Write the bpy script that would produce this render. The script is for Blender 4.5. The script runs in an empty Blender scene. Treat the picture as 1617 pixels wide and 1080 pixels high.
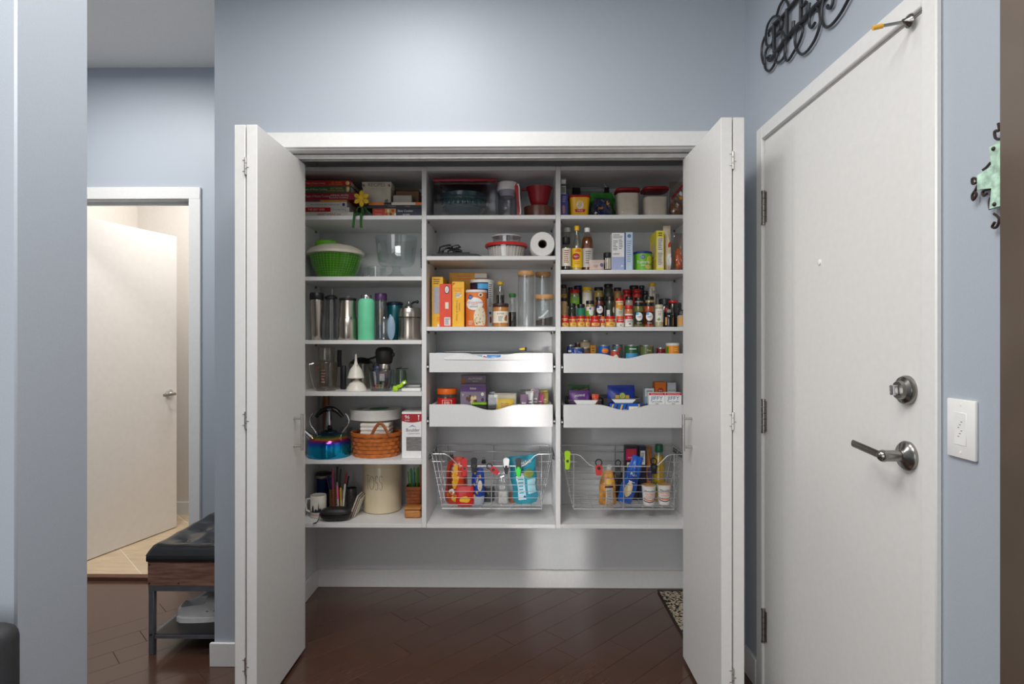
import bpy, bmesh, math, random
from mathutils import Vector, Matrix
random.seed(7)
PI = math.pi
sc = bpy.context.scene
col = sc.collection
# ------------------------------------------------------------------ camera, world, lights, exposure
FPX, CX, CY, CAMZ, YAW = 920.0, 808.5, 540.0, 1.30, 0.012
cd = bpy.data.cameras.new('camera'); cam = bpy.data.objects.new('camera', cd); col.objects.link(cam)
cd.lens = FPX / 1617 * 36; cd.sensor_width = 36; cd.clip_start = .05
cam.location = (0, 0, CAMZ); cam.rotation_euler = (PI / 2, 0, YAW)
sc.camera = cam
W = bpy.data.worlds.new('world'); sc.world = W; W.use_nodes = True
W.node_tree.nodes['Background'].inputs[0].default_value = (0.97, 0.985, 1.0, 1)
W.node_tree.nodes['Background'].inputs[1].default_value = 0.26
sc.view_settings.view_transform = 'Standard'; sc.view_settings.look = 'None'
sc.view_settings.gamma = 1; sc.view_settings.use_curve_mapping = False
sc.view_settings.exposure = 0.0
sc.cycles.use_denoising = True
sc.cycles.max_bounces = 10; sc.cycles.transparent_max_bounces = 32; sc.cycles.diffuse_bounces = 5
sc.cycles.sample_clamp_indirect = 6.0
def lamp(name, kind, loc, power, color=(1, 1, 1), target=None, **kw):
    d = bpy.data.lights.new(name, kind); d.energy = power; d.color = color
    for k, v in kw.items(): setattr(d, k, v)
    o = bpy.data.objects.new(name, d); col.objects.link(o); o.location = loc
    if target: o.rotation_euler = (Vector(target) - Vector(loc)).to_track_quat('-Z', 'Y').to_euler()
    return o
lamp('ceiling_light', 'AREA', (-0.42, 1.62, 2.76), 10.5, (1, .98, .95), (-0.42, 1.62, 0), shape='DISK', size=.5)
lamp('room_light', 'AREA', (-0.5, 0.55, 2.74), 40, (1, .985, .96), (-0.5, 0.55, 0), shape='RECTANGLE', size=1.3, size_y=.9)
lamp('window_light', 'AREA', (-2.0, -3.0, 1.45), 64, (.98, .99, 1), (.2, 2.5, 1.2), shape='RECTANGLE', size=3.6, size_y=2.3)
lamp('window_beam', 'AREA', (-1.75, -0.72, .69), .72, (1, .99, .97), (.215, 3.09, .68), shape='RECTANGLE', size=.10, size_y=1.34, spread=math.radians(4.5))
lamp('hall_light', 'AREA', (-2.0, 2.3, 2.74), 22, (1, .975, .94), (-2.0, 2.3, 0), shape='DISK', size=.4)
lamp('far_room_light', 'AREA', (-2.05, 3.75, 2.7), 16, (1, .985, .97), (-2.1, 3.75, 0), shape='DISK', size=.4)
# ------------------------------------------------------------------ helpers
def XW(px, Y):                                        # world x of an image column on the plane y = Y
    u = (px - CX) / FPX; c, s = math.cos(YAW), math.sin(YAW)
    return Y * (u * c - s) / (u * s + c)
def ZW(py, Y): return CAMZ + (CY - py) / FPX * Y
def lin(c):
    return tuple((v / 255 / 12.92) if v / 255 <= .04045 else ((v / 255 + .055) / 1.055) ** 2.4 for v in c)
_mats = {}
def pm(rgb, rough=.5, metal=0., var=.04, scale=30., bump=0., coat=0., trans=0., name=None, rand=0., stretch=None):
    key = (tuple(rgb), rough, metal, var, scale, bump, coat, trans, rand, stretch)
    if key in _mats: return _mats[key]
    m = bpy.data.materials.new(name or 'surface'); m.use_nodes = True
    nt = m.node_tree; N = nt.nodes; L = nt.links
    b = N['Principled BSDF']; rgbl = lin(rgb)
    tc = N.new('ShaderNodeTexCoord'); no = N.new('ShaderNodeTexNoise'); no.inputs['Scale'].default_value = scale
    no.inputs['Detail'].default_value = 3
    src = tc.outputs['Object']
    if stretch:
        mp = N.new('ShaderNodeMapping'); mp.inputs['Scale'].default_value = stretch
        L.new(src, mp.inputs['Vector']); src = mp.outputs['Vector']
    L.new(src, no.inputs['Vector'])
    rp = N.new('ShaderNodeValToRGB')
    lo = tuple(v * (1 - var * 2) for v in rgbl) + (1,); hi = tuple(min(1, v * (1 + var * 2)) for v in rgbl) + (1,)
    rp.color_ramp.elements[0].position = .3; rp.color_ramp.elements[1].position = .7
    rp.color_ramp.elements[0].color = lo; rp.color_ramp.elements[1].color = hi
    L.new(no.outputs['Fac'], rp.inputs['Fac'])
    out = rp.outputs['Color']
    if rand:
        oi = N.new('ShaderNodeObjectInfo'); hs = N.new('ShaderNodeHueSaturation')
        mr = N.new('ShaderNodeMapRange'); mr.inputs['To Min'].default_value = 1 - rand; mr.inputs['To Max'].default_value = 1 + rand
        L.new(oi.outputs['Random'], mr.inputs['Value']); L.new(mr.outputs['Result'], hs.inputs['Value'])
        L.new(out, hs.inputs['Color']); out = hs.outputs['Color']
    L.new(out, b.inputs['Base Color'])
    b.inputs['Roughness'].default_value = rough; b.inputs['Metallic'].default_value = metal
    b.inputs['Coat Weight'].default_value = coat; b.inputs['Transmission Weight'].default_value = trans
    b.inputs['Coat Roughness'].default_value = .12
    if bump:
        bp = N.new('ShaderNodeBump'); bp.inputs['Strength'].default_value = bump; bp.inputs['Distance'].default_value = .002
        L.new(no.outputs['Fac'], bp.inputs['Height']); L.new(bp.outputs['Normal'], b.inputs['Normal'])
    _mats[key] = m
    return m
def clear(tint=(245, 248, 248), gloss=.06, rough=.03, refl=1.0):
    tint = tuple(255 - (255 - v) * .45 for v in tint); gloss *= .55
    key = ('clear', tint, gloss, rough, refl)
    if key in _mats: return _mats[key]
    m = bpy.data.materials.new('clear_glass'); m.use_nodes = True
    nt = m.node_tree; N = nt.nodes; L = nt.links
    N.remove(N['Principled BSDF']); out = N['Material Output']
    t = N.new('ShaderNodeBsdfTransparent'); t.inputs[0].default_value = lin(tint) + (1,)
    g = N.new('ShaderNodeBsdfGlossy'); g.inputs['Roughness'].default_value = rough; g.inputs[0].default_value = (.95, .96, .96, 1)
    lw = N.new('ShaderNodeLayerWeight'); lw.inputs['Blend'].default_value = .42
    no = N.new('ShaderNodeTexNoise'); no.inputs['Scale'].default_value = 9
    mr = N.new('ShaderNodeMapRange'); mr.inputs['To Min'].default_value = gloss; mr.inputs['To Max'].default_value = min(1, gloss + .55 * refl)
    pw = N.new('ShaderNodeMath'); pw.operation = 'POWER'; pw.inputs[1].default_value = 2.6
    ad = N.new('ShaderNodeMath'); ad.operation = 'MULTIPLY_ADD'; ad.inputs[1].default_value = .04
    L.new(lw.outputs['Facing'], pw.inputs[0]); L.new(no.outputs['Fac'], ad.inputs[0]); L.new(pw.outputs[0], ad.inputs[2])
    L.new(ad.outputs[0], mr.inputs['Value'])
    mx = N.new('ShaderNodeMixShader'); L.new(mr.outputs['Result'], mx.inputs[0]); L.new(t.outputs[0], mx.inputs[1]); L.new(g.outputs[0], mx.inputs[2])
    L.new(mx.outputs[0], out.inputs['Surface'])
    _mats[key] = m
    return m
def link(name, me, m, parent=None):
    o = bpy.data.objects.new(name, me); col.objects.link(o)
    if m is not None and not me.materials: me.materials.append(m)
    if parent is not None: o.parent = parent
    return o
class G:
    """collects shapes in one bmesh"""
    def __init__(s): s.b = bmesh.new()
    def box(s, x0, x1, y0, y1, z0, z1, bev=0, seg=1, M=None):
        t = bmesh.new(); bmesh.ops.create_cube(t, size=1)
        for v in t.verts: v.co = Vector(((x0 + x1) / 2 + v.co.x * (x1 - x0), (y0 + y1) / 2 + v.co.y * (y1 - y0), (z0 + z1) / 2 + v.co.z * (z1 - z0)))
        if bev: bmesh.ops.bevel(t, geom=list(t.edges), offset=bev, segments=seg, profile=.5, affect='EDGES')
        return s.add(t, M)
    def add(s, t, M=None):
        mp = {}
        for v in t.verts: mp[v] = s.b.verts.new(M @ v.co if M else v.co)
        for f in t.faces:
            try: s.b.faces.new([mp[v] for v in f.verts])
            except ValueError: pass
        t.free(); return s
    def lathe(s, prof, seg=20, cx=0, cy=0, sx=1, sy=1, M=None, cap0=True, cap1=True, sq=0):
        rings = []
        for r, z in prof:
            ring = []
            for i in range(seg):
                a = 2 * PI * i / seg; ca, sa = math.cos(a), math.sin(a)
                k = 1.0
                if sq: k = (abs(ca) ** sq + abs(sa) ** sq) ** (-1 / sq)
                p = Vector((cx + r * k * ca * sx, cy + r * k * sa * sy, z))
                ring.append(s.b.verts.new(M @ p if M else p))
            rings.append(ring)
        for a, b in zip(rings, rings[1:]):
            for i in range(seg):
                s.b.faces.new((a[i], a[(i + 1) % seg], b[(i + 1) % seg], b[i]))
        if cap0: s.b.faces.new(list(reversed(rings[0])))
        if cap1: s.b.faces.new(rings[-1])
        return s
    def tube(s, pts, r, seg=8, closed=False, radii=None, flat=1.0):
        pts = [Vector(p) for p in pts]; n = len(pts); rings = []
        up = None
        for i, p in enumerate(pts):
            a = pts[i - 1] if (i > 0 or closed) else p; c = pts[(i + 1) % n] if (i < n - 1 or closed) else p
            d = (c - a).normalized()
            if up is None:
                up = Vector((0, 0, 1)) if abs(d.z) < .9 else Vector((1, 0, 0))
            u = (up - d * up.dot(d))
            if u.length < 1e-6: u = d.orthogonal()
            u.normalize(); up = u; w = d.cross(u)
            rr = radii[i] if radii else r
            rings.append([s.b.verts.new(p + u * math.cos(2 * PI * k / seg) * rr + w * math.sin(2 * PI * k / seg) * rr * flat) for k in range(seg)])
        m = n if closed else n - 1
        for i in range(m):
            a, b = rings[i], rings[(i + 1) % n]
            for k in range(seg): s.b.faces.new((a[k], a[(k + 1) % seg], b[(k + 1) % seg], b[k]))
        if not closed: s.b.faces.new(list(reversed(rings[0]))); s.b.faces.new(rings[-1])
        return s
    def prism(s, poly, y0, y1, M=None):               # polygon in (x, z), extruded along y
        a = [s.b.verts.new((M @ Vector((x, y0, z))) if M else (x, y0, z)) for x, z in poly]
        b = [s.b.verts.new((M @ Vector((x, y1, z))) if M else (x, y1, z)) for x, z in poly]
        n = len(poly)
        s.b.faces.new(a); s.b.faces.new(list(reversed(b)))
        for i in range(n): s.b.faces.new((a[(i + 1) % n], a[i], b[i], b[(i + 1) % n]))
        return s
    def flatprism(s, poly, z0, z1):                   # polygon in (x, y), extruded along z
        a = [s.b.verts.new((x, y, z0)) for x, y in poly]; b = [s.b.verts.new((x, y, z1)) for x, y in poly]
        n = len(poly); s.b.faces.new(list(reversed(a))); s.b.faces.new(b)
        for i in range(n): s.b.faces.new((a[i], a[(i + 1) % n], b[(i + 1) % n], b[i]))
        return s
    def ball(s, c, r, seg=14, rings=9, M=None):
        if not isinstance(r, (tuple, list)): r = (r, r, r)
        t = bmesh.new(); bmesh.ops.create_uvsphere(t, u_segments=seg, v_segments=rings, radius=1)
        for v in t.verts: v.co = Vector((c[0] + v.co.x * r[0], c[1] + v.co.y * r[1], c[2] + v.co.z * r[2]))
        return s.add(t, M)
    def grid(s, fn, nu, nv):                          # surface fn(u, v) -> point, u and v in 0..1
        V = [[s.b.verts.new(fn(i / nu, j / nv)) for i in range(nu + 1)] for j in range(nv + 1)]
        for j in range(nv):
            for i in range(nu): s.b.faces.new((V[j][i], V[j][i + 1], V[j + 1][i + 1], V[j + 1][i]))
        return s
    def obj(s, name, m, parent=None, ang=38, weld=0):
        if weld: bmesh.ops.remove_doubles(s.b, verts=s.b.verts, dist=weld)
        bmesh.ops.recalc_face_normals(s.b, faces=s.b.faces)
        me = bpy.data.meshes.new(name); s.b.to_mesh(me); s.b.free()
        me.shade_smooth(); me.set_sharp_from_angle(angle=math.radians(ang))
        return link(name, me, m, parent)
def thing(name, label, cat, loc=(0, 0, 0), rz=0, group=None, tilt=None):
    o = bpy.data.objects.new(name, None); col.objects.link(o); o.empty_display_size = .05
    o.location = loc; o.rotation_euler = tilt if tilt else (0, 0, rz); o['label'] = label; o['category'] = cat
    if group: o['group'] = group
    return o
def tag(o, label, cat, group=None):
    o['label'] = label; o['category'] = cat
    if group: o['group'] = group
    return o
def struct(o, label=None):
    o['kind'] = 'structure'
    if label: o['label'] = label
    return o
def ident(x, z): return (x, 0, z)
def flat_map(y): return lambda x, z: (x, y, z)        # printing on a flat front
def cyl_map(r): return lambda x, z: (r * math.sin(x / r), -r * math.cos(x / r), z)   # printing on a round can
_txt = {}
def text(s, x, z, size, m, parent, mp, name='lettering', rot=0, sx=1.0, align='CENTER'):
    key = (s, align)
    if key not in _txt:
        c = bpy.data.curves.new('lettering', 'FONT'); c.body = s; c.size = 1; c.align_x = align; c.align_y = 'CENTER'; c.resolution_u = 2
        o = bpy.data.objects.new('lettering', c); col.objects.link(o)
        dg = bpy.context.evaluated_depsgraph_get(); me = bpy.data.meshes.new_from_object(o.evaluated_get(dg))
        _txt[key] = ([tuple(v.co) for v in me.vertices], [tuple(p.vertices) for p in me.polygons])
        bpy.data.objects.remove(o); bpy.data.curves.remove(c); bpy.data.meshes.remove(me)
    vs, fs = _txt[key]; c, sn = math.cos(rot), math.sin(rot); out = []
    for vx, vy, _ in vs:
        a, b = vx * size * sx, vy * size
        out.append(mp(x + a * c - b * sn, z + a * sn + b * c))
    me = bpy.data.meshes.new(name); me.from_pydata(out, [], fs); me.update()
    return link(name, me, m, parent)
def patch(x0, x1, z0, z1, m, parent, mp, name='label', n=8):
    g = G(); g.grid(lambda u, v: mp(x0 + (x1 - x0) * u, z0 + (z1 - z0) * v), n, 4); return g.obj(name, m, parent)
def poly(pts, m, parent, mp, name='print'):
    g = G(); g.b.faces.new([g.b.verts.new(mp(x, z)) for x, z in pts]); return g.obj(name, m, parent)
def disc(x, z, rx, rz, m, parent, mp, name='logo', n=20):
    g = G(); c = g.b.verts.new(mp(x, z)); R = [g.b.verts.new(mp(x + rx * math.cos(2 * PI * i / n), z + rz * math.sin(2 * PI * i / n))) for i in range(n)]
    for i in range(n): g.b.faces.new((c, R[i], R[(i + 1) % n]))
    return g.obj(name, m, parent)
def lines(x0, x1, z0, z1, n, m, parent, mp, name='small_print', seed=0):   # rows of tiny unreadable print
    rd = random.Random(seed); g = G(); h = (z1 - z0) / (n * 2)
    for k in range(n):
        zz = z1 - (2 * k + 1) * h; e = x0 + (x1 - x0) * rd.uniform(.6, 1)
        xs = [x0 + (e - x0) * q / 4 for q in range(5)]
        V0 = [g.b.verts.new(mp(x, zz)) for x in xs]; V1 = [g.b.verts.new(mp(x, zz + h * .8)) for x in xs]
        for i in range(4): g.b.faces.new((V0[i], V0[i + 1], V1[i + 1], V1[i]))
    return g.obj(name, m, parent)
def clip_poly(p, x0, x1, y0, y1):
    for ax, lim, sg in ((0, x0, 1), (0, x1, -1), (1, y0, 1), (1, y1, -1)):
        q = []
        for i in range(len(p)):
            a, b = p[i], p[(i + 1) % len(p)]; da, db = (a[ax] - lim) * sg, (b[ax] - lim) * sg
            if da >= 0: q.append(a)
            if (da >= 0) != (db >= 0):
                t = da / (da - db); q.append((a[0] + (b[0] - a[0]) * t, a[1] + (b[1] - a[1]) * t))
        p = q
        if len(p) < 3: return []
    return p
# ------------------------------------------------------------------ materials of the setting
WALL = pm((172, 180, 190), .46, var=.01, scale=240, bump=.10, name='blue_grey_paint')
WHITE = pm((226, 226, 224), .38, var=.01, scale=60, name='white_trim_paint')
DOORW = pm((224, 223, 220), .42, var=.01, scale=50, name='white_door_paint')
MELA = pm((226, 226, 225), .40, var=.008, scale=80, name='white_melamine')
CLOS = pm((214, 215, 216), .5, var=.01, scale=90, bump=.05, name='closet_wall_paint')
CREAM = pm((226, 220, 212), .55, var=.01, scale=90, name='warm_white_paint')
CEIL = pm((236, 234, 230), .8, var=.01, scale=90, name='ceiling_paint')
STEEL = pm((190, 188, 184), .25, 1.0, var=.03, scale=40, name='brushed_steel')
WIREC = pm((226, 227, 230), .22, .75, var=.01, scale=40, name='chrome_wire')
CHROME = pm((215, 215, 217), .10, 1.0, var=.01, scale=40, name='chrome')
NICKEL = pm((150, 147, 142), .22, 1.0, var=.03, scale=40, name='satin_nickel')
BLACK = pm((24, 24, 25), .42, var=.1, scale=40, name='black_plastic')
BLACKG = pm((16, 16, 17), .18, var=.1, scale=40, name='gloss_black_plastic')
DGREY = pm((60, 60, 62), .45, var=.06, name='dark_grey_plastic')
WPL = pm((238, 238, 235), .35, var=.01, name='white_plastic')
INK = pm((40, 40, 44), .6, var=.02, name='dark_ink')
GREYINK = pm((120, 120, 124), .6, var=.02, name='grey_ink')
GLASS = clear()
# ------------------------------------------------------------------ room shell
YW, YB, XR = 2.33, 3.09, .901          # closet wall, closet back, entry wall
XL, XRC = -1.08, .89                   # closet side walls
OX0, OX1, OZ = -.972, .752, 2.07       # closet opening
WX0 = -1.225                           # end of the closet wall at the hall
YD = 3.12                              # hall end wall with its door
CH = 2.78                              # ceiling height
def slab(name, *a, m=WALL, label=None, parent=None, bev=0):
    o = G().box(*a, bev=bev).obj(name, m, parent)
    return struct(o, label) if parent is None else o
WOOD = pm((80, 54, 43), .26, var=.06, scale=5, bump=0, coat=.5, rand=.10, stretch=(1.2, 9, 9), name='dark_walnut_floor')
floor = slab('floor', -3.2, 1.1, -3.2, 3.2, -.06, -.008, m=WOOD, label='dark brown hardwood floor of planks laid diagonally')
# planks, laid on the diagonal
_pc = {}
rd = random.Random(3)
PW = .127
for row in range(-18, 26):
    t = -3.5 + rd.uniform(0, .9)
    while t < 5.2:
        ln = rd.choice((.75, .9, 1.05, 1.2))
        a0, a1 = t + .0007, t + ln - .0007; b0, b1 = row * PW + .0007, (row + 1) * PW - .0007
        t += ln
        c = math.sqrt(.5)
        q = [(c * (a - b), c * (a + b)) for a, b in ((a0, b0), (a1, b0), (a1, b1), (a0, b1))]
        q = clip_poly(q, -3.0, .899, 1.25, 3.15)
        if len(q) < 3: continue
        ar = abs(sum(q[i][0] * q[(i + 1) % len(q)][1] - q[(i + 1) % len(q)][0] * q[i][1] for i in range(len(q)))) / 2
        if ar < .004: continue
        cx = sum(p[0] for p in q) / len(q); cy = sum(p[1] for p in q) / len(q)
        # local frame: x along the plank
        loc = [((p[0] - cx) * c + (p[1] - cy) * c, -(p[0] - cx) * c + (p[1] - cy) * c) for p in q]
        g = G()
        top = [g.b.verts.new((x * .9988, y * .995, 0)) for x, y in loc]; mid = [g.b.verts.new((x, y, -.0007)) for x, y in loc]; bot = [g.b.verts.new((x, y, -.009)) for x, y in loc]
        n = len(loc); g.b.faces.new(top)
        for A, B_ in ((mid, top), (bot, mid)):
            for i in range(n): g.b.faces.new((A[i], A[(i + 1) % n], B_[(i + 1) % n], B_[i]))
        o = g.obj('plank', WOOD, floor, ang=2); o.location = (cx, cy, 0); o.rotation_euler = (0, 0, PI / 4)
# beige tile floor of the far room
TILE = pm((206, 184, 154), .35, var=.06, scale=6, rand=.05, stretch=(1, 5, 1), name='beige_stone_tile')
GROUT = pm((232, 222, 204), .8, var=.02, name='pale_grout')
tfl = slab('floor_far_room', -3.0, -1.3, 3.2, 4.5, -.06, .0066, m=GROUT, label='beige tile floor of the room beyond the hall door')
T = .46; c = math.sqrt(.5)
for i in range(-14, 14):
    for j in range(-4, 16):
        a0, a1, b0, b1 = i * T + .002 - .13, (i + 1) * T - .002 - .13, j * T + .002 + .03, (j + 1) * T - .002 + .03
        q = clip_poly([(c * (a - b), c * (a + b)) for a, b in ((a0, b0), (a1, b0), (a1, b1), (a0, b1))], -2.87, -1.42, 3.215, 4.35)
        if len(q) < 3: continue
        cx = sum(p[0] for p in q) / len(q); cy = sum(p[1] for p in q) / len(q)
        o = G().flatprism([(p[0] - cx, p[1] - cy) for p in q], 0, .006).obj('tile', TILE, tfl, ang=30); o.location = (cx, cy, .001)
slab('trim_1', -2.62, -1.75, 3.165, 3.212, -.01, .012, m=pm((92, 58, 40), .4, var=.08), label='brown wooden threshold strip at the hall doorway', bev=.003)
slab('ceiling', -3.2, 1.1, -3.2, 4.5, CH, CH + .06, m=CEIL, label='flat white ceiling')
# closet wall and closet shell
wb = slab('wall_back', WX0, OX0, YW, YW + .12, 0, CH, label='blue grey wall around the pantry closet')
slab('wall_panel', OX1, 1.05, YW, YW + .12, 0, CH, parent=wb); slab('wall_panel', OX0, OX1, YW, YW + .12, OZ + .01, CH, parent=wb)
slab('wall_hall_side', WX0, XL, YW + .12, YB + .12, 0, CH, label='blue grey wall between pantry and hall')
slab('wall_closet_back', XL, 1.05, YB, YB + .12, 0, CH, m=CLOS, label='white painted back wall inside the pantry')
slab('wall_closet_left', XL - .001, XL + .004, YW + .12, YB, 0, 2.6, m=CLOS, label='white left side wall inside the pantry')
slab('wall_closet_right', XRC, 1.05, YW + .12, YB, 0, CH, m=CLOS, label='white right side wall inside the pantry')
slab('ceiling_closet', XL, XRC, YW + .12, YB, 2.5, 2.55, m=CLOS, label='white ceiling inside the pantry')
# jambs, header track and casing of the opening
tr = slab('trim_2', OX0, OX1, YW - .002, YW + .122, OZ, OZ + .014, m=WHITE, label='white casing and jambs around the closet opening')
slab('jamb', OX0 - .012, OX0 + .004, YW - .002, YW + .122, 0, OZ, m=WHITE, parent=tr); slab('jamb', OX1 - .004, OX1 + .012, YW - .002, YW + .122, 0, OZ, m=WHITE, parent=tr)
slab('casing', OX0 - .066, OX1 + .066, YW - .017, YW, OZ + .006, OZ + .066, m=WHITE, parent=tr, bev=.002)
slab('casing', OX0 - .066, OX0 - .006, YW - .017, YW, 0, OZ + .006, m=WHITE, parent=tr, bev=.002); slab('casing', OX1 + .006, OX1 + .066, YW - .017, YW, 0, OZ + .006, m=WHITE, parent=tr, bev=.002)
g = G(); g.box(OX0 + .01, OX1 - .01, YW + .046, YW + .052, OZ - .02, OZ); g.box(OX0 + .01, OX1 - .01, YW + .076, YW + .082, OZ - .02, OZ); g.box(OX0 + .01, OX1 - .01, YW + .046, YW + .082, OZ - .003, OZ)
g.obj('track', pm((205, 205, 203), .35, .3), tr)
# closet and wall baseboards
slab('baseboard_closet_back', XL + .004, XRC, YB - .012, YB, 0, .095, m=WHITE, label='white baseboard along the pantry back wall', bev=.002)
slab('baseboard_closet_left', XL + .004, XL + .016, YW + .12, YB - .012, 0, .095, m=WHITE, label='white baseboard along the pantry left wall', bev=.002)
slab('baseboard_back', WX0 - .014, OX0 - .066, YW - .014, YW, 0, .094, m=WHITE, label='white baseboard below the wall end by the bench', bev=.002)
slab('baseboard_back_right', OX1 + .066, XR, YW - .014, YW, 0, .094, m=WHITE, label='short white baseboard beside the pantry corner', bev=.002)
# entry wall with door opening
DY0, DY1, DZ = 1.297, 2.140, 2.036
DF = XR - .003                          # face of the entry door
wr = slab('wall_right', XR, XR + .14, DY1 + .02, YW + .76, 0, CH, label='blue grey wall with the entry door')
slab('wall_panel', XR, XR + .14, -1.0, DY0 - .02, 0, CH, parent=wr); slab('wall_panel', XR, XR + .14, DY0 - .02, DY1 + .02, DZ + .02, CH, parent=wr)
slab('baseboard_right', XR - .013, XR, DY1 + .062, YW - .014, 0, .105, m=WHITE, label='white baseboard between pantry corner and entry door', bev=.002)
d1 = slab('door_1', DF, XR + .045, DY0 + .002, DY1 - .003, .012, DZ - .002, m=DOORW, label='white flat entry door in the right wall', bev=.0015)
tr3 = slab('trim_3', XR - .014, XR, DY1 + .001, DY1 + .050, 0, DZ + .054, m=WHITE, label='white casing around the entry door', bev=.003)
slab('casing', XR - .014, XR, DY0 - .047, DY0 - .001, 0, DZ + .054, m=WHITE, parent=tr3, bev=.003); slab('casing', XR - .0145, XR, DY0 - .001, DY1 + .001, DZ + .004, DZ + .054, m=WHITE, parent=tr3, bev=.003)
slab('jamb', XR - .001, XR + .13, DY0 - .02, DY0, 0, DZ, m=WHITE, parent=tr3); slab('jamb', XR - .001, XR + .13, DY1, DY1 + .02, 0, DZ, m=WHITE, parent=tr3); slab('jamb', XR - .001, XR + .13, DY0 - .02, DY1 + .02, DZ, DZ + .02, m=WHITE, parent=tr3)
for zc in (1.79, 1.03, .265):        # hinges at the far edge
    g = G()
    for k in range(5): g.lathe([(.0075, zc - .055 + k * .022 + .001), (.0075, zc - .055 + k * .022 + .021)], 10, DF - .005, DY1 - .001)
    g.box(DF - .002, DF + .0075, DY1 - .02, DY1 + .001, zc - .055, zc + .055)
    g.lathe([(.0085, zc + .055), (.0085, zc + .062)], 10, DF - .005, DY1 - .001); g.lathe([(.0085, zc - .062), (.0085, zc - .055)], 10, DF - .005, DY1 - .001)
    g.obj('hinge', NICKEL, d1)
def on_door(y, z): return Matrix.Translation((DF, y, z)) @ Matrix.Rotation(-PI / 2, 4, 'Y')
M = on_door(1.357, ZW(616, 1.345))
o = G().lathe([(.034, 0), (.034, .006), (.031, .012), (.022, .016), (.020, .024)], 28, M=M).obj('deadbolt', NICKEL, d1)
G().box(-.012, .012, -.005, .005, .022, .040, bev=.003, seg=2, M=M @ Matrix.Rotation(.1, 4, 'Z')).obj('thumb_turn', CHROME, o)
M = on_door(1.354, ZW(720, 1.342))
o = G().lathe([(.034, 0), (.034, .007), (.029, .013), (.017, .016), (.013, .02), (.013, .058)], 28, M=M).obj('door_handle', NICKEL, d1)
g = G(); yl, zl, xl = 1.354, ZW(720, 1.342), DF - .058
g.tube([(xl, yl - .006, zl), (xl - .002, yl + .02, zl + .001), (xl - .006, yl + .06, zl + .006), (xl - .004, yl + .115, zl + .009)], .009, 10, flat=.5); g.ball((xl, yl, zl), .014)
g.obj('lever', NICKEL, o)
G().lathe([(.008, 0), (.008, .003), (.004, .004)], 14, M=on_door(1.751, ZW(415, 1.751))).obj('peephole', WPL, d1)
G().box(DF - .001, DF + .0015, DY0 + .004, DY0 + .008, ZW(742, 1.31), ZW(706, 1.31)).obj('latch_plate', INK, d1)
# rod with a yellow tip over the door
t = thing('door_stop', 'thin metal rod with yellow rubber tip above the entry door', 'door stop', (XR - .015, 1.333, ZW(37, 1.333)))
g = G(); g.lathe([(.016, 0), (.014, .004), (.006, .010), (.004, .016)], 14, M=Matrix.Rotation(-PI / 2, 4, 'Y')); g.tube([(0, 0, 0), (-.04, .008, -.004), (-.056, .010, -.006)], .0038, 8); g.obj('rod', NICKEL, t)
G().tube([(-.054, .0098, -.0058), (-.075, .013, -.009)], .0055, 10).obj('tip', pm((226, 172, 60), .5), t)
# light switch plate
zs0, zs1 = ZW(722, 1.191), ZW(630, 1.191)
t = thing('light_switch', 'white wall switch plate beside the entry door casing', 'switch', (XR, 1.191, (zs0 + zs1) / 2))
hh = (zs1 - zs0) / 2
G().box(-.007, 0, -.038, .038, -hh, hh, bev=.0025, seg=2).obj('plate', WPL, t)
G().box(-.0078, -.005, -.016, .016, -.033, .033, bev=.0005).obj('rocker', WPL, t)
for dz in (.048, -.048): G().lathe([(.0028, .007), (.0028, .0078)], 8, M=Matrix.Translation((0, 0, dz)) @ Matrix.Rotation(-PI / 2, 4, 'Y')).obj('screw', WPL, t)
g = G()
for k in range(6): g.box(-.0084, -.0076, -.006 + (k % 3) * .004, -.002 + (k % 3) * .004, .014 - k * .006, .0152 - k * .006)
g.obj('scuff_mark', GREYINK, t)
# ------------------------------------------------------------------ hall, far room
HX0, HX1 = -2.64, -1.777              # hall doorway
wh = slab('wall_hall_end', HX1, WX0 + .02, YD, YD + .1, 0, CH, label='blue grey wall at the end of the hall')
slab('wall_panel', -3.2, HX0, YD, YD + .1, 0, CH, parent=wh); slab('wall_panel', HX0, HX1, YD, YD + .1, OZ + .01, CH, parent=wh)
tr4 = slab('trim_4', HX0 - .07, HX1 + .066, YD - .016, YD, OZ - .002, OZ + .062, m=WHITE, label='white casing around the hall doorway', bev=.002)
slab('casing', HX1 + .004, HX1 + .066, YD - .016, YD, 0, OZ, m=WHITE, parent=tr4, bev=.002); slab('casing', HX0 - .066, HX0 - .004, YD - .016, YD, 0, OZ, m=WHITE, parent=tr4, bev=.002)
slab('jamb', HX1, HX1 + .014, YD - .002, YD + .102, 0, OZ, m=WHITE, parent=tr4); slab('jamb', HX0 - .014, HX0, YD - .002, YD + .102, 0, OZ, m=WHITE, parent=tr4)
slab('jamb', HX0, HX1, YD - .002, YD + .102, OZ - .006, OZ + .01, m=WHITE, parent=tr4); slab('stop', HX0, HX1, YD + .05, YD + .07, OZ - .02, OZ - .006, m=WHITE, parent=tr4)
slab('baseboard_hall', HX1 + .066, WX0 + .01, YD - .013, YD, 0, .095, m=WHITE, label='white baseboard on the hall end wall', bev=.002)
slab('wall_hall_left', -3.2, -3.0, -1.0, 4.5, 0, CH, label='blue grey far left wall of the hall')
slab('wall_far_room', -3.0, -1.3, 4.35, 4.47, 0, CH, m=CREAM, label='warm white end wall of the room beyond the hall')
slab('wall_far_room_left', -3.0, -2.87, YD + .1, 4.35, 0, CH, m=CREAM, label='warm white left wall of the room beyond the hall')
slab('wall_far_room_right', -1.42, -1.3, YD + .1, 4.35, 0, CH, m=CREAM, label='warm white right wall of the room beyond the hall')
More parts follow.
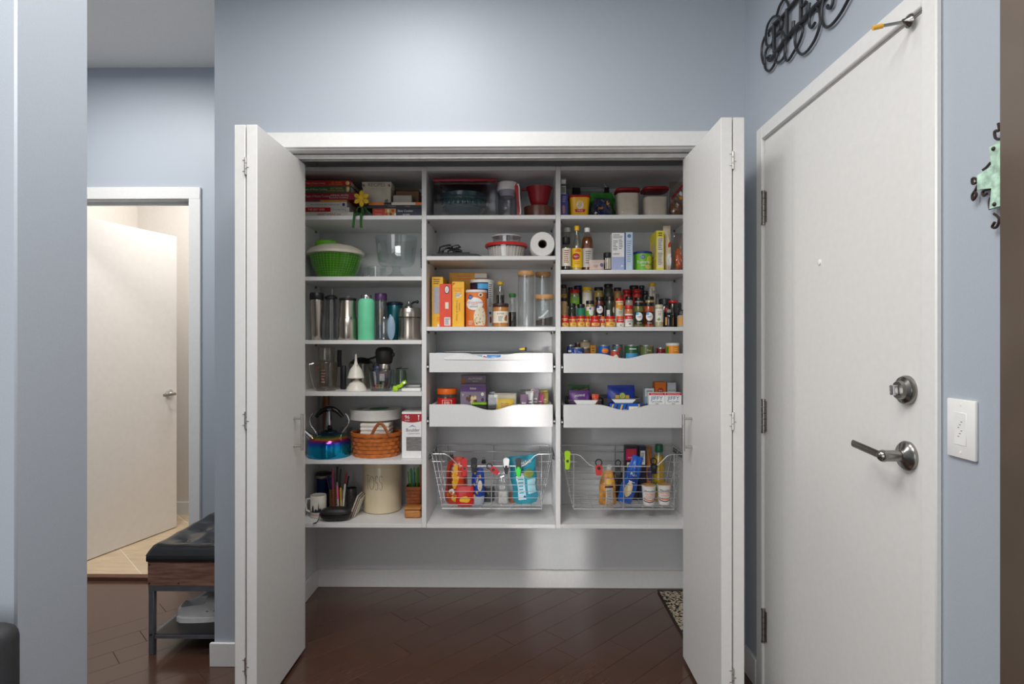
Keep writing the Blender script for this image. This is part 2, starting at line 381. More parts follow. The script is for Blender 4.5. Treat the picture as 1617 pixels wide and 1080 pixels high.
slab('baseboard_far_room', -2.87, -1.42, 4.337, 4.35, 0, .1, m=WHITE, label='white baseboard in the room beyond the hall', bev=.002)
# swung-open hall door
ang = math.atan2(.84, .213)
d4 = thing('door_2', 'white flat door standing open beyond the hall', 'door', (-2.617, 3.2, 0), ang); d4['kind'] = 'structure'
del d4['category']
G().box(0, .867, -.0175, .0175, .012, 2.035, bev=.0015).obj('door_slab', pm((228, 224, 219), .45, var=.01), d4)
g = G(); MM = Matrix.Translation((.80, -.0175, .945)) @ Matrix.Rotation(PI / 2, 4, 'X')
g.lathe([(.032, 0), (.032, .008), (.026, .012), (.012, .014), (.011, .05)], 24, M=MM)
h = g.obj('door_handle', CHROME, d4)
G().tube([(.805, -.066, .945), (.77, -.068, .944), (.715, -.062, .942)], .009, 10).obj('lever', NICKEL, h)
# ------------------------------------------------------------------ near wall end on the left, dark chair beside it
PX = -1.047
slab('wall_left', -3.0, PX, 1.20, 1.404, 0, CH, label='blue grey end of the near wall on the left', bev=.004)
# ------------------------------------------------------------------ bifold closet doors
def bifold(name, label, s, xin, y0, y1, ztop, hx):
    """s = -1 left pair, +1 right pair; xin = room-side face of the inner panel"""
    t = thing(name, label, 'door', (xin, y0, 0)); t['kind'] = 'structure'; del t['category']
    th, gap = .0365, .0045
    a0, a1 = sorted((0, s * th)); b0, b1 = sorted((s * (th + gap), s * (2 * th + gap)))
    G().box(a0, a1, 0, y1 - y0, .016, ztop, bev=.0012).obj('door_panel', DOORW, t)
    G().box(b0, b1, .0005, y1 - y0 - .04, .016, ztop, bev=.0012).obj('door_panel', DOORW, t)
    xm = s * (th + gap / 2)
    for zc in (1.902, ZW(664, y0), .19):
        g = G()
        for k in range(3): g.lathe([(.0042, zc - .03 + k * .02 + .0008), (.0042, zc - .03 + k * .02 + .0192)], 8, xm, -.002)
        for k, zz in enumerate((-.018, -.004, .02)):
            sg = 1 if k % 2 else -1
            g.box(xm + min(0, sg * .011), xm + max(0, sg * .011), -.0018, 0, zc + zz, zc + zz + .0016)
        g.obj('hinge', STEEL, t)
    xf = -s * .0
    yh = hx - y0; zc0, zc1 = ZW(712, hx), ZW(654, hx); zm = (zc0 + zc1) / 2
    g = G(); xo = -s * .034
    g.tube([(xo, yh, zc0), (xo, yh, zc1)], .006, 12)
    for dz in (-.055, .055): g.tube([(0, yh, zm + dz), (xo, yh, zm + dz)], .0045, 10)
    g.obj('handle', STEEL, t)
    return t
bifold('door_3', 'left white bifold closet door folded open', -1, XW(406, 1.985), 1.985, 2.435, 2.045, 2.31)
bifold('door_4', 'right white bifold closet door folded open', 1, XW(1138.5, 1.94), 1.94, 2.388, 2.045, 2.26)
# ------------------------------------------------------------------ shelving unit
YF = 2.745; TH = .0195
SB = YB - .002                          # back of the shelves
cols = {'L': (-1.060, -.4595), 'M': (-.4365, .1725), 'R': (.1965, .8060)}
un = thing('shelving_unit', 'white built-in pantry shelving unit with three columns, hung on the closet wall', 'shelving', (0, 0, 0))
def sh(x0, x1, ztop, name='shelf', d=0): G().box(x0, x1, YF + d, SB, ztop - TH, ztop - .0006, bev=.0008).obj(name, MELA, un)
for x0, x1 in ((-1.0745, -1.0605), (-.4590, -.4370), (.1730, .1960), (.8065, .8265)):
    G().box(x0, x1, YF, SB, ZW(834, YF), ZW(263, YF), bev=.0008).obj('divider', MELA, un)
for k in 'LMR':
    x0, x1 = cols[k]; sh(x0, x1, ZW(262, YF), 'top_board', .004); sh(x0, x1, .441, 'bottom_board', .002)
_pin = G().lathe([(.006, 0), (.006, .008)], 8).obj('shelf_pin', NICKEL, un); _pin.location = (cols['L'][0] + .0005, YF + .09, ZW(262, YF) - TH - .007); _pin.rotation_euler = (0, PI / 2, 0)
def pin(x, y, z, sg):
    o = _pin.copy(); col.objects.link(o); o.location = (x, y, z); o.rotation_euler = (0, sg * PI / 2, 0)
ZS = {'L': (1.8986, 1.610, 1.3095, 1.064, .742), 'M': (1.8986, 1.706, 1.3725), 'R': (1.8986, 1.640, 1.3716)}
for k in 'LMR':
    for z in ZS[k]:
        sh(cols[k][0], cols[k][1], z)
        for xx, sg in ((cols[k][0], 1), (cols[k][1], -1)):
            for yy in (YF + .04, SB - .07): pin(xx + sg * .0005, yy, z - TH - .007, sg)
# pull-out drawers
def drawer(label, k, zt, zb, dip, yfront=YF - .002):
    x0, x1 = cols[k][0] + .0135, cols[k][1] - .0135; xm = (x0 + x1) / 2
    t = thing('pull_out_drawer', label, 'drawer', (xm, yfront, zb)); w = (x1 - x0) / 2; h = zt - zb
    pts = [(-w, 0), (w, 0), (w, h)]; a, b = .44 * w, .0
    for i in range(17):
        x = .45 * w - i / 16 * .9 * w; u = (x / (.45 * w)); pts.append((x, h - dip * (.5 + .5 * math.cos(PI * u))))
    pts.append((-w, h))
    g = G(); g.prism(pts, 0, .016); g.obj('drawer_front', MELA, t, ang=30)
    d = SB - .03 - yfront
    for sx in (-1, 1): G().box(sx * w - (.016 if sx > 0 else 0), sx * w + (.016 if sx < 0 else 0), .0165, d, .0, h * .93, bev=.0006).obj('drawer_side', MELA, t)
    G().box(-w + .016, w - .016, d - .016, d, 0, h * .93).obj('drawer_back', MELA, t)
    G().box(-w + .016, w - .016, .0165, d - .016, .006, .014).obj('drawer_bottom', MELA, t)
    for sx in (-1, 1):
        g = G(); xa, xb = sorted((sx * (w + .0015), sx * (w + .0125))); g.box(xa, xb, .004, d, .012, .022); g.box(xa, xb, .004, d, .030, .038); g.box(sx * (w + .006) - .0015, sx * (w + .006) + .0015, .004, d, .012, .038)
        s = g.obj('slide_rail', DGREY, t); G().lathe([(.0045, 0), (.0045, .004)], 10, M=Matrix.Translation((sx * (w + .007), .0, .026)) @ Matrix.Rotation(PI / 2, 4, 'X')).obj('roller', WPL, s)
    return (x0 + .016, x1 - .016, yfront + .017, yfront + d - .017, zb + .0145)
DR = {}
DR['M1'] = drawer('upper white pull-out drawer of the middle column with a scooped front', 'M', ZW(557.4, YF), ZW(587.8, YF), .025)
DR['M2'] = drawer('lower white pull-out drawer of the middle column with jars and boxes', 'M', ZW(638.9, YF), ZW(673.7, YF), .027)
DR['R1'] = drawer('upper white pull-out drawer of the right column full of cans', 'R', ZW(558.2, YF), ZW(588.6, YF), .023)
DR['R2'] = drawer('lower white pull-out drawer of the right column with boxes and bins', 'R', ZW(639.0, YF), ZW(675, YF), .026)
# ------------------------------------------------------------------ builders of pantry goods
def span(p0, p1, y): a, b = XW(p0, y), XW(p1, y); return (a + b) / 2, (b - a) / 2
def carton(name, label, cat, p0, p1, pyt, yf, dp, zb, m, rz=0, group=None, bev=.0008, part='box', h=None):
    xc, w = span(p0, p1, yf); h = h or ZW(pyt, yf) - zb
    t = thing(name, label, cat, (xc, yf + dp / 2, zb), rz, group)
    G().box(-w, w, -dp / 2, dp / 2, 0, h, bev=bev).obj(part, m, t)
    return t, w, h, flat_map(-dp / 2 - .0006)
def rnd(name, label, cat, p0, p1, pyt, yc, zb, parts, group=None, seg=20, h=None, sq=0):
    xc, r = span(p0, p1, yc); h = h or ZW(pyt, yc - r if pyt < 540 else yc + r) - zb
    t = thing(name, label, cat, (xc, yc, zb), 0, group)
    for pn, m, pr in parts: G().lathe([(r * a, h * b) for a, b in pr], seg, sq=sq).obj(pn, m, t)
    return t, r, h, cyl_map(r + .0007)
def cyl(a, b, r=1.0, e=.01): return [(r - .03, a), (r, a + e), (r, b - e), (r - .03, b)]
def bag(name, label, cat, p0, p1, pyt, yf, dp, zb, m, seed=0, group=None, tilt=None, h=None, seal=.06, part='pouch', nu=12, nv=14, puff=.8, wr=.05, taper=0., gather=0.):
    xc, w = span(p0, p1, yf); h = h or ZW(pyt, yf) - zb; rd = random.Random(seed)
    ph = [(rd.uniform(1, 4), rd.uniform(2, 9), rd.uniform(0, 6), rd.uniform(.3, 1)) for _ in range(6)]
    t = thing(name, label, cat, (xc, yf + dp / 2, zb + (abs(math.sin(tilt[1])) * w + abs(math.sin(tilt[0])) * dp / 2 if tilt else 0)), 0, group, tilt)
    def T(u, v):
        s = min(1, (.55 + v * 4)) * (1 - max(0, (v - .55) / (.45 - seal)) ** 1.5 if v < 1 - seal else 0) if v < 1 - seal else 0
        s = max(0, s) if not isinstance(s, complex) else 0
        n = sum(a * math.sin(f * u * 2 + g_ * v + p) for f, g_, p, a in ph) * wr
        return dp / 2 * (max(.02, (1 - abs(u) ** 2.4)) ** puff * s * (1 + n) + .03)
    def W_(v): return w * (1 - taper * v) * (1 - gather * max(0, (v - .35) / .65) ** 1.6) * (.80 + .20 * min(1, v / .10) ** .6) * (1 + .35 * wr * math.sin(ph[0][1] * v * 2 + ph[0][2]))
    g = G(); rings = []
    for j in range(nv + 1):
        v = j / nv; ring = []
        for i in range(nu): u = -1 + 2 * i / nu; ring.append(g.b.verts.new((u * W_(v), -T(u, v), v * h + (.010 * wr * 6 * math.sin(2.6 * u + ph[1][2]) * h if v > .9 else 0) * (1 if h > .12 else 0) * .6)))
        for i in range(nu): u = 1 - 2 * i / nu; ring.append(g.b.verts.new((u * W_(v), T(u, v), v * h + (.010 * wr * 6 * math.sin(2.6 * u + ph[1][2]) * h if v > .9 else 0) * (1 if h > .12 else 0) * .6)))
        rings.append(ring)
    n = 2 * nu
    for a, b in zip(rings, rings[1:]):
        for i in range(n): g.b.faces.new((a[i], a[(i + 1) % n], b[(i + 1) % n], b[i]))
    g.b.faces.new(list(reversed(rings[0]))); g.b.faces.new(rings[-1])
    g.obj(part, m, t, ang=55)
    def mp(x, z):
        v = min(1, max(0, z / h)); k = W_(v) / w; return (x * k, -T(max(-1, min(1, x / w)), v) - .0016, z)
    return t, w, h, mp
def blob_patch(pts, m, t, mp, name='print', n=7):     # an outline filled finely enough to follow a bulge
    cx = sum(p[0] for p in pts) / len(pts); cz = sum(p[1] for p in pts) / len(pts)
    g = G(); R = []
    for k in range(n):
        f = (k + 1) / n; R.append([g.b.verts.new(mp(cx + (x - cx) * f, cz + (z - cz) * f)) for x, z in pts])
    c = g.b.verts.new(mp(cx, cz)); N = len(pts)
    for i in range(N):
        g.b.faces.new((c, R[0][i], R[0][(i + 1) % N]))
        for a, b in zip(R, R[1:]): g.b.faces.new((a[i], b[i], b[(i + 1) % N], a[(i + 1) % N]))
    return g.obj(name, m, t)
def oval(cx, cz, rx, rz, n=18): return [(cx + rx * math.cos(2 * PI * i / n), cz + rz * math.sin(2 * PI * i / n)) for i in range(n)]
def rect(x0, x1, z0, z1, n=5):
    f = lambda a, b: [a + (b - a) * i / n for i in range(n)]
    return [(x, z0) for x in f(x0, x1)] + [(x1, z) for z in f(z0, z1)] + [(x, z1) for x in f(x1, x0)] + [(x0, z) for z in f(z1, z0)]
def wob(pts, a, seed):
    rd = random.Random(seed); return [(x + rd.uniform(-a, a), z + rd.uniform(-a, a)) for x, z in pts]
def ink(c, r=.5): return pm(c, r, var=.02, name='print_colour')
RED = ink((206, 30, 32), .35); BLUE = ink((28, 78, 160), .4); NAVY = ink((26, 34, 66), .4); YEL = ink((246, 200, 30), .4)
GRN = ink((60, 150, 50), .4); ORG = ink((236, 120, 30), .4); CRM = ink((236, 228, 208), .5); WHT = ink((240, 240, 238), .45)
TEAL = ink((20, 140, 158), .4); PUR = ink((84, 44, 110), .4); SKY = ink((80, 170, 226), .4); TAN = ink((200, 160, 110), .5); BRN = ink((110, 66, 40), .5)
def gv_logo(x, z, r, t, mp):                         # round blue shop logo
    disc(x, z, r, r * .9, BLUE, t, mp, 'logo')
    text('Great', x, z + r * .26, r * .62, WHT, t, (lambda a, b: tuple(Vector(mp(a, b)) + Vector((0, -.0004, 0)))))
    text('Value', x, z - r * .28, r * .62, WHT, t, (lambda a, b: tuple(Vector(mp(a, b)) + Vector((0, -.0004, 0)))))
def up(mp, d=.0005): return lambda x, z: (lambda p: (p[0] * 1.0, p[1] - d, p[2]))(mp(x, z))
def clip(label, px, py0, py1, Y, m, rot=0., m2=None, ring=False, tilt=-.08, group='bag clips on the wire baskets', wide=10):
    """bag clip: two hinged jaws seen from the front"""
    z1, z0 = ZW(py0, Y), ZW(py1, Y); h = z1 - z0; w = wide / 920 * Y / 2
    t = thing('bag_clip', label, 'clip', (XW(px, Y), Y, (z0 + z1) / 2), 0, group, (tilt, rot, 0))
    def outline(zb, zt, wb, wt, n=6):
        return [(-wb, zb), (wb, zb)] + [(wt * math.cos(PI * i / n), zt - wt * .8 + wt * .8 * math.sin(PI * i / n)) for i in range(n + 1)]
    if ring:
        G().prism(outline(-h / 2, h * .16, w * .62, w * .9), -.004, .001).obj('jaw', m, t)
        G().prism(outline(-h / 2, h * .1, w * .62, w * .8), .002, .006).obj('jaw', m2 or m, t)
        c = [(w * .75 * math.cos(2 * PI * i / 16), -.001, h * .28 + h * .2 * math.sin(2 * PI * i / 16)) for i in range(16)]
        G().tube(c, .0028, 6, closed=True).obj('ring', m2 or m, t)
    else:
        G().prism(outline(-h * .1, h / 2, w * .6, w * .9), -.005, .0).obj('handle', m, t)
        G().prism([(x, -z - h * .1) for x, z in reversed(outline(-h * .1, h * .42, w * .9, w * .5))], -.004, .0).obj('jaw', m2 or m, t)
        G().prism(outline(-h / 2, h * .4, w * .7, w * .7), .003, .007).obj('jaw', m, t)
    M = Matrix.Translation((0, -.004, -h * .06)) @ Matrix.Rotation(PI / 2, 4, 'X')
    G().lathe([(w * .42, -.001), (w * .42, .0015)], 12, M=M).obj('rivet', m2 or DGREY, t)
    return t
# ------------------------------------------------------------------ left column, top shelf: books
ZA, ZB2, ZC, ZD, ZE = ZS['L']; ZF = .441
PAPER = pm((206, 200, 188), .8, var=.05, scale=200, stretch=(1, 1, 30), name='page_edges')
def book(label, x0, x1, yf, dp, z0, z1, rgb, group, rough=.45):
    t = thing('cookbook', label, 'book', ((x0 + x1) / 2, yf, z0), 0, group); w = (x1 - x0) / 2; h = z1 - z0 - .0003; th = min(.0022, h * .18); m = pm(rgb, rough, var=.03, name='book_cover')
    g = G(); g.box(-w, w, 0, .003, 0, h, bev=.0006); g.box(-w, w, .003, dp, 0, th); g.box(-w, w, .003, dp, h - th, h); g.obj('cover', m, t)
    G().box(-w + .003, w - .003, .0032, dp - .004, th + .0001, h - th - .0001).obj('pages', PAPER, t)
    return t, w, h, flat_map(-.0006)
yb = 2.778
zz = [ZA] + [ZW(p, yb) for p in (334, 326.4, 318, 314.6, 303.2, 292.7, 284)]
rt = [558, 552, 548, 548, 560, 554, 554]
gl = 'cookbooks stacked on their sides at the left'
specs = [((226, 220, 208), 'cream paperback cookbook at the bottom of the left stack'), ((226, 222, 212), 'cookbook with a red and cream spine, second from the bottom of the left stack'),
         ((222, 218, 212), 'white cookbook with a small blue emblem on its spine in the left stack'), ((214, 150, 70), 'thin orange and mauve cookbook below the crimson one'),
         ((150, 22, 52), 'thick crimson cookbook with cream lettering in the left stack'), ((58, 104, 66), 'green hardback cookbook second from the top of the left stack'), ((190, 42, 38), 'red hardback cookbook on top of the left stack')]
for i, (rgb, lb) in enumerate(specs):
    xr = XW(rt[i], yb); t, w, h, mp = book(lb, max(xr - .262, -1.056), xr, yb, .20, zz[i], zz[i + 1], rgb, gl); m2 = up(mp)
    if i == 0: text('GREAT AMERICAN', w * .25 - .02, h / 2, h * .62, ink((150, 40, 36)), t, mp, sx=.95)
    if i == 1:
        patch(-w, w * .26, 0.0012, h - .0012, RED, t, mp, 'spine_band'); text('THE BEST EVER', -w * .3, h / 2, h * .6, CRM, t, m2, sx=.9)
        text('COOKBOOK', w * .55, h * .5, h * .5, GREYINK, t, mp); patch(w * .84, w * .85, .002, h - .002, GREYINK, t, mp, 'spine_line')
    if i == 2: text('More of America\u2019s Best Cooking Recipes', w * .1, h / 2, h * .42, GREYINK, t, mp, sx=.8); disc(w * .86, h / 2, h * .28, h * .32, ink((50, 70, 120)), t, mp)
    if i == 3: patch(-w, -w * .1, .001, h - .001, ink((120, 60, 90)), t, mp, 'spine_band')
    if i in (4, 5, 6):
        text('Taste of Home Cooking', -w * .35, h * .5, h * .5, ink((220, 190, 176)), t, mp, sx=.72)
        text('ANNUAL RECIPES' if i == 4 else 'BEST RECIPES', w * .45, h * .62, h * .36, CRM if i == 4 else ink((226, 170, 70)), t, mp, sx=.9)
        text('COUNTRY COOKING', w * .42, h * .28, h * .3, CRM if i == 4 else ink((226, 170, 70)), t, mp, sx=.9)
        if i > 4: blob_patch(wob(oval(w * .88, h * .5, .010, h * .42, 9), .002, i), ink((220, 180, 60)), t, mp, 'emblem'); blob_patch(wob(oval(w * .9, h * .5, .005, h * .3, 7), .001, i), CRM, t, m2, 'emblem')
gr = 'cookbooks stacked on their sides at the right'
yr = 2.778; xr = -.4630
t, w, h, mp = book('navy slow cooker cookbook with red panel, bottom of the right stack', XW(588.5, yr), xr, yr, .20, ZA, ZW(328.2, yr), (34, 38, 66), gr); m2 = up(mp)
patch(-w, -w * .5, .001, h - .001, ink((200, 56, 40)), t, mp, 'spine_panel'); patch(-w * .5, -w * .06, .001, h - .001, ink((214, 150, 60)), t, mp, 'spine_panel')
for k in range(5): blob_patch(wob(oval(-w * (.45 - .09 * k), h * (.3 + .4 * (k % 2)), .006, h * .2, 8), .0015, k), (RED, CRM, BRN, RED, CRM)[k], t, m2, 'food_picture')
text('Slow Cooker', w * .32, h * .68, h * .34, WHT, t, mp); text('RECIPES', w * .36, h * .24, h * .24, WHT, t, mp); text('Favorite', -w * .76, h * .7, h * .24, ink((240, 180, 120)), t, m2); text('Recipes', -w * .76, h * .32, h * .24, ink((240, 180, 120)), t, m2)
t, w, h, mp = book('thin black cookbook in the middle of the right stack', XW(577, yr), xr, yr, .20, ZW(328.1, yr), ZW(323.2, yr), (38, 36, 38), gr)
lines(-w * .2, w * .1, h * .2, h * .8, 2, GREYINK, t, mp); lines(w * .4, w * .6, h * .2, h * .8, 2, GREYINK, t, mp)
t, w, h, mp = book('thin cookbook with an orange, black and white spine on top of the right stack', XW(582, yr), xr, yr, .20, ZW(323.1, yr), ZW(318.8, yr), (222, 214, 200), gr)
patch(-w, -w * .42, .0006, h - .0006, ORG, t, mp, 'spine_band'); patch(-w * .42, -w * .14, .0006, h - .0006, INK, t, mp, 'spine_band'); patch(w * .75, w, .0006, h - .0006, ORG, t, mp, 'spine_band')
zr = ZW(318.8, yr)
RBX = pm((190, 182, 164), .6, var=.04, name='recipe_box_paint')
t, w, h, mp = carton('recipe_box', 'beige recipe box with lid lettered RECIPES on the right book stack', 'recipe box', 573, 617, 287, 2.80, .11, zr, RBX)
zl = h - .028
G().box(-w - .003, w + .003, -.058, .058, zl, h + .001, bev=.001).obj('lid', pm((198, 190, 172), .6, var=.04), t)
text('RECIPES', 0, zl + .014, .024, ink((110, 96, 84)), t, flat_map(-.0588))
for sx in (-1, 1): blob_patch(wob(oval(sx * (w - .006), zl + .012, .005, .008, 7), .002, 3), ink((120, 108, 96)), t, flat_map(-.0586), 'scroll_print')
blob_patch(wob(oval(w * .7, .012, .010, .010, 9), .003, 8), ink((90, 100, 80)), t, mp, 'leaf_print')
t, w, h, mp = carton('small_box', 'small pale grey box on the right book stack beside the recipe box', 'box', 621, 650, 308, 2.80, .045, zr, pm((176, 170, 160), .7))
t, w, h, mp = carton('cardboard_box', 'flat brown cardboard box behind the recipe box', 'box', 625, 661, 301.5, 2.862, .12, zr, pm((120, 92, 70), .8)); zt = zr + h
rd = random.Random(5)
for k, (lb, dx) in enumerate((('lowest loose paper leaflet on the brown cardboard box', 0), ('middle loose paper leaflet on the brown cardboard box', .004), ('topmost curled paper leaflet on the brown cardboard box', -.003))):
    t = thing('leaflet', lb, 'leaflet', (XW(643, 2.92) + dx, 2.92, zt + .0005 + k * .008), rd.uniform(-.05, .05), 'loose paper leaflets on the book stack')
    def f(u, v, k=k): return (-.062 + .124 * u, -.055 + .11 * v, .001 + .0045 * math.sin(PI * u * (1.2 + k * .3)) ** 2 * (.4 + .6 * v))
    g = G(); g.grid(f, 10, 4); bmesh.ops.solidify(g.b, geom=list(g.b.faces), thickness=.0012); g.obj('sheets', pm((214, 206, 192), .7, var=.03), t)
# daffodil shelf sitter
yfw = 2.733
t = thing('flower_shelf_sitter', 'yellow fabric daffodil figure with green legs dangling over the shelf edge', 'ornament', (XW(571, yfw), yfw, ZA))
PET = pm((236, 192, 40), .7, var=.08, scale=60, name='yellow_felt'); GREEN = pm((44, 96, 40), .8, var=.08, name='green_felt')
hz = ZW(313, yfw) - ZA
for k in range(6):
    a = PI / 2 + k * PI / 3; M = Matrix.Translation((0, 0, hz)) @ Matrix.Rotation(-a, 4, 'Y')
    g = G(); n = 8; P = [(0.004, 0), (.014, .0075), (.024, .0105), (.033, .008), (.0395, 0), (.033, -.008), (.024, -.0105), (.014, -.0075)]
    g.prism(P, -.003 - .001 * (k % 2), .001, M=M); g.obj('petal', PET, t)
M = Matrix.Translation((0, -.002, hz)) @ Matrix.Rotation(PI / 2, 4, 'X')
G().lathe([(.010, 0), (.010, .007), (.0125, .012), (.0095, .0125), (.006, .006)], 14, M=M, cap1=True).obj('trumpet', pm((242, 206, 70), .7, var=.06), t)
G().tube([(.0, .018, .006), (0, .016, .03), (0, .004, hz)], .007, 8).obj('body', GREEN, t)
for pts in ([(-.004, .018, .007), (-.02, .008, .006), (-.033, -.004, .002), (-.036, -.006, -.03), (-.038, -.006, -.062)], [(.004, .018, .007), (.002, .008, .006), (-.001, -.004, .002), (-.002, -.006, -.03), (-.001, -.006, -.062)]):
    G().tube(pts, .006, 8).obj('leg', GREEN, t)
for pts in ([(0, .014, .04), (-.018, .002, .036), (-.024, .0, .018), (-.02, .01, .008)], [(0, .014, .04), (.016, .0, .034), (.024, .002, .02), (.034, .012, .012)]): G().tube(pts, .0035, 6).obj('arm', GREEN, t)
# ------------------------------------------------------------------ left column, second shelf
t, r, h, mp = rnd('salad_spinner', 'green and cream salad spinner in a clear bowl', 'salad spinner', 487, 574, 391, 2.902, ZB2, [
    ('bowl', clear((225, 235, 228), .05), [(.60, 0), (.64, .004), (.80, .35), (.93, .86), (.955, .90)])], seg=36)
GB = pm((96, 176, 22), .4, var=.06, name='green_plastic')
hb = h * .86
G().lathe([(r * .54, .006), (r * .58, .008), (r * .80, hb * .62), (r * .895, hb)], 36, cap1=False).obj('basket_lining', pm((66, 128, 20), .5), t)
g = G()
for k in range(11):
    f = k / 10; rr = r * (.585 + (.80 - .585) * f / .62 if f < .62 else .80 + .095 * (f - .62) / .38) + .0012; z = .009 + (hb - .009) * f
    g.tube([(rr * math.cos(2 * PI * i / 36), rr * math.sin(2 * PI * i / 36), z) for i in range(36)], .0017, 5, closed=True)
for i in range(44):
    a = 2 * PI * i / 44; g.tube([(rr_ * math.cos(a + dt), rr_ * math.sin(a + dt), z_) for rr_, z_, dt in ((r * .585 + .001, .009, 0), (r * .80 + .001, hb * .62, .07), (r * .897, hb, .1))], .0021, 4)
g.obj('basket', GB, t)
CRP = pm((222, 214, 196), .35, var=.02, name='cream_plastic'); h0 = h
G().lathe([(r * .93, h * .885), (r, h * .905), (r * 1.005, h * .955), (r * .985, h * 1.0), (r * .97, h * 1.01), (r * .88, h * 1.10), (r * .62, h * 1.22), (r * .3, h * 1.28), (.004, h * 1.29)], 36).obj('lid', CRP, t)
G().lathe([(.052, h * 1.20), (.055, h * 1.23), (.055, h * 1.36), (.050, h * 1.40), (.02, h * 1.41)], 24, cx=-.048).obj('knob', GB, t)
t, r, h, mp = rnd('trifle_bowl', 'footed clear glass trifle bowl beside the salad spinner', 'bowl', 593, 659, 369, 2.868, ZB2, [
    ('bowl', clear((236, 242, 242), .09), [(.10, .30), (.70, .31), (.82, .36), (.87, .42), (.95, .75), (1.0, 1.0), (.975, 1.0), (.925, .75), (.84, .45), (.78, .41), (.1, .40)]),
    ('foot', clear((236, 242, 242), .10), [(.60, 0), (.62, .015), (.52, .05), (.24, .14), (.17, .22), (.22, .30), (.1, .305)])], seg=36)
t, r, h, mp = rnd('glass_measuring_cup', 'low clear glass measuring cup with handle beside the salad spinner', 'measuring cup', 580, 610, 417, 2.955, ZB2, [
    ('cup', clear((236, 242, 242), .08), [(.8, 0), (.86, .03), (1, .98), (.95, 1), (.82, .08), (.1, .06)])], h=.071, seg=26)
G().tube([(-r * .92, -.006, h * .9), (-r - .020, -.012, h * .92), (-r - .026, -.013, h * .6), (-r - .014, -.012, h * .2), (-r * .86, -.006, h * .14)], .0055, 8).obj('handle', clear((236, 242, 242), .12), t)
t = thing('whisk', 'small utensil with navy ribbed handle beside the glass trifle bowl', 'whisk', (-.4745, 2.86, ZB2))
g = G(); g.lathe([(.009, 0), (.0095, .003), (.0028, .006), (.0025, .055)], 10); g.obj('stand', CHROME, t)
g = G(); g.lathe([(.004, .05)] + [(.0095 if k % 2 else .0078, .054 + k * .0062) for k in range(16)] + [(.005, .152)], 12); g.obj('handle', pm((34, 42, 88), .4), t)
# ------------------------------------------------------------------ left column, third shelf: drinkware
gd = 'tumblers and bottles on the third shelf'
SS = pm((186, 178, 168), .24, 1.0, var=.04, scale=6, stretch=(30, 30, 1), name='stainless_steel')
t, r, h, mp = rnd('steel_tumbler', 'steel tumbler with black flip lid at the left end of its shelf', 'tumbler', 489.5, 511, 472.5, 2.80, ZC, [('body', SS, [(.70, 0), (.74, .01), (.78, .38), (.80, .40), (.97, .985), (.95, 1)])], gd, 28)
G().lathe([(r * .97, h), (r * 1.02, h + .006), (r * 1.02, h + .026), (r * .9, h + .034), (.01, h + .034)], 28).obj('lid', BLACK, t)
G().box(-.012, .012, -.032, .018, h + .034, h + .046, bev=.004, seg=2, M=Matrix.Translation((.008, 0, .004)) @ Matrix.Rotation(-.35, 4, 'Y')).obj('flip_tab', BLACK, t)
t, r, h, mp = rnd('clear_tumbler', 'clear plastic tumbler with black straw lid between two steel tumblers', 'tumbler', 513, 532.5, 471, 2.82, ZC, [('body', clear((205, 208, 208), .12), [(1, 0), (1, .02), (.80, .99), (.76, .99), (.94, .04), (.1, .03)])], gd, 24)
G().lathe([(r * .8, h * .99), (r * .98, h * 1.0), (r * .98, h * 1.05), (r * .5, h * 1.09), (.004, h * 1.10)], 22).obj('lid', BLACK, t)
G().tube([(.006, 0, h * 1.08), (.006, 0, h * 1.24)], .0045, 8).obj('straw', clear((225, 225, 225), .2), t)
t, r, h, mp = rnd('steel_tumbler', 'wide based steel tumbler with clear lid beside the mint green bottle', 'tumbler', 534, 564.5, 473.5, 2.805, ZC, [('body', SS, [(.98, 0), (1, .01), (.98, .52), (.90, .56), (.84, .60), (.82, .98), (.80, 1)])], gd, 28)
G().lathe([(r * .86, h), (r * .88, h + .006), (r * .86, h + .012), (r * .5, h + .014), (.004, h + .014)], 24).obj('lid', BLACK, t); G().lathe([(r * .4, h + .014), (r * .36, h + .026), (.004, h + .026)], 16).obj('lid_tab', clear(gloss=.2), t)
MINT = pm((112, 214, 166), .5, var=.02, name='mint_silicone')
t, r, h, mp = rnd('water_bottle', 'mint green water bottle with steel cap', 'water bottle', 565.5, 591.5, 464.5, 2.80, ZC, [('body', MINT, [(.96, 0), (1, .015), (1, .82), (.94, .87), (.72, .915)]), ('cap', CHROME, [(.66, .915), (.66, .93), (.62, .935), (.62, .99), (.58, 1)])], gd, 30)
t, r, h, mp = rnd('clear_tumbler', 'clear tumbler with purple lid beside the mint green bottle', 'tumbler', 592, 611, 472, 2.835, ZC, [('body', clear((215, 220, 222), .11), [(.84, 0), (.86, .02), (.96, .98), (.92, .98), (.8, .04), (.1, .03)])], gd, 24)
G().lathe([(r * .98, h * .98), (r * 1.0, h * 1.0), (r * 1.0, h * 1.13), (r * .9, h * 1.15), (.004, h * 1.16)], 22).obj('lid', pm((78, 40, 92), .35), t)
G().lathe([(r * .5, .006), (r * .5, h * .35), (r * .42, h * .36)], 12).obj('infuser', pm((80, 84, 110), .4), t); G().lathe([(r * .32, h * .37), (r * .36, h * .8)], 10).obj('infuser_core', pm((168, 140, 110), .5), t)
t = thing('silicone_mould', 'pale blue rounded silicone piece leaning in front of the dark teal tumbler', 'mould', (XW(617.5, 2.775), 2.775, ZC))
G().ball((0, 0, .0585), (.0205, .011, .0585), 20, 14).obj('body', pm((140, 166, 186), .4, var=.02), t); G().ball((-.003, 0, .114), (.006, .005, .009), 10, 8).obj('tab', pm((140, 166, 186), .4, var=.02), t)
t = thing('translucent_mould', 'translucent grey rounded silicone piece left of the pale blue one', 'mould', (XW(606, 2.768), 2.768, ZC))
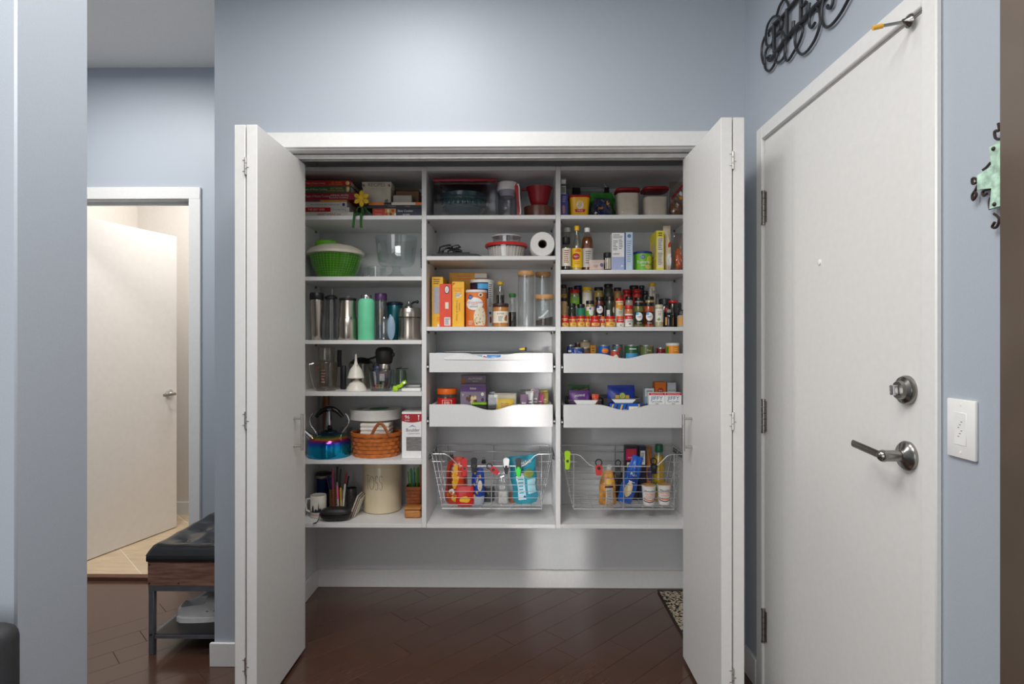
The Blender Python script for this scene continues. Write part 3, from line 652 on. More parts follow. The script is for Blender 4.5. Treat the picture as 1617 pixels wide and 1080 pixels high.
G().ball((0, 0, .058), (.018, .009, .058), 18, 12).obj('body', clear((190, 204, 214), .25), t)
t, r, h, mp = rnd('teal_tumbler', 'dark teal tumbler with navy lid behind the pale blue piece', 'tumbler', 611, 636, 481, 2.90, ZC, [('body', pm((20, 88, 98), .25, .3, var=.03), [(.8, 0), (.82, .01), (.97, .99), (.95, 1)]), ('lid', pm((26, 36, 56), .4), [(1, 1.0), (1.03, 1.01), (1.03, 1.06), (.9, 1.09), (.05, 1.09)])], gd, 26)
t, r, h, mp = rnd('steel_ice_crusher', 'brushed steel canister with black ring and chrome knob at the right end', 'canister', 628.5, 664.5, 485.5, 2.82, ZC, [
    ('body', SS, [(.98, 0), (1, .02), (.93, .3), (.93, .60), (.99, .69)]), ('ring', BLACK, [(.97, .69), (.97, .715)]), ('top', SS, [(.99, .715), (1.0, .73), (.96, .98), (.92, 1.0), (.05, 1.0)])], gd, 30)
G().lathe([(.017, h), (.019, h + .006), (.012, h + .016), (.005, h + .022), (.006, h + .032), (.003, h + .036)], 16, cy=-.012).obj('knob', CHROME, t)
g = G(); g.tube([(.012, -.01, h + .02), (.024, -.016, h + .028), (.034, -.012, h + .030)], .005, 8); g.ball((.040, -.012, h + .03), .008); g.obj('crank', BLACK, t)
# ------------------------------------------------------------------ left column, fourth shelf: funnels, cups, gadgets
AMB = clear((214, 204, 190), .07)
t, r, h, mp = rnd('clear_pitcher', 'big clear plastic measuring pitcher with slanted handle', 'pitcher', 497, 533, 573, 2.835, ZD, [('body', AMB, [(.82, 0), (.85, .02), (1, .98), (.97, 1), (.80, .05), (.1, .04)])], seg=26, h=.138)
G().tube([(-r * .95, 0, h * .96), (-r * 1.42, -.012, h * .93), (-r * 1.30, -.016, h * .62), (-r * .9, -.03, h * .16), (-r * .72, -.03, h * .05)], .0048, 8).obj('handle', clear((226, 218, 206), .22), t)
text('OXO', -r * .55, h * .82, .014, RED, t, up(cyl_map(r * .97)), name='lettering')
lines(-r * .1, r * .25, h * .25, h * .75, 5, ink((170, 120, 112)), t, up(cyl_map(r * .93)), 'measuring_marks')
t, r, h, mp = rnd('clear_measuring_cup', 'small clear measuring cup nested upside down on the big clear pitcher', 'measuring cup', 502, 529, 551, 2.835, ZD + .139, [('body', clear((226, 222, 214), .10), [(.85, 0), (.88, .02), (1, .95), (.96, 1), (.84, .06), (.1, .05)])], seg=22, h=.072)
G().tube([(r * .2, -r * .9, h * .9), (r * .3, -r - .02, h * .9), (r * .3, -r - .022, h * .2), (r * .25, -r * .95, h * .15)], .004, 6).obj('handle', clear(gloss=.3), t)
t = thing('handheld_grater', 'rotary gadget with upright black handle behind the white funnels', 'grater', (XW(542, 2.90), 2.90, ZD))
G().box(-.012, .012, -.012, .012, 0, .118, bev=.004, seg=2).obj('handle', BLACK, t); G().tube([(-.018, .0, .112), (-.020, 0, .155), (-.018, 0, .196)], .011, 10).obj('crank_handle', BLACK, t)
t, r, h, mp = rnd('saucepan', 'small steel saucepan with a black lid at the back behind the funnels', 'saucepan', 551, 590, 575, 3.0, ZD, [('pan', SS, [(.7, 0), (.75, .01), (1, .98), (1.03, 1), (.96, .98)])], seg=28, h=.125)
G().lathe([(r * .9, h), (r * .9, h + .006), (r * .55, h + .026), (.01, h + .032)], 24).obj('lid', BLACK, t); G().tube([(r * .5, -.02, h + .02), (r * 1.1, -.04, h + .03), (r * 1.5, -.05, h + .04)], .005, 8).obj('handle', BLACK, t)
FUN = pm((228, 222, 210), .35, var=.02, name='white_plastic')
def funnel(label, px, z0, r, hc, hs):
    t = thing('funnel', label, 'funnel', (XW(px, 2.815), 2.815, z0), 0, 'white funnels stacked upside down')
    G().lathe([(r, 0), (r * 1.01, .004), (r * .96, .006), (r * .90, hc * .3), (r * .68, hc * .65), (r * .36, hc * .9), (.009, hc), (.006, hc + hs * .4), (.0045, hc + hs), (.0035, hc + hs)], 26).obj('cone', FUN, t)
    return t
funnel('lower white plastic funnel standing upside down under another', 563, ZD, .0505, .052, .008); t = funnel('upper white plastic funnel standing upside down with a tall spout', 562, ZD + .0615, .0395, .066, .050)
G().tube([(.012, -.02, .062), (.006, -.006, .075)], .003, 6).obj('hook', FUN, t)
# clear bin of small cutters
t, r, h, mp = rnd('clear_bin', 'clear plastic bin of colourful small kitchen gadgets', 'bin', 585, 621, 585, 2.835, ZD, [('bin', clear((200, 206, 210), .10), [(.86, 0), (.88, .02), (1, .98), (.98, 1), (.84, .05), (.1, .04)])], seg=26, h=.10, sq=5)
xc, yc = t.location.x, t.location.y
rd = random.Random(2)
for k, (dx, rgb, lb) in enumerate(((-.034, (196, 40, 40), 'red'), (-.016, (240, 160, 40), 'orange'), (.004, (196, 214, 150), 'pale green'), (.026, (110, 40, 60), 'maroon'))):
    tt = thing('cookie_cutter', f'small {lb} cutter ring in the clear gadget bin', 'cutter', (xc + dx * .85, yc - .024, ZD + .0085 + .011), 0, 'cutters in the clear bin', (PI / 2 - .35, .5 - .3 * k, 0))
    G().lathe([(.0105, -.006), (.0105, .006), (.0085, .006), (.0085, -.006)], 14).obj('ring', pm(rgb, .4), tt)
t = thing('spice_grinder', 'black capped grinder with a steel collar standing in the clear gadget bin', 'grinder', (xc + .010, yc + .010, ZD + .007))
G().lathe([(.026, 0), (.028, .004), (.028, .088), (.024, .092)], 24).obj('jar', clear((190, 180, 175), .14), t); G().lathe([(.02, .003), (.022, .05), (.01, .055)], 14).obj('peppercorns', pm((60, 34, 30), .7, var=.4, scale=220), t)
G().lathe([(.029, .092), (.030, .095), (.030, .121), (.028, .124)], 24).obj('collar', SS, t); G().lathe([(.034, .124), (.037, .128), (.042, .152), (.044, .178), (.041, .192), (.03, .203), (.01, .205)], 26).obj('cap', pm((26, 25, 24), .5), t)
G().box(.02, .050, -.014, .014, .158, .176, bev=.005, seg=2).obj('spout', pm((26, 25, 24), .5), t); text('Grind', .004, .075, .016, RED, t, up(cyl_map(.0285)))
t = thing('scissors', 'pair of dark kitchen shears standing at the left side of the gadget bin', 'scissors', (xc - .030, yc + .018, ZD + .007), 0, None, (0, -.14, 0))
G().box(-.006, .006, -.002, .002, 0, .085).obj('blade', SS, t)
for sx in (-1, 1): G().tube([(sx * .011 + .011 * math.cos(2 * PI * i / 14), 0, .108 + .017 * math.sin(2 * PI * i / 14)) for i in range(14)], .0045, 6, closed=True).obj('handle', BLACK, t)
t = thing('navy_scoop', 'navy blue scoop head beside the black capped grinder', 'scoop', (xc - .021, yc - .012, ZD + .007))
G().tube([(0, 0, 0), (0, 0, .085)], .0035, 8).obj('handle', pm((40, 50, 80), .4), t); G().ball((0, 0, .098), (.018, .010, .018)).obj('head', pm((40, 50, 80), .4), t)
t, r, h, mp = rnd('glass_jar', 'greenish glass jar behind the lime green gadget', 'jar', 624, 643, 579, 2.94, ZD, [('jar', clear((205, 222, 208), .10), [(.9, 0), (1, .03), (1, .8), (.85, .9), (.85, 1), (.8, 1), (.9, .8), (.9, .05), (.1, .04)])], seg=22, h=.096)
t = thing('black_whisk', 'small utensil with thin black prongs lying across the greenish glass jar', 'utensil', (XW(634, 2.94), 2.94, ZD + .0975))
for k, (a, b) in enumerate((((-.028, 0, .002), (.034, -.01, .004)), ((-.028, 0, .002), (.005, -.012, .012)))): G().tube([a, b], .0018, 6).obj('prong', BLACK, t)
LIME = pm((168, 214, 20), .4, var=.03, name='lime_plastic')
t = thing('garlic_press', 'lime green plastic gadget lying in front of the shelf right end', 'gadget', (XW(627, 2.79), 2.79, ZD))
G().box(-.020, .006, -.014, .012, 0, .026, bev=.007, seg=2).obj('body', LIME, t); G().tube([(.0, 0, .02), (.018, 0, .026), (.03, 0, .04), (.044, 0, .046)], .009, 8, flat=.8).obj('handle', LIME, t)
G().lathe([(.0045, .009), (.0045, .0105)], 10, M=Matrix.Translation((.036, 0, .041)) @ Matrix.Rotation(PI / 2, 4, 'X')).obj('rivet', CHROME, t)
t, w, h, mp = carton('flat_white_box', 'flat white box lying under a grey grater at the shelf right end', 'box', 634, 664, 613, 2.80, .15, ZD, WPL, h=.014)
xg, yg = t.location.x, t.location.y
t = thing('flat_grater', 'grey metal grater lying on the flat white box', 'grater', (xg + .004, yg + .01, ZD + .0145))
G().box(-w + .01, w - .006, -.07, .07, 0, .013, bev=.004, seg=2).obj('plate', pm((150, 150, 152), .4, .6, var=.12, scale=300), t)
t = thing('cutting_board', 'thin dark board standing on edge at the right end of the fourth shelf', 'board', (-.4665, 2.945, ZD))
G().box(-.004, .004, -.055, .055, 0, .142, bev=.001).obj('board', pm((76, 76, 78), .5), t)
# ------------------------------------------------------------------ left column, fifth shelf
t = thing('kettle', 'iridescent blue stovetop kettle with black arched handle', 'kettle', (XW(520, 2.85), 2.85, ZE))
def kettle_mat():
    m = bpy.data.materials.new('iridescent_steel'); m.use_nodes = True; N = m.node_tree.nodes; L = m.node_tree.links; b = N['Principled BSDF']
    tc = N.new('ShaderNodeTexCoord'); sp = N.new('ShaderNodeSeparateXYZ'); rp = N.new('ShaderNodeValToRGB'); mr = N.new('ShaderNodeMapRange'); no = N.new('ShaderNodeTexNoise'); no.inputs['Scale'].default_value = 14
    mr.inputs['From Max'].default_value = .13; ad = N.new('ShaderNodeMath'); ad.operation = 'MULTIPLY_ADD'; ad.inputs[1].default_value = .012
    L.new(tc.outputs['Object'], sp.inputs[0]); L.new(tc.outputs['Object'], no.inputs[0]); L.new(no.outputs['Fac'], ad.inputs[0]); L.new(sp.outputs['Z'], ad.inputs[2]); L.new(ad.outputs[0], mr.inputs['Value']); L.new(mr.outputs[0], rp.inputs[0]); L.new(rp.outputs[0], b.inputs['Base Color'])
    el = rp.color_ramp.elements; el[0].position = 0; el[0].color = lin((24, 150, 190)) + (1,); el[1].position = 1; el[1].color = lin((40, 60, 80)) + (1,)
    for p, c_ in ((.42, (20, 160, 205)), (.58, (30, 90, 200)), (.66, (110, 50, 150)), (.71, (190, 60, 100)), (.76, (214, 160, 60)), (.82, (90, 130, 90)), (.9, (40, 70, 100))):
        e = el.new(p); e.color = lin(c_) + (1,)
    b.inputs['Metallic'].default_value = .85; b.inputs['Roughness'].default_value = .14
    return m
r = .1035
G().lathe([(r * .94, 0), (r * .985, .004), (r, .012), (r, .066), (r * .97, .078), (r * .86, .092), (r * .70, .104), (r * .52, .113), (r * .40, .117), (.004, .119)], 40).obj('body', kettle_mat(), t)
G().lathe([(r * .38, .117), (r * .37, .121), (r * .2, .127), (.004, .129)], 24).obj('lid', pm((40, 60, 70), .15, .9), t); G().lathe([(.006, .127), (.012, .133), (.013, .142), (.006, .150), (.004, .150)], 14).obj('lid_knob', BLACKG, t)
for sx in (-1, 1): G().tube([(sx * .064, 0, .112), (sx * .072, 0, .125), (sx * .093, 0, .150), (sx * .098, 0, .172), (sx * .090, 0, .196), (sx * .08, 0, .206)], .0045, 10).obj('handle_arm', CHROME, t)
pts = [(.084 * math.sin(a), 0, .120 + .113 * math.cos(a) - .002) for a in [(-.88 + 1.76 * i / 12) for i in range(13)]]
G().tube(pts, .0115, 12, radii=[.009 + .0045 * math.sin(PI * i / 12) for i in range(13)]).obj('grip', BLACKG, t)
G().lathe([(.0115, 0), (.0115, .0035)], 14, M=Matrix.Translation((.004, -.0095, .229)) @ Matrix.Rotation(PI / 2, 4, 'X') @ Matrix.Diagonal((1, .55, 1, 1))).obj('emblem', CHROME, t)
G().tube([(-.072, -.012, .080), (-.10, -.03, .112), (-.116, -.04, .132)], .015, 12, radii=[.019, .014, .011]).obj('spout', CHROME, t)
G().tube([(-.112, -.038, .140), (-.120, -.042, .150)], .010, 10).obj('spout_cap', BLACKG, t)
t = thing('pepper_mill', 'slim chrome grinder standing behind the blue kettle', 'grinder', (XW(519, 2.99), 2.995, ZE))
G().lathe([(.026, 0), (.026, .01), (.024, .06), (.018, .16), (.011, .215), (.012, .228), (.005, .235)], 20).obj('body', CHROME, t)
t = thing('rolling_pin', 'wooden rolling pin standing upright in the back corner behind the kettle', 'rolling pin', (XW(515, 3.055), 3.056, ZE)); G().lathe([(.012, 0), (.0165, .004), (.0165, .285), (.012, .290)], 16).obj('pin', pm((160, 110, 62), .5, var=.12, scale=8, stretch=(20, 20, 1)), t)
t, r, h, mp = rnd('clear_bowl', 'clear bowl standing behind the kettle and the woven basket', 'bowl', 533, 557, 672, 3.0, ZE, [('bowl', clear((215, 220, 220), .09), [(.6, 0), (.66, .02), (1, .98), (.97, 1), (.6, .06), (.1, .05)])], seg=26, h=.115)
# orange woven basket
OB = pm((190, 104, 40), .42, var=.10, scale=40, coat=.2, name='woven_splint')
def woven(t, rx, ry, h, bands, n, m, sq=0, taper=.93, z0=0.):
    for b in range(bands):                                       # each woven row is a strip that goes over and under the stakes
        za, zb = z0 + h * b / bands + .0008, z0 + h * (b + 1) / bands - .0008; g = G(); R = []
        for zz, f in ((za, .6), ((za + zb) / 2, 1.0), (zb, .6)):
            ring = []
            for i in range(n * 2):
                a = 2 * PI * (i + .3 * (i % 2)) / (n * 2); k = 1 + (.026 if (i // 2 + b) % 2 == 0 else -.020) * f; tp = taper + (1 - taper) * zz / (z0 + h)
                q = (abs(math.cos(a)) ** sq + abs(math.sin(a)) ** sq) ** (-1 / sq) if sq else 1
                ring.append(g.b.verts.new((rx * k * tp * q * math.cos(a), ry * k * tp * q * math.sin(a), zz)))
            R.append(ring)
        N = n * 2
        for A, B_ in zip(R, R[1:]):
            for i in range(N): g.b.faces.new((A[i], A[(i + 1) % N], B_[(i + 1) % N], B_[i]))
        g.obj('woven_band', m, t, ang=70)
    g = G(); q = sq; g.lathe([(taper * .94, z0 + .001), (.94, z0 + h - .001), (.92, z0 + h - .001), (taper * .91, z0 + .006)], n * 2, sx=rx, sy=ry, sq=sq); g.obj('lining', pm((120, 64, 26), .6, var=.08), t)
    g = G(); g.lathe([(.985, z0 + h - .012), (1.035, z0 + h - .011), (1.04, z0 + h + .004), (.96, z0 + h + .005), (.95, z0 + h - .011)], n * 2, sx=rx, sy=ry, sq=sq, cap0=False, cap1=False); g.obj('rim', m, t)
t = thing('woven_basket', 'round orange-brown woven basket holding white napkins', 'basket', (XW(595, 2.885), 2.878, ZE))
rx, ry = .1205, .100
woven(t, rx, ry, .112, 6, 30, OB)
pts = [(.045 + .045 * math.sin(a) * 1.0 - .02, -ry * 1.05 + .022 * (1 - math.cos(a)), .100 + .078 * math.cos(a)) for a in [(-1.5 + 3.0 * i / 14) for i in range(15)]]
G().tube([( .0 + .085 * i / 14, -ry * .97 - .004 + .0 * i, .108 + .060 * math.sin(PI * i / 14)) for i in range(15)], .0075, 6, flat=.3).obj('handle', pm((150, 80, 32), .45, var=.1), t)
bx, by = t.location.x, t.location.y
NAP = pm((232, 226, 216), .85, var=.03, name='white_paper')
t = thing('napkin_stack', 'pack of white paper napkins in the woven basket', 'napkins', (bx + .002, by, ZE + .007), .0)
for k in range(8):
    G().box(-.071, .071, -.050, .050, k * .0194, k * .0194 + .0189, bev=.006, seg=2).obj('napkin', NAP, t)
zp = ZE + .007 + 8 * .0194
t = thing('paper_plate_pack', 'wrapped stack of white paper plates with a green logo on the basket', 'paper plates', (XW(594, 2.955), 2.952, zp))
PL = pm((240, 238, 232), .3, var=.02, coat=.3, name='wrapped_paper_plate')
for k in range(10): G().lathe([(.092, k * .0048), (.118, k * .0048 + .008), (.130, k * .0048 + .011), (.130, k * .0048 + .0150), (.116, k * .0048 + .0120), (.092, k * .0048 + .0042)], 40).obj('plate', PL, t)
top = lambda x, z: (x, z, .0435 + .006); zt = 10 * .0048
tm = lambda x, z: (x, z, .0602)
G().lathe([(.129, .0575), (.128, .0590), (.06, .0596), (.004, .0598)], 40).obj('wrapper', PL, t)
blob_patch(wob(oval(.02, -.01, .050, .060, 16), .006, 1), pm((50, 150, 60), .5), t, tm, 'green_logo'); lines(-.09, -.045, -.07, .03, 5, GREYINK, t, tm, 'small_print')
text('plates', .0, .022, .014, GREYINK, t, lambda x, z: (x, -.1285, z), 'lettering')
# cutlery box
t, w, h, mp = carton('cutlery_box', 'white and red box of disposable cutlery at the shelf right end', 'box', 634.5, 665.6, 650.5, 2.79, .20, ZE, WHT); m2 = up(mp)
patch(-w, w, h * .80, h * .955, ink((170, 28, 38)), t, mp, 'red_band'); poly([(-w, h * .80)] + [(-w + 2 * w * i / 8, h * (.80 - .03 * math.sin(PI * i / 8))) for i in range(9)] + [(w, h * .8)], ink((170, 28, 38)), t, mp, 'red_band')
text('96', -w * .45, h * .885, h * .11, WHT, t, m2); text('FORKS', -w * .45, h * .815, h * .035, WHT, t, m2)
g = G(); g.prism([(w * .68, h * .82), (w * .74, h * .82), (w * .74, h * .88), (w * .80, h * .93), (w * .62, h * .93), (w * .68, h * .88)], -.1012, -.1008); g.obj('fork_print', WHT, t)
text('Boulder', w * .12, h * .605, h * .10, INK, t, mp, sx=.92); text('CLEAN FORKS', w * .2, h * .53, h * .042, GREYINK, t, mp); poly([(-w * .35, h * .66), (w * .05, h * .72), (w * .5, h * .67), (w * .05, h * .69)], ink((110, 150, 190)), t, mp, 'hill_print')
patch(-w * .55, w * .98, h * .16, h * .46, pm((120, 118, 114), .3, var=.15, scale=30, stretch=(1, 1, 6)), t, mp, 'window')
# ------------------------------------------------------------------ left column, bottom shelf
t, r, h, mp = rnd('coffee_mug', 'white coffee mug with black city skyline at the left end of the bottom shelf', 'mug', 490.5, 515, 779, 2.86, ZF, [('cup', pm((226, 220, 210), .25, coat=.3), [(.86, 0), (.95, .02), (1, .1), (1, .98), (.97, 1), (.92, .98), (.92, .08), (.1, .05)])], seg=30)
g = G(); g.tube([(-r * .95, 0, h * .82), (-r * 1.45, 0, h * .80), (-r * 1.62, 0, h * .55), (-r * 1.5, 0, h * .28), (-r * .95, 0, h * .2)], .0055, 8); g.obj('handle', pm((226, 220, 210), .25, coat=.3), t)
sk = [(-.9, .26), (-.85, .36), (-.8, .4), (-.72, .36), (-.7, .30), (-.55, .30), (-.52, .48), (-.45, .56), (-.38, .62), (-.3, .54), (-.26, .42), (-.2, .31), (-.1, .4), (0, .45), (.06, .38), (.14, .44), (.2, .36), (.28, .40), (.32, .6), (.36, .78), (.40, .6), (.44, .42), (.55, .46), (.62, .40), (.7, .48), (.72, .30), (.5, .29), (.2, .28), (0, .27), (-.4, .265)]
g = G()
for (xa, za), (xb, zb) in zip(sk[:25], sk[1:26]):
    q = [mp(xa * r, .262 * h), mp(xb * r, .262 * h), mp(xb * r, max(zb, .263) * h), mp(xa * r, max(za, .263) * h)]; g.b.faces.new([g.b.verts.new(p) for p in q])
g.obj('skyline_print', INK, t); text('PRAGUE', -r * .12, h * .155, h * .15, ink((190, 80, 74)), t, mp)
t, r, h, mp = rnd('navy_tumbler', 'navy blue tumbler with black lid behind the skyline mug', 'tumbler', 499.5, 523, 744, 3.0, ZF, [('body', pm((16, 46, 92), .25, .5, var=.02), [(.78, 0), (.8, .01), (.98, .85), (.98, .86)]), ('rim', SS, [(.985, .86), (1, .865), (1, .93), (.98, .935)]), ('lid', BLACK, [(1.02, .935), (1.04, .94), (1.03, .985), (.9, 1.0), (.05, 1.0)])], seg=26)
disc(.0, h * .45, .005, .005, ink((150, 160, 176)), t, cyl_map(r * .91 + .0006), 'emblem')
# gold pen cup with pens
GOLD = pm((198, 160, 84), .35, .8, var=.08, name='gold_wire')
cxp, cyp = XW(532, 2.935), 2.935
t = thing('pen_cup', 'square gold mesh pen cup full of pens', 'pen cup', (cxp, cyp, ZF)); w = .029; hC = .115
G().box(-w, w, -w, w, 0, .004).obj('base', GOLD, t)
for sx, sy, ax in ((1, 0, 'y'), (-1, 0, 'y'), (0, 1, 'x'), (0, -1, 'x')):
    g = G()
    for k in range(9):
        f = -w + 2 * w * k / 8; a = (sx * w, f, .004) if sx else (f, sy * w, .004); g.tube([a, (a[0], a[1], hC)], .0009, 4)
    for k in range(13):
        z = .004 + (hC - .004) * k / 12; a, b = ((sx * w, -w, z), (sx * w, w, z)) if sx else ((-w, sy * w, z), (w, sy * w, z)); g.tube([a, b], .0022 if k == 12 else .0009, 4)
    o = g.obj('mesh_side', GOLD, t); o['kind'] = 'stuff'
def pen(label, name, base, tip, r, rgb, cap=None, capf=.35, end=None, group='pens and markers in the gold cup'):
    a, b = Vector(base), Vector(tip); t = thing(name, label, name.split('_')[-1], base, 0, group); d = b - a
    G().tube([(0, 0, 0), d * (1 - capf)], r, 8).obj('barrel', pm(rgb, .35), t)
    G().tube([d * (1 - capf), d * .985, d], r * 1.12, 8, radii=[r * 1.12, r * 1.1, r * .7]).obj('cap', pm(cap or rgb, .35), t)
    g = G(); u = d.normalized(); side = Vector((0, -1, 0)); g.tube([d * .97 + side * r * 1.5, d * (1.0 - capf * .7) + side * r * 1.5], r * .3, 5); g.obj('pocket_clip', pm(end or cap or rgb, .3, .3 if end else 0), t)
    return t
def up_pt(px, py, y): return (XW(px, y), y, ZW(py, y))
pz = ZF + .006
pens = [('pink', 525, 740.5, 2.93, (228, 66, 150), (228, 66, 150)), ('black and white', 532.5, 737.5, 2.94, (220, 220, 220), (24, 24, 26)), ('black', 538, 741, 2.955, (40, 40, 44), (60, 60, 64)), ('yellow banded white', 548, 746, 2.945, (228, 226, 220), (200, 36, 50)), ('dark silver', 551, 752, 2.955, (70, 70, 72), (40, 40, 42)), ('dark blue', 520, 750, 2.935, (40, 46, 90), (40, 46, 90)), ('violet', 516.5, 753, 2.945, (80, 70, 130), (70, 60, 120))]
offs = [(-.012, -.010), (.001, 0), (.006, .012), (.016, 0.004), (.019, .014), (-.016, .004), (-.02, .012)]
for (c_, px, py, y, rgb, cap), (dx, dy) in zip(pens, offs): pen(f'{c_} pen standing in the gold mesh cup', 'pen', (cxp + dx, cyp + dy, pz), up_pt(px, py, y), .0038, rgb, cap)
# second row: markers in a clear cup
cx2, cy2 = XW(538, 2.865), 2.865
t = thing('marker_tray', 'small clear cup of markers in front of the gold pen cup', 'cup', (cx2, cy2, ZF)); G().lathe([(.024, 0), (.026, .003), (.027, .06), (.0255, .06), (.0245, .005), (.002, .004)], 20).obj('cup', clear(gloss=.08), t)
for lb, dx, dy, px, py, rgb, cap in (('pink marker pen in the clear cup', -.010, 0, 532.5, 768, (200, 180, 190), (236, 96, 150)), ('yellow and gold marker in the clear cup', .002, .004, 538, 771, (226, 200, 130), (206, 168, 70)), ('white marker with grey cap in the clear cup', .010, -.004, 545, 765, (226, 226, 222), (200, 200, 200))):
    pen(lb, 'marker', (cx2 + dx, cy2 + dy, ZF + .006), up_pt(px, py, cy2 + dy), .0044, rgb, cap, .45, group='markers in the clear cup')
t = pen('short pink ended marker lying behind the black case', 'marker', (XW(541, 2.83), 2.815, ZF + .045), (XW(548.5, 2.83), 2.815, ZF + .05), .0055, (232, 60, 150), (232, 60, 150), .4, group='markers in the clear cup')
t = thing('carrot_eraser', 'small orange rounded object behind the black case', 'eraser', (XW(523.5, 2.85), 2.845, ZF)); G().lathe([(.008, 0), (.0105, .006), (.010, .03), (.006, .048), (.002, .052)], 14).obj('body', pm((206, 112, 36), .5), t); G().ball((0, 0, .053), (.002, .002, .005)).obj('tip', BRN, t)
t, r, h, mp = rnd('mesh_cup', 'dark grey metal cup behind the leaning cards', 'cup', 547, 563, 763, 2.955, ZF, [('cup', pm((98, 98, 98), .3, .7, var=.2, scale=300), [(.95, 0), (1, .01), (1, .99), (.93, 1), (.93, .03), (.1, .02)])], seg=22, h=.118)
for k, (p0, p1, rgb, lb, yc) in enumerate(((552, 566, (196, 188, 176), 'white leaning card nearest the black case', 2.845), (555.2, 569.5, (150, 112, 84), 'brown leaning notebook in the middle of the leaning cards', 2.845), (557.5, 573, (78, 74, 72), 'dark leaning notebook nearest the cream canister', 2.845))):
    xa, xb = XW(p0, yc), XW(p1, yc); ln = .115 - .006 * k; a = .36
    t = thing('leaning_card', lb, 'notebook', (xa + .002, yc + .03, ZF + .001), 0, 'cards and notebooks leaning beside the canister', (0, a, .0))
    G().box(-.0018, .0018, -.045, .045, 0.0005, ln, bev=.0005).obj('cover', pm(rgb, .6, var=.05), t); G().box(.0019, .0042, -.043, .043, .001, ln - .002).obj('pages', PAPER, t)
# sunglasses case with wrist loop
t = thing('glasses_case', 'black zipped glasses case with wrist loop at the front of the shelf', 'glasses case', (XW(530, 2.795), 2.795, ZF), .10)
CASE = pm((30, 29, 29), .5, var=.12, scale=200, bump=.2, name='black_fabric')
def half(z0, s, hh):
    g = G(); g.grid(lambda u, v: ((lambda a, b: (.074 * math.copysign(abs(math.cos(a)) ** .75, math.cos(a)) * math.sin(b) ** .6, .036 * math.copysign(abs(math.sin(a)) ** .8, math.sin(a)) * math.sin(b) ** .6, z0 + s * hh * math.cos(b)))(2 * PI * u, .0 + PI / 2 * v + 1e-3)), 32, 8); return g
half(.036, 1, .029).obj('upper_shell', CASE, t, weld=1e-5); half(.033, -1, .0325).obj('lower_shell', CASE, t, weld=1e-5)
G().tube([(.0745 * math.copysign(abs(math.cos(a)) ** .75, math.cos(a)), .0362 * math.copysign(abs(math.sin(a)) ** .8, math.sin(a)), .0345) for a in [2 * PI * i / 40 for i in range(40)]], .0022, 6, closed=True).obj('zipper', BLACKG, t)
G().tube([(-.073, -.006, .034), (-.076, -.014, .012), (-.080, -.028, .003), (-.090, -.040, .0025), (-.094, -.046, .0025), (-.090, -.050, .0025), (-.083, -.044, .0028), (-.079, -.030, .006), (-.075, -.012, .018)], .0016, 6).obj('wrist_loop', BLACK, t)
# TOSS canister
CER = pm((224, 208, 176), .28, var=.02, scale=12, coat=.3, name='cream_ceramic')
t, r, h, mp = rnd('toss_canister', 'tall cream ceramic canister lettered TOSS', 'canister', 574, 633.5, 720, 2.985, ZF, [('body', CER, [(.93, 0), (.985, .015), (1, .05), (1, .84), (.985, .86)])], seg=44, h=.268)
G().lathe([(r * 1.0, h * .862), (r * 1.01, h * .87), (r * 1.01, h * .96), (r * .96, h * .99), (.004, h)], 44).obj('lid', CER, t)
g = G(); lw = .0016; zb, zt = h * .455, h * .72; x0 = -.066; ws = .019
def stroke(pts):
    for (xa, za), (xb, zb_) in zip(pts, pts[1:]):
        d = Vector((xb - xa, zb_ - za)); n = Vector((-d.y, d.x)).normalized() * lw / 2
        q = [(xa + n.x, za + n.y), (xb + n.x, zb_ + n.y), (xb - n.x, zb_ - n.y), (xa - n.x, za - n.y)]; g.b.faces.new([g.b.verts.new(mp(*p)) for p in q])
stroke([(x0, zt), (x0 + .020, zt)]); stroke([(x0 + .010, zt), (x0 + .010, zb)])
stroke([(x0 + .034 + .0125 * math.cos(2 * PI * i / 22), (zb + zt) / 2 + (zt - zb) / 2 * .93 * math.sin(2 * PI * i / 22)) for i in range(23)])
for k in range(2):
    xs = x0 + .060 + k * .021; H = zt - zb
    stroke([(xs + .007 * math.cos(a), zt - H * .24 + H * .24 * math.sin(a)) for a in [.5 + (4.4 - .5) * i / 9 for i in range(10)]] + [(xs + .007 * math.cos(a), zb + H * .27 + H * .27 * math.sin(a)) for a in [1.2 - (1.2 + 2.6) * i / 9 for i in range(10)]])
g.obj('lettering', ink((70, 66, 60)), t)
# small woven basket with straws, wooden block
t = thing('small_woven_basket', 'small square brown woven basket of green straws at the shelf right end', 'basket', (XW(655, 2.95), 2.955, ZF)); WB2 = pm((152, 80, 40), .5, var=.14, scale=40, name='brown_splint')
woven(t, .0405, .040, .128, 8, 14, WB2, sq=8, taper=.86); G().tube([(.034, -.02, .10), (.035, -.02, .20), (.03, -.005, .262), (.02, .02, .27)], .007, 6, flat=.3).obj('handle', WB2, t)
bx, by = t.location.x, t.location.y; rd = random.Random(9)
for k in range(8):
    rgb = [(70, 150, 40), (120, 180, 40), (50, 120, 50), (60, 160, 180), (90, 170, 50), (40, 110, 40), (130, 190, 60), (60, 140, 50)][k]; cn = ['dark green', 'lime green', 'deep green', 'turquoise', 'grass green', 'forest green', 'pale lime', 'mid green'][k]
    dx = -.022 + .0055 * k; t = thing('straw', f'{cn} drinking straw in the small woven basket', 'straw', (bx + dx * .75, by + rd.uniform(-.02, .02), ZF + .008), 0, 'straws in the small basket')
    G().tube([(0, 0, 0), (-.018 + .003 * k, rd.uniform(-.008, .008), .20 + rd.uniform(-.01, .02))], .0032, 7).obj('tube', pm(rgb, .4), t)
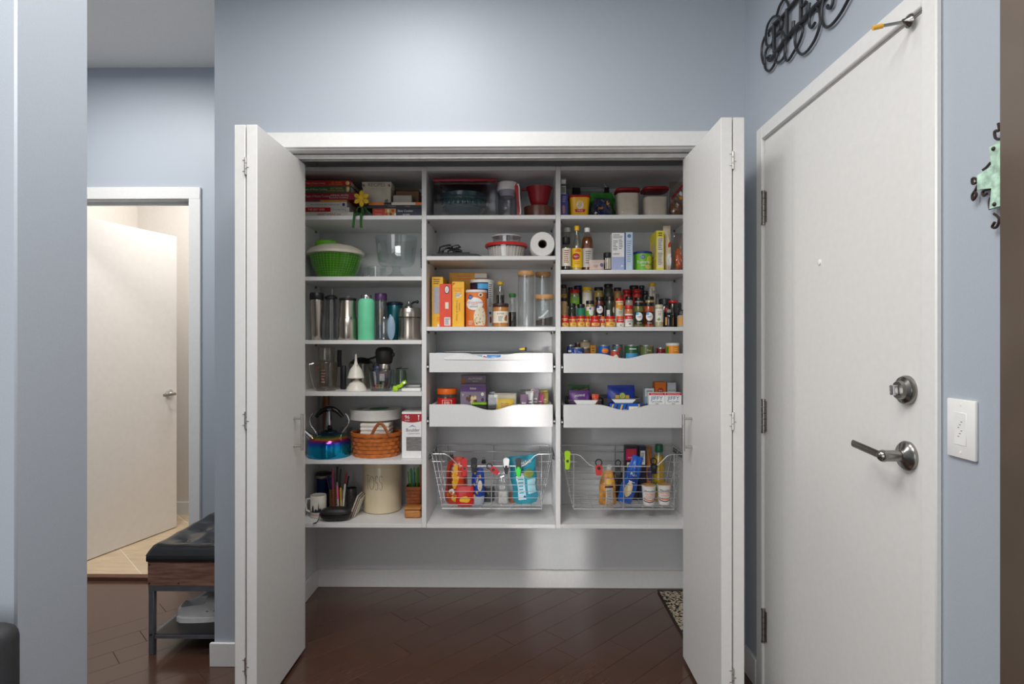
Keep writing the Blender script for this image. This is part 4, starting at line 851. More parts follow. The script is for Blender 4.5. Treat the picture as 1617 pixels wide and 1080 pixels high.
t = thing('wooden_block', 'round-cornered wooden box in front of the small woven basket', 'wooden box', (XW(653.5, 2.855), 2.862, ZF)); WD = pm((186, 122, 62), .45, var=.10, scale=10, stretch=(2, 10, 14), name='light_wood')
G().box(-.0425, .0375, -.032, .032, 0, .040, bev=.010, seg=3).obj('body', WD, t); G().box(-.0445, .0385, -.034, .034, .041, .052, bev=.005, seg=2).obj('lid', WD, t)
# ------------------------------------------------------------------ middle column, top shelf
MA, MB_, MC = ZS['M']
REDP = pm((178, 30, 40), .4, var=.03, name='red_plastic'); DRED = pm((146, 22, 34), .4, var=.03, name='dark_red_plastic')
TUB = clear((232, 232, 236), .06)
def tub(t, w, d, h, m, wall=.003, top=1.0):
    g = G()
    g.box(-w, w, -d, d, 0, .004); g.box(-w, w, -d, -d + wall, .004, h); g.box(-w, w, d - wall, d, .004, h); g.box(-w, -w + wall, -d + wall, d - wall, .004, h); g.box(w - wall, w, -d + wall, d - wall, .004, h)
    return g.obj('bin', m, t)
yt = 2.765; xa, xb = XW(685, yt), XW(782.5, yt)
t = thing('storage_tub', 'big clear rectangular tub with a red lid around the teal bowl', 'storage tub', ((xa + xb) / 2, yt + .145, MA))
w = (xb - xa) / 2; h = ZW(286, yt) - MA; tub(t, w, .145, h, TUB)
G().box(-w - .004, w + .004, -.149, .149, h + .0005, h + .014, bev=.005, seg=2).obj('lid', DRED, t)
G().box(-w - .002, w + .002, -.147, .147, h - .012, h - .0005, bev=.002).obj('rim', clear((235, 235, 235), .2), t)
t, r, h, mp = rnd('mixing_bowl', 'dark teal embossed mixing bowl inside the big clear tub', 'mixing bowl', 694.5, 770, 297, 2.912, MA + .005, [('bowl', pm((36, 72, 80), .18, var=.06, coat=.5, name='teal_glaze'), [(.52, 0), (.56, .02), (.80, .38), (.93, .70), (.98, .9), (1, .97), (.97, 1), (.92, .92), (.78, .45), (.5, .08), (.05, .06)])], seg=40, h=.128)
TEALG = pm((48, 92, 98), .18, coat=.5)
for k in range(11):
    a = -PI * .88 + k * .257 - .0; rr = r * .955; z = h * .62
    M = Matrix.Translation((rr * math.cos(a) * .965, rr * math.sin(a) * .965, z)) @ Matrix.Rotation(a, 4, 'Z')
    G().ball((0, 0, 0), (.005, .015, .020), 10, 7, M=M).obj('embossed_fruit', TEALG, t)
g = G()
for zf, rf in ((.80, .972), (.42, .83)): g.tube([(r * rf * math.cos(2 * PI * i / 40), r * rf * math.sin(2 * PI * i / 40), h * zf + .002 * math.sin(i * 2.2)) for i in range(40)], .003, 6, closed=True)
g.obj('embossed_band', TEALG, t)
t, r, h, mp = rnd('clear_jar', 'clear plastic jar with white lid beside the big clear tub', 'jar', 785.5, 817, 293, 2.862, MA, [('jar', clear((235, 235, 238), .08), [(.94, 0), (.97, .03), (.97, .2), (.94, .24), (.97, .3), (.97, .95), (.9, 1), (.86, .98), (.93, .9), (.92, .05), (.1, .03)])], seg=30)
G().lathe([(r * 1.02, h * .9), (r * 1.05, h * .93), (r * 1.05, h * 1.12), (r * 1.0, h * 1.15), (.01, h * 1.15)], 30).obj('lid', WPL, t); G().lathe([(r * .7, h * .72), (r * .88, h * .9), (r * .86, h * .9), (r * .66, h * .74)], 24, cap0=False, cap1=False).obj('liner', pm((200, 200, 214), .4), t)
t = thing('red_colander', 'red plastic colander handle with a white edge standing by the clear jar', 'colander', (XW(818.5, 2.758), 2.758, MA))
g = G(); prof = [(-.018, .135), (-.010, .150), (-.002, .145), (.002, .11), (.002, .07), (.008, .03), (.007, 0), (-.004, 0), (-.004, .05), (-.010, .09), (-.014, .12)]
g.prism(prof, -.010, .03); g.obj('body', REDP, t)
G().tube([(-.006, -.011, .140), (-.001, -.012, .147), (.004, -.012, .13), (.005, -.012, .09), (.008, -.012, .05), (.011, -.012, .02), (.009, -.012, .002)], .0032, 6).obj('edge', WPL, t)
t, r, h, mp = rnd('brown_container', 'translucent brown container under the red bowl', 'container', 827, 874, 323, 2.875, MA, [('body', pm((122, 72, 56), .25, var=.05, coat=.3, trans=.15), [(.9, 0), (.95, .03), (1, .92), (1.0, 1), (.05, 1)])], seg=34)
xc, yc = t.location.x, t.location.y
t, r, h, mp = rnd('red_bowl', 'dark red mixing bowl standing on the translucent brown container', 'bowl', 831, 872, 291.5, yc, MA + h + .0006, [('bowl', DRED, [(.52, 0), (.56, .02), (.72, .3), (.93, .85), (1.0, .95), (1.02, 1), (.96, .98), (.68, .34), (.5, .06), (.05, .05)])], seg=34)
G().box(-r - .024, -r * .86, -.012, .012, h * .86, h * .97, bev=.004, seg=2).obj('handle', DRED, t)
# ------------------------------------------------------------------ middle column, second shelf
WIRE = pm((22, 21, 22), .4, .2, var=.05, name='black_wire')
t = thing('black_grill_rack', 'black wire rack lying folded on a black tray', 'rack', (XW(718, 2.88), 2.88, MB_ + .0248))
g = G()
for k, (x0, x1, hh, y) in enumerate(((-.072, -.004, .036, -.05), (-.058, .034, .031, -.02), (-.04, .03, .028, .02), (-.02, .048, .022, .05))):
    pts = [(x0, y, 0), (x0 + .006, y, hh * .8), (x0 + .02, y + .005, hh), (x1 - .015, y + .012, hh + (.008 if k == 0 else -.004)), (x1, y + .012, hh * .7), (x1 + .004, y + .01, 0)]
    G().tube(pts, .0042, 7).obj('wire', WIRE, t)
for y in (-.05, 0, .05): G().tube([(-.08, y, .003), (.08, y, .003)], .0025, 6).obj('wire', WIRE, t)
G().tube([(-.07, -.045, .004), (-.03, -.05, .03), (.02, -.045, .042), (.026, .02, .042), (-.03, .03, .03)], .0040, 6).obj('wire', WIRE, t)
t = thing('black_tray', 'shallow black tray with a drooping mat at the left of its shelf', 'tray', (XW(726, 2.87), 2.87, MB_)); w = .125
g = G(); g.box(-w, w * .8, -.09, .09, 0, .004, bev=.001); g.box(-w, w * .8, -.09, -.085, .004, .012); g.box(-w, w * .8, .085, .09, .004, .012); g.box(-w, -w + .004, -.085, .085, .004, .012); g.prism([(w * .3, .004), (w * 1.05, .002), (w * .95, .006), (w * .7, .017), (w * .3, .020), (-w * .7, .018), (-w * .8, .004)], -.08, .08); g.obj('tray', pm((20, 20, 21), .5), t)
t, r, h, mp = rnd('glass_casserole', 'glass casserole dish with red rimmed lid and ribbed sides', 'casserole', 768, 831, 381, 2.875, MB_, [('dish', clear((240, 240, 240), .09), [(.84, 0), (.87, .03), (.98, .92), (.94, .92), (.84, .06), (.1, .05)])], seg=40)
G().lathe([(r * .93, h * .86), (r * 1.05, h * .80), (r * 1.08, h * .9), (r * 1.05, h * 1.0), (r * .93, h * 1.02), (.01, h * 1.02)], 40).obj('lid', pm((206, 52, 50), .35), t)
g = G()
for i in range(30): a = 2 * PI * i / 30; g.tube([(r * .80 * math.cos(a), r * .80 * math.sin(a), .006), (r * .89 * math.cos(a), r * .89 * math.sin(a), h * .76)], .004, 5)
g.lathe([(r * .78, .005), (r * .86, h * .76), (.01, h * .76)], 30); g.obj('pleated_liner', pm((226, 220, 212), .6), t)
xc, yc, hz = t.location.x, t.location.y, MB_ + h * 1.02
t, r2, h2, mp = rnd('round_container', 'small clear round container on the red rimmed casserole lid', 'container', 777, 823, 368.5, yc, hz + .0005, [('bowl', clear((235, 238, 240), .12), [(.9, 0), (.93, .05), (.97, .86), (.94, .86), (.9, .08), (.1, .07)]), ('lid', pm((226, 228, 230), .3, trans=.3), [(.98, .80), (1.02, .82), (1.02, .95), (.96, 1.0), (.02, 1.0)])], seg=34)
xr0, rr = span(837.5, 876.3, 2.765)
t = thing('paper_towel_roll', 'white paper towel roll lying end-on beside the casserole', 'paper towel', (xr0 - .0008, 2.765, MB_ + rr + .0006))
MX = Matrix.Rotation(-PI / 2, 4, 'X')
PAP = pm((234, 232, 228), .9, var=.02, scale=140, bump=.2, name='paper_towel')
g = G(); prof = [(rr * .36, 0), (rr * .97, 0), (rr, .003), (rr, .272), (rr * .97, .275), (rr * .36, .275)]; g.lathe(prof + [prof[0]], 44, M=MX, cap0=False, cap1=False); g.obj('roll', PAP, t)
g = G(); prof = [(rr * .30, .002), (rr * .355, .002), (rr * .355, .273), (rr * .30, .273)]; g.lathe(prof + [prof[0]], 30, M=MX, cap0=False, cap1=False); g.obj('core', pm((104, 88, 72), .9), t)
# ------------------------------------------------------------------ middle column, third shelf
gb = 'boxes on the third shelf of the middle column'
t, w, h, mp = carton('food_box', 'tall yellow box with a grey window at the left end', 'box', 681.8, 699.5, 437, 2.84, .19, MC, pm((240, 190, 30), .45), group=gb)
patch(-w * .75, w * .95, h * .27, h * .80, pm((176, 178, 182), .35, var=.06, scale=60, stretch=(6, 1, 1)), t, mp, 'window'); lines(-w * .7, w * .5, h * .84, h * .96, 3, BRN, t, mp); lines(-w * .1, w * .8, h * .10, h * .2, 3, ORG, t, mp); patch(0, w * .9, h * .01, h * .06, WHT, t, mp, 'barcode')
t, w, h, mp = carton('food_box', 'red-orange box with a dark oval logo in front of the yellow window box', 'box', 694, 713, 448, 2.775, .06, MC, pm((232, 66, 30), .4), group=gb); m2 = up(mp)
disc(w * .22, h * .865, w * .42, h * .10, INK, t, mp); disc(w * .22, h * .865, w * .32, h * .08, WHT, t, m2); text('Ritz', w * .22, h * .865, w * .42, RED, t, up(mp, .001), rot=PI / 2); patch(-w * .05, w * .5, h * .42, h * .57, CRM, t, mp, 'price_tag'); patch(-w * .2, w * .8, h * .03, h * .22, WHT, t, mp, 'barcode_panel'); lines(-w * .1, w * .75, h * .04, h * .2, 7, INK, t, m2, 'barcode')
t, w, h, mp = carton('food_box', 'yellow box with upright orange lettering beside the red-orange box', 'box', 714, 732.8, 444.5, 2.775, .10, MC, pm((248, 186, 30), .4), group=gb); m2 = up(mp)
text('HONEY', 0, h * .845, w * .5, ORG, t, mp); text('MAID', 0, h * .79, w * .5, ORG, t, mp); blob_patch(wob(oval(0, h * .70, w * .55, h * .055, 14), .001, 2), CRM, t, mp, 'emblem'); lines(-w * .5, w * .55, h * .66, h * .74, 4, GREYINK, t, m2)
text('GRAHAM', w * .22, h * .44, w * .34, ink((170, 80, 20)), t, mp, rot=-PI / 2); text('Crackers & Honey', -w * .18, h * .36, w * .46, ink((190, 70, 20)), t, mp, rot=-PI / 2); poly([(-w * .9, h * .97), (-w * .9, h * .91), (-w * .45, h * .97)], RED, t, mp, 'corner_flash')
t, w, h, mp = carton('food_box', 'wide golden yellow box standing at the back behind the others', 'box', 709.5, 768.5, 430.5, 3.0, .06, MC, pm((236, 172, 26), .45), group=gb); m2 = up(mp)
patch(w * .36, w, h * .905, h * .985, WHT, t, mp, 'white_band'); patch(w * .38, w, h * .80, h * .90, ink((176, 96, 50)), t, mp, 'brown_band'); lines(-w * .6, w * .2, h * .86, h * .95, 2, ORG, t, mp)
def oats(label, p0, p1, pyt, yc, m, gr='round oats canisters'):
    t, r, h, mp = rnd('oats_canister', label, 'canister', p0, p1, pyt, yc, MC, [('body', m, [(.97, 0), (.985, .01), (.985, .94)]), ('lid', WPL, [(1.0, .935), (1.01, .945), (1.01, .99), (.96, 1), (.05, 1)])], gr, 34)
    return t, r, h, up(mp, .0)
t, r, h, mp = oats('orange round canister of oats with white oval label', 735, 769, 457, 2.815, pm((236, 128, 54), .45)); m2 = up(mp)
blob_patch(oval(-r * .12, h * .62, r * .86, h * .17, 24), WHT, t, mp, 'label', 5); text('OLD FASHIONED', -r * .08, h * .65, r * .21, ink((196, 80, 40)), t, m2); text('OATS', -r * .08, h * .60, r * .24, ink((196, 80, 40)), t, m2); lines(-r * .55, r * .3, h * .51, h * .56, 2, GREYINK, t, m2)
gv_logo(-r * .50, h * .80, r * .24, t, m2); blob_patch(oval(r * .5, h * .86, r * .24, h * .06, 12), CRM, t, mp, 'picture'); blob_patch(wob(oval(r * .48, h * .855, r * .13, h * .03, 9), .001, 5), BRN, t, m2, 'picture')
blob_patch([(x, max(z, .006)) for x, z in oval(r * .46, h * .24, r * .62, h * .30, 24)], ink((236, 226, 200)), t, m2, 'bowl_picture', 6)
rd = random.Random(4); m3 = up(mp, .0012)
for k in range(26): x, z = r * .46 + rd.uniform(-.5, .45) * r, h * (.24 + rd.uniform(-.2, .24)); blob_patch(wob(oval(x, z, r * rd.uniform(.04, .09), h * rd.uniform(.012, .03), 7), .0008, k), (ink((214, 180, 120)), ink((226, 200, 150)), ink((200, 160, 96)), BRN if k < 8 else CRM)[k % 4], t, m3, 'flake_print', 2)
lines(-r * .7, -r * .2, h * .04, h * .16, 3, CRM, t, m2)
t, r, h, mp = oats('blue and white round canister behind the orange oats canister', 742.5, 779.5, 440.5, 2.932, WHT); m2 = up(mp)
patch(-r * 1.4, r * .62, h * .60, h * .935, NAVY, t, mp, 'blue_label', 14); patch(-r * .3, r * .6, h * .80, h * .91, SKY, t, m2, 'sky_band', 8); blob_patch(wob(oval(-r * .75, h * .8, r * .25, h * .08, 10), .003, 3), ink((90, 30, 50)), t, m2, 'berry_print'); lines(-r * .7, r * .5, h * .70, h * .73, 1, WHT, t, m2)
lines(r * .68, r * 1.08, h * .42, h * .9, 12, GREYINK, t, mp, 'nutrition_print'); disc(r * .84, h * .30, r * .12, h * .03, BLUE, t, mp); patch(r * .8, r * .98, h * .1, h * .22, ink((150, 40, 40)), t, mp, 'red_print')
DARKL = pm((34, 20, 16), .12, var=.1, coat=.4, name='dark_liquid')
def bottle(name, label, p0, p1, pyt, yc, zb, glass, liquid, lf, cap, group=None, prof=None, capz=.9):
    pr = prof or [(.9, 0), (1, .02), (1, .52), (.92, .58), (.55, .72), (.36, .82), (.34, .97)]
    xc, r = span(p0, p1, yc); h = ZW(pyt, yc - r) - zb
    t = thing(name, label, 'bottle', (xc, yc, zb), 0, group)
    G().lathe([(r * a, h * b) for a, b in pr], 24).obj('bottle', glass, t)
    if liquid:
        ins = [(max(.02, a * .93 - .0), b) for a, b in pr if b < lf]
        for (a0, b0), (a1, b1) in zip(pr, pr[1:]):
            if b0 < lf <= b1: ins.append(((a0 + (a1 - a0) * (lf - b0) / (b1 - b0)) * .93, lf))
        G().lathe([(r * a, .002 + h * b * .995) for a, b in ins], 22).obj('liquid', liquid, t)
    rc = pr[-1][0]
    G().lathe([(r * rc * 1.12, h * capz), (r * rc * 1.2, h * (capz + .01)), (r * rc * 1.2, h * .985), (r * rc * 1.05, h), (.002, h)], 20).obj('cap', cap, t)
    return t, r, h, cyl_map(r + .0008)
t, r, h, mp = bottle('syrup_bottle', 'dark syrup bottle with yellow cap behind the nut butter jar', 783.5, 797, 444, 2.93, MC, clear((226, 226, 226), .10), DARKL, .70, pm((244, 196, 40), .4), capz=.93, prof=[(.9, 0), (1, .02), (1, .72), (.95, .78), (.62, .88), (.6, .97)])
t, r, h, mp = rnd('nut_butter_jar', 'jar of nut butter with dark lid and cream label', 'jar', 778.5, 803, 478.5, 2.82, MC, [('jar', pm((186, 124, 58), .25, coat=.4), [(.92, 0), (.98, .02), (.98, .80), (.9, .86)]), ('lid', pm((58, 40, 40), .4), [(.98, .85), (1.02, .87), (1.02, .97), (.95, 1), (.02, 1)])], seg=30); m2 = up(mp)
patch(-r * 1.3, r * 1.2, h * .17, h * .66, CRM, t, mp, 'label', 14); lines(-r * .3, r * .35, h * .22, h * .45, 5, GREYINK, t, m2); text('BUTTER', 0, h * .55, r * .26, BRN, t, m2); blob_patch(wob(oval(r * .74, h * .34, r * .24, h * .1, 10), .001, 4), ink((176, 120, 50)), t, m2, 'nut_print'); blob_patch(oval(r * .82, h * .44, r * .12, h * .07, 9), ink((150, 60, 40)), t, up(mp, .001), 'nut_print')
t, r, h, mp = bottle('sauce_bottle', 'small sauce bottle with green cap and dark contents', 803, 815.5, 463, 2.86, MC, clear((222, 226, 222), .12), DARKL, .44, pm((46, 110, 44), .45), capz=.89, prof=[(.9, 0), (.98, .02), (1, .4), (.9, .55), (.78, .7), (.74, .97)])
BAM = pm((196, 148, 96), .5, var=.10, scale=14, stretch=(2, 14, 14), name='bamboo')
GLJ = clear((243, 246, 246), .07)
def canister(label, p0, p1, pyt, yc, gr='glass canisters with bamboo lids'):
    xc, r = span(p0, p1, yc); h = ZW(pyt, yc - r) - MC
    t = thing('glass_canister', label, 'canister', (xc, yc, MC), 0, gr)
    G().lathe([(r * .92, 0), (r * .96, .003), (r * .96, h - .020), (r * .93, h - .020), (r * .93, .006), (.002, .006)], 36).obj('jar', GLJ, t)
    G().lathe([(r * .925, h - .024), (r * .925, h - .0196), (r * 1.0, h - .0194), (r * 1.01, h - .004), (r * .98, h), (.002, h)], 36).obj('lid', BAM, t)
    return t, r, h
canister('tall empty glass canister with bamboo lid standing on the left', 817.5, 843.5, 427, 2.83)
canister('tall empty glass canister with bamboo lid behind the short coffee canister', 845, 869.5, 428.5, 2.945)
t, r, h = canister('short glass canister with bamboo lid holding dark coffee and a white scoop', 844.8, 874.3, 464.5, 2.812)
g = G(); N = 30; R0 = [g.b.verts.new((r * .92 * math.cos(2 * PI * i / N), r * .92 * math.sin(2 * PI * i / N), .007)) for i in range(N)]; R1 = [g.b.verts.new((r * .92 * math.cos(2 * PI * i / N), r * .92 * math.sin(2 * PI * i / N), .040 + .010 * math.cos(2 * PI * i / N))) for i in range(N)]
for i in range(N): g.b.faces.new((R0[i], R0[(i + 1) % N], R1[(i + 1) % N], R1[i]))
g.b.faces.new(R1); g.b.faces.new(list(reversed(R0))); g.obj('coffee', pm((48, 28, 24), .8, var=.3, scale=300, bump=.4), t)
t2 = thing('coffee_scoop', 'white scoop stuck in the dark coffee of the short canister', 'scoop', (t.location.x, t.location.y - .012, MC + .046), 0, None); G().tube([(-.018, 0, .0), (.0, 0, .012), (.018, 0, .034)], .0045, 8, flat=.5).obj('handle', WPL, t2); G().ball((-.018, 0, -.002), (.012, .010, .006), 12, 8).obj('bowl', WPL, t2)
# ------------------------------------------------------------------ middle column, drawers
x0, x1, y0, y1, zb = DR['M1']
t, w, h, mp = bag('zip_bag', 'flat blue and white printed pouch in the upper middle drawer', 'pouch', 702, 838, 556.5, 2.775, .03, zb + .003, pm((222, 226, 228), .3), 4, h=.066, wr=.10); m2 = up(mp)
patch(-w * .02, w * .30, h * .05, h * .95, ink((30, 130, 206)), t, mp, 'blue_print', 10); patch(-w * .36, -w * .12, h * .2, h * .95, ink((120, 180, 200)), t, mp, 'pale_blue_print', 8); blob_patch(wob(oval(-w * .06, h * .7, w * .05, h * .2, 10), .003, 3), ink((196, 60, 110)), t, m2, 'pink_print'); patch(w * .36, w * .62, h * .3, h * .9, ink((150, 196, 210)), t, mp, 'pale_print', 8)
text('clean', w * .14, h * .8, h * .16, WHT, t, m2)
t = thing('blue_bag_clip', 'small blue clip at the left end of the upper middle drawer', 'clip', (XW(695, 2.80), 2.80, ZW(560, 2.80)), .05); G().box(-.018, .018, -.006, .006, 0, .011, bev=.003, seg=2).obj('clip', pm((40, 120, 200), .4), t)
t = thing('plastic_sheet', 'flat clear plastic sheet lying across the upper middle drawer', 'lid', (XW(772, 2.93), 2.935, zb + .079)); G().box(-.21, .22, -.12, .12, 0, .0035, bev=.001).obj('sheet', clear((226, 228, 230), .22), t)
for sx in (-.2, .2): 
    pass
t = thing('spouted_tube', 'small tube with yellow tip lying on the clear sheet of the upper middle drawer', 'tube', (XW(820, 2.85), 2.85, zb + .0925)); G().tube([(0, 0, 0), (.014, 0, .001), (.026, .002, .002)], .006, 10, radii=[.002, .007, .0085]).obj('tip', pm((232, 188, 40), .4), t); G().tube([(.026, .002, .002), (.036, .003, .001)], .0085, 10).obj('body', DGREY, t)
yc_ = YF - .0042
t = thing('label_holder', 'clear plastic label sleeve on the upper middle drawer front', 'label holder', (XW(771, yc_), yc_, ZW(566.5, yc_)))
wl = (XW(841, yc_) - XW(701, yc_)) / 2; g = G(); g.prism([(-wl + .006, -.004), (wl, -.007), (wl, .028), (wl * .5, .028), (wl * .3, .018), (0, .010), (-wl * .3, .012), (-wl * .5, .018), (-wl * .7, .026), (-wl, .004)], 0, .0016); g.obj('sleeve', clear((252, 252, 252), .03), t)
g = G(); g.tube([(-wl, .004, .004 - .004), (-wl + .006, .0005, -.004), (wl, .0005, -.007), (wl, .0005, .028)], .0009, 5); g.obj('edge', pm((176, 176, 176), .3), t)
x0, x1, y0, y1, zb = DR['M2']
t, r, h, mp = rnd('snack_jar', 'plastic jar with orange lid and red label in the lower middle drawer', 'jar', 691, 721, 612, 2.86, zb, [('jar', clear((214, 196, 180), .12), [(.95, 0), (1, .02), (1, .80), (.94, .84)]), ('contents', pm((150, 110, 80), .7, var=.3, scale=150), [(.88, .02), (.9, .7), (.1, .72)]), ('lid', pm((240, 110, 26), .4), [(1, .83), (1.03, .85), (1.03, .97), (.97, 1), (.02, 1)])], seg=30); m2 = up(mp)
patch(-r * 1.35, r * 1.35, h * .08, h * .72, RED, t, mp, 'label', 14); patch(-r * .42, r * .62, h * .42, h * .66, CRM, t, m2, 'panel'); patch(-r * .36, r * .56, h * .43, h * .65, RED, t, up(mp, .0009), 'panel'); text('PB', r * .1, h * .54, r * .62, CRM, t, up(mp, .0013))
t, w, h, mp = carton('granola_box', 'taller mauve box behind the matching box in the lower middle drawer', 'box', 728, 767, 592.5, 2.93, .045, zb, pm((134, 118, 138), .5), group='mauve snack boxes in the drawer'); m2 = up(mp)
blob_patch(wob(oval(-w * .8, h * .82, w * .2, h * .12, 10), .004, 3), ink((176, 110, 50)), t, mp, 'snack_print'); text('ALMOND', w * .15, h * .92, h * .075, CRM, t, mp); text('butter', w * .15, h * .86, h * .05, CRM, t, mp); patch(-w * .5, w, h * .70, h * .78, PUR, t, mp, 'purple_band')
t, w, h, mp = carton('granola_box', 'shorter mauve box with a biscuit picture in front of the matching box', 'box', 727, 767, 607, 2.845, .05, zb, pm((138, 124, 146), .5), group='mauve snack boxes in the drawer'); m2 = up(mp)
patch(-w, w, h * .80, h * .98, PUR, t, mp, 'purple_band'); text('bites', 0, h * .89, h * .09, CRM, t, m2)
rd = random.Random(6)
for k in range(12): blob_patch(wob(oval(-w * .1 + rd.uniform(-.35, .4) * w, h * (.56 + rd.uniform(-.12, .14)), w * .12, h * .06, 9), .002, k), (ink((206, 150, 84)), ink((232, 214, 180)), BRN)[k % 3], t, up(mp, .0004 + .0001 * k), 'snack_print', 2)
disc(w * .75, h * .58, w * .12, h * .05, PUR, t, mp); disc(w * .74, h * .73, w * .12, h * .05, CRM, t, mp); text('Y', -w * .8, h * .70, h * .1, CRM, t, mp)
t = thing('black_tray', 'small black tray of green packets in the lower middle drawer', 'tray', (XW(757, 2.80), 2.80, zb)); G().box(-.038, .038, -.022, .022, 0, .082, bev=.004).obj('tray', pm((28, 28, 28), .4), t); G().box(-.036, .036, -.019, .019, .0825, .094, bev=.004).obj('packet', pm((130, 190, 30), .4, var=.15), t)
CB = clear((236, 238, 238), .10)
def clearbin(label, p0, p1, pyt, yf, dp, zb, name='clear_bin', mat=CB):
    xc, w = span(p0, p1, yf); h = ZW(pyt, yf) - zb; t = thing(name, label, 'bin', (xc, yf + dp / 2, zb)); tub(t, w, dp / 2, h, mat)
    g = G(); g.tube([(-w, -dp / 2, h), (w, -dp / 2, h), (w, dp / 2, h), (-w, dp / 2, h)], .0016, 5, closed=True); g.obj('rim', clear((225, 225, 225), .45), t)
    return t, w, h
t, w, h = clearbin('clear bin with yellow and cream packets in the lower middle drawer', 771, 816, 623, 2.80, .16, zb); bx, by = t.location.x, t.location.y
t, w, h, mp = bag('snack_packet', 'yellow packet at the front of the clear bin', 'packet', 784, 811, 630, 2.812, .03, zb + .005, pm((246, 206, 30), .35), 3, wr=.08); lines(-w * .5, w * .5, h * .5, h * .8, 4, ink((190, 120, 20)), t, up(mp), 'small_print'); text('mix', 0, h * .4, w * .5, ink((200, 130, 20)), t, up(mp))
t, w, h, mp = carton('cream_box', 'cream coloured small box behind the yellow packet in the clear bin', 'box', 780, 815, 621.5, 2.86, .05, zb + .005, CRM)
t, w, h, mp = carton('dark_box', 'small dark checked packet at the left of the clear bin', 'box', 774.5, 783, 628, 2.835, .02, zb + .005, pm((70, 66, 64), .5, var=.5, scale=120))
t, w, h = clearbin('clear bin of mixed sachets at the right end of the lower middle drawer', 821.5, 866, 619.5, 2.80, .16, zb)
rd = random.Random(8)
for k, (dx, rgb, cn) in enumerate(((-.05, (120, 84, 116), 'mauve'), (-.022, (226, 226, 224), 'white'), (.004, (140, 120, 130), 'grey'), (.028, (196, 60, 110), 'pink'), (.05, (226, 196, 60), 'yellow'))):
    t, w2, h2, mp = bag('sachet', f'{cn} sachet standing in the right clear bin of the lower middle drawer', 'sachet', 843.5 + dx * 320 - 6, 843.5 + dx * 320 + 6, 628, 2.815 + .024 * k, .016, zb + .005, pm(rgb, .4), k, 'sachets in the clear bin', h=.126 + .012 * (k % 3))
    lines(-w2 * .6, w2 * .6, h2 * .4, h2 * .7, 3, WHT if k != 1 else PUR, t, up(mp))
# ------------------------------------------------------------------ wire baskets
def wire_basket(label, xa, xb, p_posts, k):
    """pull-out chrome basket; xa, xb = rim ends at the front"""
    yf, yb = 2.795, 3.045; zr = .762; zd = ZW(736, yf); zb = ZW(803, yf)
    t = thing('wire_basket', label, 'basket', (0, 0, 0), 0, 'pull-out wire baskets'); ix = .053; bxa, bxb = xa + ix, xb - ix
    CH_ = WIREC; R = .0026; w = xb - xa
    rim = [(xa, yf, zr), (xa + .078, yf, zr), (xa + .135, yf, zd), (xb - .135, yf, zd), (xb - .078, yf, zr), (xb, yf, zr), (xb, yb, zr), (xa, yb, zr)]
    pts = []
    for i, p in enumerate(rim):
        a = Vector(rim[i - 1]); c = Vector(rim[(i + 1) % len(rim)]); p = Vector(p); f = .012
        pts += [p + (a - p).normalized() * f, p + (c - p).normalized() * f]
    G().tube(pts, .0029, 8, closed=True).obj('rim_wire', CH_, t)
    G().tube([(bxa, yf, zb), (bxb, yf, zb), (bxb, yb, zb), (bxa, yb, zb)], .0034, 8, closed=True).obj('base_wire', CH_, t)
    mid = (zr + zb) / 2
    ins = lambda z: ix * (zr - z) / (zr - zb)                       # sides lean inwards
    for py in (744.4, 754.8, 765.5, 776, 786, 797):                   # level wires all the way round
        z = ZW(py, yf); i_ = ins(z)
        G().tube([(xa + i_, yf, z), (xb - i_, yf, z), (xb - i_, yb, z), (xa + i_, yb, z)], .0014, 6, closed=True).obj('wire', CH_, t)
    z = ZW(729, yf); i_ = ins(z)
    for sx, x in ((1, xa + i_), (-1, xb - i_)): G().tube([(x + sx * .06, yf, z) , (x, yf, z), (x, yb, z)], .0017, 6).obj('wire', CH_, t)
    G().tube([(xa + ix * .15, yb, zr - .035), (xb - ix * .15, yb, zr - .035)], .0028, 6).obj('wire', CH_, t)
    for f, top in ((0.0, zr), (.5, zd), (1.0, zr)):                  # uprights at front and back
        x = bxa + (bxb - bxa) * f; xt = x
        G().tube([(xt, yf - .003, top), (x, yf - .003, zb - .004)], .0026, 7).obj('upright_wire', CH_, t)
        G().tube([(xt, yb + .003, zr), (x, yb + .003, zb)], .0026, 7).obj('upright_wire', CH_, t)
    for f in (.12, .5, .88):
        y = yf + (yb - yf) * f
        for x, xbt in ((xa, bxa), (xb, bxb)): G().tube([(x, y, zr), (xbt, y, zb)], .0022, 6).obj('side_wire', CH_, t)
    n = 7
    for i in range(1, n): y = yf + (yb - yf) * i / n; G().tube([(bxa, y, zb + .003), (bxb, y, zb + .003)], .0015, 5).obj('floor_wire', CH_, t)
    for i in range(1, 10): x = bxa + (bxb - bxa) * i / 10; G().tube([(x, yf, zb), (x, yb, zb)], .0015, 5).obj('floor_wire', CH_, t)
    for sx, x in ((-1, xa), (1, xb)):                                # slides on the cabinet sides
        xo = cols[k][0] + .0012 if sx < 0 else cols[k][1] - .0012; g = G(); a, b = sorted((xo, x + sx * .0036)); g.box(a, b, yf + .012, yb, zr - .018, zr - .012); g.box(a, b, yf + .012, yb, zr - .030, zr - .026); g.box(min(xo, xo - sx * .002), max(xo, xo - sx * .002), yf + .005, yb, zr - .03, zr - .012)
        g.obj('slide_rail', pm((150, 150, 152), .3, .9), t)
    return zb + .0065, bxa, bxb
zbm, bxa, bxb = wire_basket('chrome wire basket of the middle column full of clipped snack bags', cols['M'][0] + .012, cols['M'][1] - .012, None, 'M')
yb_ = 2.808
